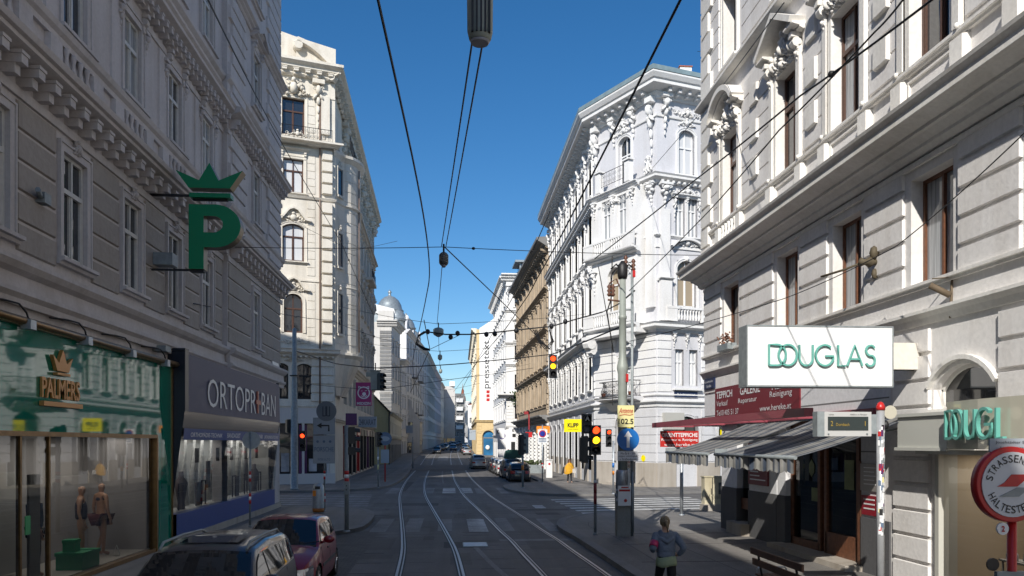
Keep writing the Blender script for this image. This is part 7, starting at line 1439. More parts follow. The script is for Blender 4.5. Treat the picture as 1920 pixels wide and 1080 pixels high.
# arrow sign and dealer panel
sy = 34.2; sx = at(608.5, 955, sy).x
pole('sign post with red and white bands beside the litter bin on the left island', sx, sy, 4.55, .035, M['polegrey'], .13, RW(1.35) + RW(.4))
T = thing('round_sign', 'round grey tram lane sign above the left arrow panel', 'traffic sign', at(612, 771, sy-.06)); q = MB(); disc(q, .42); q.build('disc', mat('slate_grey_sign', (.16, .18, .2), .5), T); q = MB(); [q.box(a, b, -.03, -.021, c, d) for a, b, c, d in ((-.16, -.12, -.2, .2), (-.04, .04, -.2, .2), (.12, .16, -.2, .2), (-.16, -.04, -.22, -.18), (.04, .16, -.22, -.18))]; q.build('symbol', mat('dark_symbol', (.04, .05, .06), .5), T)  # plain slate grey disc with a dark symbol
SG = mat('grey_white_sign', (.34, .38, .42), .5)
T, w_, h_ = plate('arrow_sign', 'white panel with a black left-turning arrow on the left island', 'traffic sign', 588, 784, 627, 814, sy-.06, SG, frame=M['polegrey']); q = MB(); q.ribbon([(.2, .12), (.2, .36), (-.1, .36)], .07, -.01, -.002); q.prism([(-.1, .24), (-.1, .48), (-.3, .36)], -.01, -.002); q.build('arrow', M['letter_black'], T)
T, w_, h_ = plate('dealer_sign', 'grey white dealer panel reading PORSCHE under the arrow panel', 'sign', 588, 817, 627, 868, sy-.06, SG, [('PORSCHE', 0, .42, .17, .92, M['letter_blue'], {}), ('INTER AUTO', 0, .08, .09, .6, M['letter_blue'], {})], frame=M['polegrey']); q = MB(); [disc(q, .055, -.004, 14, .9, x) for x in (-.26, 0, .26)]; q.build('emblems', M['letter_blue'], T)
# litter bin
T = thing('litter_bin', 'grey domed litter bin with orange bands on the left island', 'bin', (at(597, 955, 33.2).x, 33.2, .13)); q = MB(); q.lathe([(.2, 0), (.22, .05), (.24, .3), (.24, .95), (.235, 1.02), (.2, 1.15), (.13, 1.23), (.03, 1.26)], (0, 0, 0), 20); q.build('drum', M['steel'], T); q = MB(); q.lathe([(.225, .06), (.246, .22)], (0, 0, 0), 20); q.build('orange_band', mat('dull_orange', (.35, .12, .02), .6), T); q = MB(); q.box(-.19, -.06, -.245, -.2, .72, .95); q.build('orange_label', M['orange'], T); q = MB(); q.box(-.1, .1, -.25, -.12, 1.0, 1.12); q.build('opening', M['black'], T)
# left corner post with side signals
py_ = 26.2; px_ = at(650, 990, py_).x
pole('grey signal post with a red and white band at the left kerb corner', px_, py_, 3.45, .07, M['polegrey'], .13, RW(1.62), name='signal_post'); q = None
signal('black traffic light seen side-on at the left kerb corner, upper one', at(665, 832, py_+.1), 1.75, [LG, LG], .26, .55); signal('black traffic light seen side-on at the left kerb corner, lower one', at(665, 853, py_+.1), 1.75, [LG], .26, .26)
T = thing('push_button_box', 'small grey push-button box on the left corner signal post', 'box', at(650, 927, py_-.1)); q = MB(); q.box(-.08, .08, -.04, .06, 0, .42); q.build('casing', M['polegrey'], T); q = MB(); [disc(q, .02, -.04, 8, z) for z in (.15, .28)]; q.build('button', M['black'], T)
# further left small furniture
y_ = 51.5; x_ = at(709, 905, y_).x; pole('slim stickered signal post on the far left pavement', x_, y_, 3.0, .05, M['polegrey'], .13, ((1.2, 1.5, 'paleyellow_sign'), (1.8, 2.0, 'white_paint')), name='signal_post'); signal('black traffic light on the slim far left post', at(711, 838, y_-.1), .8, [LG, LG, LG], .32, .95)
T = thing('parking_ticket_sign', 'round dark sign with white oval on a red post, far left pavement', 'sign', (at(722, 872, 60).x, 60, .13)); q = MB(); q.tube([(0, 0, 0), (0, 0, 3.0)], .05, 8); q.build('post', M['red'], T); q = MB(); q.lathe([(.5, -.08), (.5, -.02)], (0, 0, 3.2), 20, 'y'); q.build('oval_plate', M['letter_blue'], T); q = MB(); q.lathe([(.34, -.1), (.34, -.08)], (0, 0, 3.2), 20, 'y'); q.v = [(a, b, 3.2+(c-3.2)*.55) for a, b, c in q.v]; q.build('oval_mark', SG, T); q = MB(); q.box(-.3, .3, -.1, 0, 1.4, 2.4); q.build('timetable', SG, T)
pole('thin dark post on the left pavement before the distant houses', at(774, 857, 90).x, 90, 3.6, .05, M['polegrey'], .13); plate('blank_sign', 'pale blank rectangular sign above the left pavement, before the small white house', 'sign', 761, 798, 774, 812, 89.9, SG)
# post with round sign near the blue shop
x_, y_ = -6.85, 28.0; pole('slim post with red and white bands before the blue shop window', x_, y_, 3.25, .035, M['polegrey'], .13, RW(1.55) + RW(.8)); T = thing('round_sign', 'round traffic sign seen from behind on the slim post by the blue shop', 'traffic sign', (x_+.03, y_+.06, 3.1)); q = MB(); disc(q, .3); q.build('disc', M['steel'], T)
# bollard post and cabinet on the right corner, far-right furniture
pole('white galvanised post under the far end of the awning', at(1278, 962, 31.2).x, 31.2, 2.75, .07, M['steel'], .13)
T = thing('utility_cabinet', 'graffiti-covered cream utility cabinet beyond the carpet shop corner', 'cabinet', (at(1345, 960, 33.2).x, 33.2, .13)); cab = plaster('graffiti_cream', (.55, .5, .36), .6, bs=6)
q = MB(); q.box(-.55, .6, 0, .45, .28, 1.42); q.box(-.58, .63, -.03, .48, 1.42, 1.47); q.build('casing', cab, T); q = MB(); q.box(-.6, .62, -.05, .5, 0, .28); q.build('plinth', M['stone'], T); q = MB(); q.box(.05, .5, -.012, -.002, .7, 1.2); q.build('poster', mat('black_white_poster', (.12, .12, .12), .6, var=.9, vs=9), T); q = MB(); q.box(-.23, -.2, -.012, 0, .3, 1.4); q.box(-.28, -.25, -.02, 0, .7, .95); q.build('door_gap', M['black'], T)
q = MB(); rn = random.Random(4)
for i in range(9): x = -.5+.11*i; q.tube([(x+rn.uniform(-.03, .03), -.012, .45+rn.uniform(0, .1)), (x+rn.uniform(-.02, .06), -.012, .62+rn.uniform(0, .1)), (x+.06, -.012, .5)], .008, 4)
q.build('graffiti', M['black'], T)
T = thing('manhole_cover', 'round kerbside cover in the pavement near the carpet shop', 'manhole cover', (7.9, 26.3, .13)); q = MB(); q.lathe([(.62, 0), (.6, .01)], (0, 0, 0), 28); q.build('cover', KERB, T)
for lb, px, yb, Y, h_, bands in (('steel post before the black hatchback, right far corner', 980, 912, 51.2, 1.75, ((1.15, 1.45, 'orange'),)),): pole(lb, at(px, yb, Y).x, Y, h_+1.4, .07, M['polegrey'], .13, bands, name='signal_post')
signal('black traffic light seen from the side above the parked black hatchback', at(980, 853, 51), 1.9, [LG, LG, LG], .34, 1.3)
T = thing('signal_box', 'olive casing on the post above the parked black hatchback', 'box', at(985, 851, 51.3)); q = MB(); q.box(-.2, .2, -.1, .1, 0, 1.35); q.build('casing', M['greenpole'], T)
# no-stopping sign
Y = 57; x_ = at(1017, 898, Y).x; pole('grey post of the no-stopping sign near the white building', x_, Y, 4.2, .045, M['steel'], .13, RW(1.1)); T = thing('no_stopping_sign', 'round blue and red no-stopping sign on a white plate, right pavement', 'traffic sign', (x_, Y-.06, 0)); p = at(1017, 831, Y-.06).z; q = MB(); q.box(-.34, .34, 0, .02, p, p+.98); q.build('plate', M['white_paint'], T); q = MB(); disc(q, .26, -.0, 24, p+.68); q.build('red_ring', M['red'], T); q = MB(); disc(q, .19, -.021, 24, p+.68, t=.01); q.build('blue_disc', mat('sign_deep_blue', (.01, .03, .3), .4), T); q = MB(); [q.box(-.28, .28, -.012, -.002, p+z, p+z+.06) for z in (.08, .2, .3)]; q.build('small_print', M['letter_blue'], T)
Y = 112; T = thing('no_stopping_sign', 'small distant round no-stopping sign before the yellow building', 'traffic sign', at(941, 817, Y)); q = MB(); q.box(-.6, .6, 0, .05, -1.9, .8); q.build('plate', M['white_paint'], T); q = MB(); disc(q, .5); q.build('disc', mat('sign_violet', (.05, .02, .2), .4), T); q = MB(); q.tube([(.9, .1, -1.9), (.9, .1, -4)], .1); q.build('post', M['red'], T)
plate('orange_sign', 'orange projecting shop sign above the no-stopping sign', 'sign', 1006, 799, 1031, 812, 68, M['orange'], [('orange', -.05, .3, .35, .5, M['letter_white'], {})])
plate('red_sign', 'small red projecting sign above the dark green tarpaulin', 'sign', 985, 810, 998, 820, 80, M['red'], [('pizza', 0, .25, .4, .8, M['letter_white'], {})] if 0 else [])
T = thing('red_sign_bracket', 'red angular bracket sign high on the white rusticated piers', 'sign', at(992, 806, 82)); q = MB(); q.box(-.07, .06, 0, .15, 0, 1.9); q.box(-.5, .06, 0, .15, 1.6, 1.9); q.build('bracket', mat('dull_red_bracket', (.28, .02, .025), .5), T)
plate('logo_sign', 'white sign with a dark square logo, left of the shop under the hanging plant', 'sign', 929, 803, 946, 822, 108, M['white_paint'], [('K', -.2, .45, .4, .25, M['letter_black'], dict(bold=.04))])
plate('logo_sign', 'white fascia sign with a dark square logo over the shop door', 'sign', 954, 801, 976, 813, 114, M['white_paint'], [('K', -.1, .25, .5, .2, M['letter_black'], dict(bold=.04))])
T = thing('traffic_sign', 'pale grey street banner sign far down the street before the turret', 'sign', at(886, 815, 150)); q = MB(); q.box(-.6, .6, 0, .05, -1, .9); q.build('panel', SG, T)
T = thing('cabinet', 'narrow white box cabinet with a round mark beside the white piers', 'cabinet', (at(1030, 888, 66).x, 66, .13)); q = MB(); q.box(-.25, .25, 0, .4, 0, 1.45); q.box(-.3, .3, -.05, .45, 1.45, 1.52); q.build('casing', M['white'], T); q = MB(); disc(q, .09, -.002, 12, 1.15); q.build('round_mark', M['red'], T)
T = thing('planter', 'grey rectangular planter with shrubs by the rusticated white piers', 'planter', (at(1000, 870, 76).x, 76, .13)); q = MB(); q.box(-1.0, 1.0, 0, .6, 0, .8); q.build('trough', M['polegrey'], T); q = MB(); rn = random.Random(2); [q.ball((rn.uniform(-.9, .9), .3+rn.uniform(-.2, .2), .85+rn.random()*.35), .12, .12, .12, 5, 3) for _ in range(60)]; q.build('shrub', mat('dry_shrub', (.06, .08, .03), .9, var=.6), T)
# yellow Klipp sign hanging from the white building
T, w_, h_ = plate('shop_sign', 'yellow square KLIPP sign projecting from the white corner building', 'sign', 1058, 786, 1091, 810, 56, M['yellow_sign'], [('KLIPP', 0, .36, .34, .62, M['letter_black'], dict(bold=.035)), ('UNSER FRISEUR', 0, .18, .07, .6, M['letter_black'], {})], t=.12)
# left projecting signs
T, w_, h_ = plate('shop_sign', 'magenta square sign with a white bear head, hanging at the cream building', 'sign', 667, 717, 697, 761, 60, M['magenta'], [('MEDIZIN', 0, .05, .11, .84, M['letter_white'], dict(bold=.02))], t=.12)
q = MB(); cx, cz, s_ = 0, h_*.56, w_; head_ = [(.36*s_*math.cos(R(a)), .36*s_*math.sin(R(a))) for a in range(-250, 110, 20)]; q.ribbon([(cx+a, cz+b) for a, b in head_] + [(cx+head_[0][0], cz+head_[0][1])], .07*s_, -.012, -.003)
for sx in (-1, 1): q.ribbon([(cx+sx*.30*s_, cz+.2*s_), (cx+sx*.32*s_, cz+.4*s_), (cx+sx*.14*s_, cz+.33*s_)], .06*s_, -.012, -.003)
q.lathe([(.12*s_, -.013), (.12*s_, -.004)], (cx+.02*s_, 0, cz-.08*s_), 14, 'y'); q.ribbon([(cx-.16*s_, cz-.18*s_), (cx-.06*s_, cz-.26*s_), (cx+.02*s_, cz-.2*s_), (cx+.1*s_, cz-.26*s_), (cx+.2*s_, cz-.16*s_)], .04*s_, -.012, -.003); q.ribbon([(cx+.08*s_, cz+.12*s_), (cx+.2*s_, cz+.14*s_)], .03*s_, -.012, -.003); q.ribbon([(cx-.16*s_, cz+.1*s_), (cx-.08*s_, cz+.13*s_)], .03*s_, -.012, -.003); q.build('bear_emblem', M['letter_white'], T)
plate('shop_sign', 'dark purple blank projecting sign below the magenta bear sign', 'sign', 648, 775, 669, 797, 58.8, M['purple'], t=.1)
plate('shop_sign', 'grey light-box sign reading KARAT right of the purple sign', 'sign', 672, 781, 706, 801, 61, SG, [('24KARAT', 0, .2, .55, .92, mat('karat_grey', (.14, .14, .16), .5), dict(bold=.02))], t=.2)
# green crown and P sign
pY = 21.6; T = thing('crown_sign', 'large green letter P under a green crown projecting from the grey building', 'sign', at(355, 505, pY)); GS = mat('green_sign_enamel', (.0, .24, .10), .35); GE = mat('bronze_sign_edge', (.20, .16, .10), .4, .4); sc_ = pY/1500*1.0
def pp(pts): b0 = (355, 505); return [((x-b0[0])*sc_*1.02, (b0[1]-y)*sc_) for x, y in pts]
P_out = [(354, 504), (354, 386)] + [(400+45*math.sin(R(a)), 425-39.5*math.cos(R(a))) for a in range(0, 181, 15)] + [(380, 464), (380, 504)]
P_in = [(380, 407)] + [(397+17*math.sin(R(a)), 422-15*math.cos(R(a))) for a in range(0, 181, 20)] + [(380, 437)]
def letterP(y0, y1, mb, grow=0):
    o = pp(P_out); i_ = pp(P_in)
    # split into stem and bowl strips
    mb.prism(pp([(354, 504), (354, 386), (380, 386), (380, 504)]), y0, y1)
    ou = pp([(380, 386)] + P_out[2:-2] + [(380, 464)]); inn_ = pp([(380, 407)] + P_in[1:-1] + [(380, 437)]); n = 12
    def rs(P, n):
        L = [0]; [L.append(L[-1]+math.dist(a, b)) for a, b in zip(P, P[1:])]; out = []
        for k in range(n+1):
            d = L[-1]*k/n
            for j in range(len(P)-1):
                if d <= L[j+1]+1e-9: u = (d-L[j])/(L[j+1]-L[j] or 1); out.append((P[j][0]+(P[j+1][0]-P[j][0])*u, P[j][1]+(P[j+1][1]-P[j][1])*u)); break
        return out
    a, b = rs(ou, n*2), rs(inn_, n*2)
    for k in range(n*2):
        mb.quad((a[k][0], y0, a[k][1]), (a[k+1][0], y0, a[k+1][1]), (b[k+1][0], y0, b[k+1][1]), (b[k][0], y0, b[k][1])); mb.quad((a[k][0], y1, a[k][1]), (a[k+1][0], y1, a[k+1][1]), (b[k+1][0], y1, b[k+1][1]), (b[k][0], y1, b[k][1]))
        mb.quad((a[k][0], y0, a[k][1]), (a[k+1][0], y0, a[k+1][1]), (a[k+1][0], y1, a[k+1][1]), (a[k][0], y1, a[k][1])); mb.quad((b[k][0], y0, b[k][1]), (b[k+1][0], y0, b[k+1][1]), (b[k+1][0], y1, b[k+1][1]), (b[k][0], y1, b[k][1]))
q = MB(); letterP(.0, .34, q); q.build('letter_side', GE, T); q = MB(); letterP(-.012, -.002, q); q.build('letter_face', GS, T)
cr_ = [(355, 356), (331, 323), (373, 342), (391, 310), (404, 342), (457, 324), (432, 361), (424, 357)]
cr_ = [(354, 356), (331, 324), (372, 342), (390, 310), (406, 342), (448, 323), (426, 356)]
q = MB(); q.prism(pp(cr_), .0, .34); q.build('crown_side', GE, T); q = MB(); q.prism(pp(cr_), -.012, -.002); q.prism(pp([(355, 365), (355, 373), (427, 373), (427, 365)]), -.012, .3); q.build('crown_face', GS, T)
q = MB(); a = pp([(300, 368), (355, 368), (310, 500), (300, 500), (355, 504)]); q.box(-1.15, .1, .1, .16, a[0][1]-.03, a[0][1]+.03); q.box(-1.15, .1, .1, .16, -.02, .03); q.box(.05, .95, .1, .2, a[0][1]-.12, a[0][1]-.02); q.box(0, .35, .05, .25, -.05, .0); q.build('support_arm', M['iron'], T)
T = thing('junction_box', 'grey metal box on the arm of the green crown sign', 'box', at(300, 497, 21.9)); q = MB(); q.box(-.15, .35, -.1, .35, 0, .32); q.build('casing', M['polegrey'], T)
# gooseneck lamps over the green fascia
g0 = None
for i, Yl in enumerate((15.05, 17.35, 19.7, 22.0)):
    lb = ['nearest', 'second', 'third', 'farthest'][i]
    if g0 is None:
        g0 = thing('wall_lamp', '', 'lamp', (-7.9, Yl, 5.3), 0, 'gooseneck lamps over the green fascia'); q = MB(); q.tube([(.1, -1.1, .15), (.15, -.5, .2), (.25, -.2, .18), (.3, -.05, .05), (.32, 0, -.1)], .018, 6); q.build('neck', M['iron'], g0); q = MB(); q.box(.22, .4, -.1, .1, -.25, -.08); q.build('lamp_head', M['steel'], g0); c = g0
    else: c = copy_tree(g0); c.location = (-7.9, Yl, 5.3)
    c['label'] = '%s of the four gooseneck lamps over the green fascia' % lb
# Douglas projecting box
T = thing('shop_sign', 'large white light box reading DOUGLAS in thin teal letters, projecting from the right building', 'sign', (0, 0, 0)); a = at(1402, 722, 15.0); b = at(1673, 615, 15.0); T.location = a
W_d, H_d = b.x-a.x, b.z-a.z; q = MB(); q.box(0, W_d, 0, .42, 0, H_d); q.build('light_box', mat('white_sign_face', (.8, .8, .8), .35), T); q = MB(); e = .012; [q.box(*v) for v in ((-.02, W_d+.02, -.01, .43, -.03, -.002), (-.02, W_d+.02, -.01, .43, H_d+.002, H_d+.03), (-.022, -.002, -.01, .43, 0, H_d), (W_d+.002, W_d+.022, -.01, .43, 0, H_d))]; q.build('box_edge', M['polegrey'], T)
q = douglas(MB(), .40, .034, -.06, -.012); x0 = (1440-1402)/271*W_d; k = (1638-1440)/271*W_d/(5.84*.40); q.v = [(x0+a_*k, b_, c_+(722-686)/107*H_d) for a_, b_, c_ in q.v]; q.build('lettering', TEAL, T)
q = MB(); q.box(W_d+.03, W_d+.75, .05, .35, .33, H_d-.28); q.build('mount_box', M['cream'], T); q = MB(); q.tube([(W_d, .2, .35), (W_d+.9, .2, .35)], .04); q.tube([(W_d, .2, H_d-.3), (W_d+.9, .2, H_d-.3)], .04); q.build('mount_bar', M['iron'], T)
# oriental carpet banner at the far end of the cassette
T, w_, h_ = plate('banner', 'red banner reading ORIENTTEPPICHE under the maroon awning cassette', 'banner', 1238, 808, 1310, 838, 28.9, mat('bright_red_banner', (.45, .015, .01), .5), [('ORIENTTEPPICHE', 0, .62, .26, .94, M['letter_white'], dict(bold=.02)), ('Reparatur u. Reinigung', 0, .33, .2, .94, M['letter_white'], dict(bold=.01)), ('www.hereke.at', 0, .06, .18, .8, M['letter_white'], {})])
# tram stop: display, stickered pole, speaker
dY = 12.6; x_ = at(1651, 900, dY).x
T = pole('white stickered pole with a red cap carrying the tram departure display', x_, dY, at(0, 760, dY).z-.13, .062, mat('pale_steel_pole', (.42, .43, .44), .4, .3, var=.15), .13, cap='red', name='tram_stop_pole', cat='post')
rn = random.Random(12); cols = ['white_paint', 'letter_white', 'black', 'letter_white', 'letter_blue', 'white_paint', 'letter_white', 'paleyellow_sign', 'white_paint', 'purple', 'polegrey', 'letter_red']
for i in range(80):
    z = 1.35+rn.random()*1.75; a0 = -PI/2+rn.uniform(-1.2, 1.0); da = rn.uniform(.4, .9); hh = rn.uniform(.04, .11); q = MB()
    for j in range(4): a_, b_ = a0+da*j/4, a0+da*(j+1)/4; r_ = .0632+i*.00004; q.quad((r_*math.cos(a_), r_*math.sin(a_), z), (r_*math.cos(b_), r_*math.sin(b_), z), (r_*math.cos(b_), r_*math.sin(b_), z+hh), (r_*math.cos(a_), r_*math.sin(a_), z+hh))
    q.build('sticker', M[rn.choice(cols)], T)
T, w_, h_ = plate('departure_display', 'grey tram departure display with a dim amber line of text', 'display', 1546, 772, 1634, 818, dY, mat('light_grey_display', (.48, .48, .47), .4), [('Linie', -.36, .86, .06, .1, M['letter_black'], {}), ('Abfahrt in Minuten', .22, .86, .06, .36, M['letter_black'], {})], t=.16)
q = MB(); q.box(-w_*.43, w_*.43, -.008, -.002, h_*.24, h_*.8); q.build('screen', mat('dark_display_screen', (.03, .04, .04), .1), T)
AM = mat('amber_text', (.3, .2, .03), .5, emit=(.8, .5, .05), es=.08)
for b_, x, hh, ww in (('2', -.35, .2, .05), ('Dornbach', -.12, .12, .28), ('1', .36, .2, .012)): tx = text_mb(b_, hh*h_, ww*w_, .004); moved(tx, (x*w_, -.009, .42*h_)); tx.build('lettering', AM, T)
q = MB(); q.box(-w_/2-.12, -w_/2, .0, .17, -.005, h_+.005); q.box(w_/2, w_/2+.14, .02, .12, h_*.1, h_*.9); [disc(q, .012, -.002, 8, .04, x) for x in (-w_*.42, w_*.4)]; q.build('casing', M['polegrey'], T)
T = thing('loudspeaker', 'small cream horn loudspeaker beside the red-capped pole', 'loudspeaker', at(1664, 780, 12.9)); q = MB(); q.lathe([(.03, .12), (.04, .05), (.11, -.08), (.115, -.09)], (0, 0, .06), 14, 'y'); q.build('horn', mat('cream_plastic', (.5, .47, .38), .4), T); q = MB(); q.tube([(0, .1, .06), (-.12, .0, .06), (-.14, 0, -.2)], .02); q.ball((-.03, 0, -.15), .06, .05, .08); q.build('bracket', M['iron'], T)
# tram stop oval sign
hY = 7.6; c = at(1893, 908, hY); r_ = (at(1960, 908, hY)-at(1893, 908, hY)).x
T = thing('tram_stop_sign', 'oval tram stop sign reading STRASSENBAHN HALTESTELLE with a red rim on a red post', 'sign', (c.x, hY, .13)); zc = c.z-.13; q = MB(); q.lathe([(.045, 0), (.045, zc-.3)], (.06, .05, 0), 12); q.build('post', M['red'], T)
q = MB(); q.lathe([(r_*.97, -.04), (r_*1.0, -.03), (r_*1.0, .05), (r_*.9, .06)], (0, 0, zc), 40, 'y'); q.build('rim', M['red'], T); q = MB(); q.lathe([(r_*.86, -.052), (r_*.86, -.041)], (0, 0, zc), 40, 'y', False); q.build('face', mat('sign_pale_grey', (.62, .63, .65), .4), T)
def arc_text(body, R0, a0, a1, h, up=True):
    out = MB(); n = len(body)
    for i, ch in enumerate(body):
        if ch == ' ': continue
        a = R(a0+(a1-a0)*(i+.5)/n); t = text_mb(ch, h, h*(.34 if ch == 'I' else .62) if ch != 'I' else h*.16, .004, bold=.01); rot = a-PI/2 if up else a+PI/2
        t.v = [(R0*math.cos(a)+(x_*math.cos(rot)-(z_-h/2)*math.sin(rot)), -.056, zc+R0*math.sin(a)+(x_*math.sin(rot)+(z_-h/2)*math.cos(rot))) for x_, y_, z_ in t.v]; out = merge(out, t)
    return out
arc_text('STRASSENBAHN', r_*.68, 172, 8, r_*.2).build('lettering', M['letter_black'], T); arc_text('HALTESTELLE', r_*.66, 200, 340, r_*.2, False).build('lettering', M['letter_black'], T)
q = MB(); q.prism([(-r_*.45, zc-.02), (r_*.1, zc-.02), (r_*.5, zc+.1), (-.02, zc+.1), (-r_*.25, zc+.02)], -.06, -.053); q.build('red_logo_half', M['red'], T); q = MB(); q.prism([(-r_*.4, zc-.12), (r_*.15, zc-.12), (r_*.45, zc-.03), (r_*.1, zc-.03)], -.06, -.053); q.build('grey_logo_half', M['polegrey'], T)
T2, w_, h_ = plate('stop_name_plate', 'pale plate reading Josefstädter Straße Lederergasse above the oval tram stop sign', 'sign', 1856, 822, 1950, 847, hY, SG, [('Josefstädter Straße', 0, .56, .26, .8, M['letter_black'], {}), ('Lederergasse', 0, .14, .26, .6, M['letter_black'], {})])
T = thing('route_disc', 'small round white disc with a red number 2 below the oval tram stop sign', 'sign', at(1878, 991, hY)); q = MB(); disc(q, .062, .0, 20); q.build('disc', M['white_paint'], T); q = text_mb('2', .06, .035, .004, bold=.03); moved(q, (0, -.022, -.03)); q.build('lettering', M['letter_red'], T); q = MB(); q.tube([(0, .02, 0), (.15, .05, 0)], .012); q.build('arm', M['iron'], T)
T = thing('route_disc', 'dark round plate seen from behind below the number 2 disc', 'sign', at(1860, 1058, hY+.1)); q = MB(); disc(q, .065, 0, 18); q.build('disc', M['black'], T)
T = thing('timetable_case', 'grey timetable case at the lower right edge beside the red post', 'timetable', at(1918, 1085, hY)); q = MB(); q.box(-.27, .27, 0, .05, -.6, .07); q.build('case', M['polegrey'], T)
# bench and low hoop
T = thing('bench', 'brown wooden slatted bench at the lower right beside the shop step', 'bench', (5.85, 13.4, .13), R(90)); 
for z, y_ in ((.82, .26), (.62, .22)): q = MB(); q.box(-1.1, 1.1, y_, y_+.035, z, z+.12); q.build('back_slat', mat('brown_bench_wood', (.12, .055, .03), .6, var=.3, vs=8) if 'brown_bench_wood' not in D.materials else D.materials['brown_bench_wood'], T)
for i in range(4): q = MB(); q.box(-1.1, 1.1, -.22+i*.11, -.13+i*.11, .42, .45); q.build('seat_slat', D.materials['brown_bench_wood'], T)
for x_ in (-.8, .8): q = MB(); q.tube([(x_, -.2, 0), (x_, -.18, .41), (x_, .18, .41), (x_, .27, .9)], .022); q.tube([(x_, .25, 0), (x_, .18, .41)], .022); q.build('leg', M['iron'], T)
T = thing('metal_hoop', 'low bent steel hoop in the pavement beside the bench', 'hoop', (at(1447, 1078, 15.2).x, 15.2, .13)); q = MB(); q.tube([(-.3, 0, 0), (-.29, 0, .42), (-.26, 0, .45), (.26, 0, .45), (.29, 0, .42), (.3, 0, 0)], .016, 7); q.build('hoop', M['steel'], T)

# ---------------- street lamps and overhead wires ----------------
def wire(label, pts, r=.012, sag=0, m=None, name='overhead_wire', n=14, group=None, extra=None):
    P = []
    for (a, b) in zip(pts, pts[1:]):
        a, b = Vector(a), Vector(b)
        for i in range(n): f = i/n; p = a.lerp(b, f); p.z -= sag*4*f*(1-f); P.append(p)
    P.append(Vector(pts[-1])); q = MB(); q.tube(P, r, 5)
    for e in (extra or []):
        p = a.lerp(b, e); p.z -= sag*4*e*(1-e); q.ball(tuple(p), .06, .06, .05, 6, 4)
    return tag(q.build(name, m or M['wire']), label, 'wire', group)
ZW = 7.6
for P_, nm in ((Lc, 'left'), (Rc, 'right')):
    pts = [(x+(-.75 if nm == 'left' and y < 20 else 0)*max(0, (20-y)/20)+(-.75 if nm == 'right' and y < 30 else 0)*max(0, min(1, (30-y)/24)), y, ZW+zg(y)) for x, y in P_ if y > -10]
    q = MB(); q.tube(resample(pts, 5), .016, 5); tag(q.build('contact_wire', M['wire']), 'thick tram contact wire above the %s track' % nm, 'wire')
lamps = [(900, 78, 10.4, .34, 1.25), (832, 497, 25.5, .3, .42), (822, 629, 42, .55, .42), (825, 674, 54, .3, .35), (826, 699, 62, .26, .3)]
pos = []
for i, (px, py, Y, w_, h_) in enumerate(lamps):
    p = at(px, py, Y); pos.append(p); lb = ['big ribbed grey street lamp hanging at the top centre of the view', 'dark hanging street lamp, second from the viewer, over the tracks', 'pale hanging street lamp beside the cable loops', 'small hanging street lamp, fourth from the viewer', 'smallest hanging street lamp, farthest over the street'][i]
    T = thing('street_lamp', lb, 'street lamp', p, .05, 'hanging street lamps'); q = MB()
    if i == 0:
        q.lathe([(.02, 0), (.10, .0), (.145, .03), (.165, .12), (.17, .6), (.16, h_)], (0, 0, 0), 16); q.build('housing', M['greenpole'], T); q = MB()
        for j in range(5): q.box(-.11+.055*j-.012, -.11+.055*j+.012, -.178+abs(j-2)*.012, -.1, .06, 1.2)
        q.build('rib', M['iron'], T); q = MB(); q.lathe([(.11, -.03), (.13, .0)], (0, 0, 0), 16); q.build('lens', LW, T)
    else:
        s_ = w_/2; q.lathe([(s_*.75, 0), (s_, h_*.15), (s_, h_*.75), (s_*.7, h_*.9), (s_*.2, h_)], (0, 0, 0), 12); q.build('housing', M['greenpole'] if i != 1 else mat('dark_lamp_metal', (.12, .12, .11), .5, .3), T); q = MB(); q.lathe([(s_*.3, -h_*.18), (s_*.7, 0)], (0, 0, 0), 12); q.build('lens', LW, T); q = MB(); q.tube([(0, 0, h_), (0, 0, h_+.25)], .03); q.build('hanger', M['iron'], T)
tops = [p+Vector((0, 0, [1.25, .6, .6, .55, .5][i])) for i, p in enumerate(pos)]
for i in range(4):
    for q_ in (-.07, .07):
        if i and q_ > 0: continue
        a = at(885 if q_ < 0 else 905, 80, 10.6) if i == 0 else tops[i]; wire('twin supply cable running between the hanging street lamps' if i == 0 else 'supply cable between hanging street lamps, stretch %s' % ['', 'two', 'three', 'four'][i], [a, tops[i+1]+Vector((q_, 0, 0))], .014, .02, group='lamp supply cables' if i == 0 else None, name='lamp_cable')
W = wire
W('thin span wire above the second street lamp from facade to facade', [(-8.3, 29, 9.95), tops[1]+Vector((0, .1, 0)), (9.3, 27.5, 9.6)], .012, .05, extra=(.1,)); W('span wire above the pale lamp', [(-8.5, 60, 13.2), tops[2], (10.3, 60, 12.8)], .013, .1)
W('span wire above the fourth lamp', [(-9, 80, 13), tops[3], (10.3, 78, 13)], .014, .1); W('span wire over the distant street, nearer one', [(-9.5, 95, 12), (0, 96, 10.6), (9.5, 95, 12.5)], .015, .1); W('span wire over the distant street, farther one', [(-9.5, 140, 14), (-1, 140, 12.2), (7, 140, 14)], .02, .1); W('faint span wire at the far end of the street', [(-7, 190, 15), (-2, 190, 13.6), (5, 190, 15)], .025, .1)
W('dark cable slanting down from the second lamp to the right facade', [tops[1], at(935, 560, 33), at(1032, 655, 46)], .02, .0); W('cable slanting from the right facade down the far street', [at(1032, 395, 30), at(960, 560, 44), at(890, 685, 75), at(850, 735, 110)], .02, 0)
mt = Vector((mx, my, 8.0))
W('long black feeder cable from the tram mast up past the right building', [at(1115, 485, 24.4), at(1300, 340, 18), at(1500, 180, 12.5), at(1760, -10, 8.5)], .016, .02, extra=(.3,)); W('lower black feeder cable along the right building', [at(1180, 545, 24.4), at(1330, 395, 17), at(1460, 245, 12), at(1640, 60, 9), at(1700, -10, 8)], .012, .02)
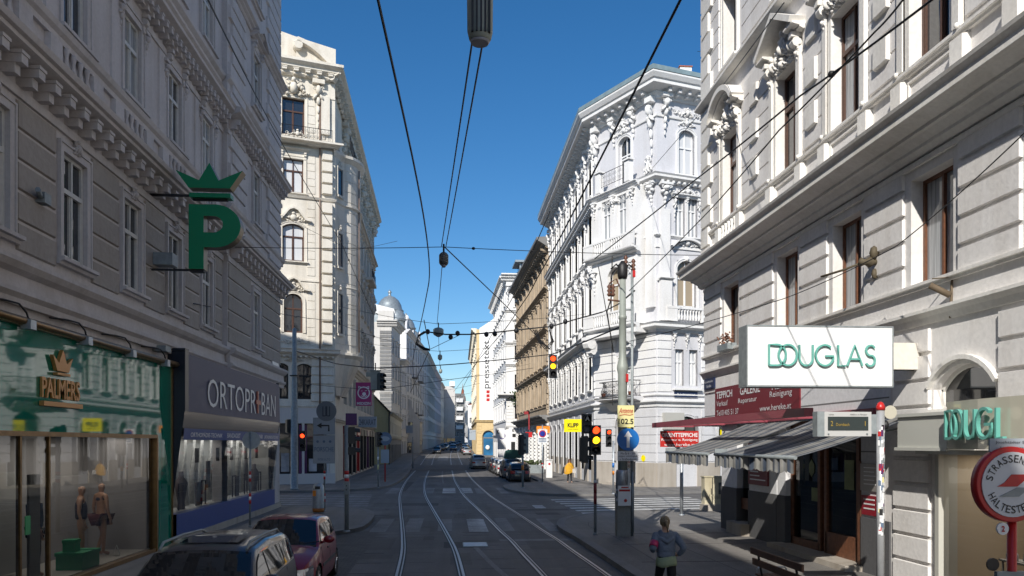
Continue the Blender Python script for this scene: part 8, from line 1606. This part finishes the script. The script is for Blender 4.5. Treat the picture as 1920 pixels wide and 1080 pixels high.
W('cable running from the mast along the right facade anchor', [at(1180, 640, 24.3), at(1470, 560, 18), at(1680, 462, 14.8), at(1920, 250, 9.9)], .010, .05); W('thin wire across the front of the right building', [at(1210, 330, 50), at(1340, 180, 28), at(1470, 5, 16)], .014, .02)
W('black cable crossing the upper left sky edge down the cream building', [at(388, -5, 14), at(515, 245, 30), at(640, 455, 45), at(700, 590, 55)], .016, .05, extra=(.2,)); W('wire from the grey facade towards the left mast', [at(363, 569, 25), at(480, 578, 35), at(620, 600, 50), at(735, 640, 55)], .014, .1, extra=(.5,)); W('wire low across the cream building', [at(520, 400, 50), at(660, 470, 54), at(745, 452, 52)], .012, .02)
W('signal span cable from the left mast to the right mast', [at(556, 658, 50), at(630, 682, 47), at(705, 690, 44.2), at(850, 683, 45), at(1037, 664, 46), at(1165, 612, 24.4)], .028, .02, extra=(.1, .5)); W('lower signal span wire from the left', [at(556, 718, 50), at(700, 731, 44), at(840, 712, 46), at(1000, 690, 46)], .014, .02)
T = thing('feeder_cable', 'thick black power cable with insulators and hanging loops across the street', 'cable', (0, 0, 0)); q = MB(); path = [at(x, y, 40) for x, y in ((800, 622), (835, 627), (880, 627), (930, 623), (985, 617), (1034, 612), (1075, 600), (1130, 585))]; q.tube(path, .036, 6); q.tube([path[-1], at(1160, 570, 32), at(1190, 545, 24.5)], .026, 6); q.build('main_cable', M['wire'], T); q = MB()
for k in range(3): q.tube([at(x, y, 40) for x, y in ((802-k*3, 621), (788-k*2, 629), (783-k*2, 645), (795, 652+k*2), (806, 655+k))], .03, 5)
for k in range(3): q.tube([at(x, y, 40) for x, y in ((1000+k*3, 618), (1010+k*2, 640), (1022+k*4, 655), (1034+k*2, 640), (1030, 618))], .03, 5)
q.build('cable_loop', M['wire'], T); q = MB(); [q.ball(tuple(at(x, y, 40)), .12, .12, .14, 8, 5) for x, y in ((802, 622), (845, 632), (858, 625), (912, 627), (928, 626), (968, 620), (1034, 612), (1060, 603))]; q.build('insulator', M['iron'], T)
W('cable from the insulator loops down the left contact wire', [at(795, 600, 33), at(806, 655, 40), at(770, 735, 60)], .02, 0); W('wire from the cable loops to the right', [at(806, 655, 40), at(862, 628, 42)], .015)
W('thin rod hanging beside the tram mast', [at(1122, 500, 24.3), at(1136, 580, 24.3), at(1147, 640, 24.3), at(1149, 760, 24.3)], .014)
W('cable dropping along the mast left side', [at(1148, 480, 24.4), at(1146, 560, 24.4), at(1138, 585, 24.4), at(1150, 660, 24.4)], .02)
# warm area lights: green shop's lit lamps, added fill in blue and DOUGLAS windows
def shop_fill_light(x, y, z, sx, sy, e, col=(1, .9, .8)):
    l = D.lights.new('shop_fill_light', 'AREA'); l.shape = 'RECTANGLE'; l.size = sx; l.size_y = sy; l.energy = e; l.color = col; o = D.objects.new('shop_fill_light', l); o.location = (x, y, z); sc.collection.objects.link(o)
shop_fill_light(-8.6, 19.1, 3.15, .5, 4.6, 22); shop_fill_light(-8.6, 29.4, 3.15, .6, 11.5, 45, (1, .97, .95)); shop_fill_light(9.9, 12.0, 2.8, .7, 4, 26)
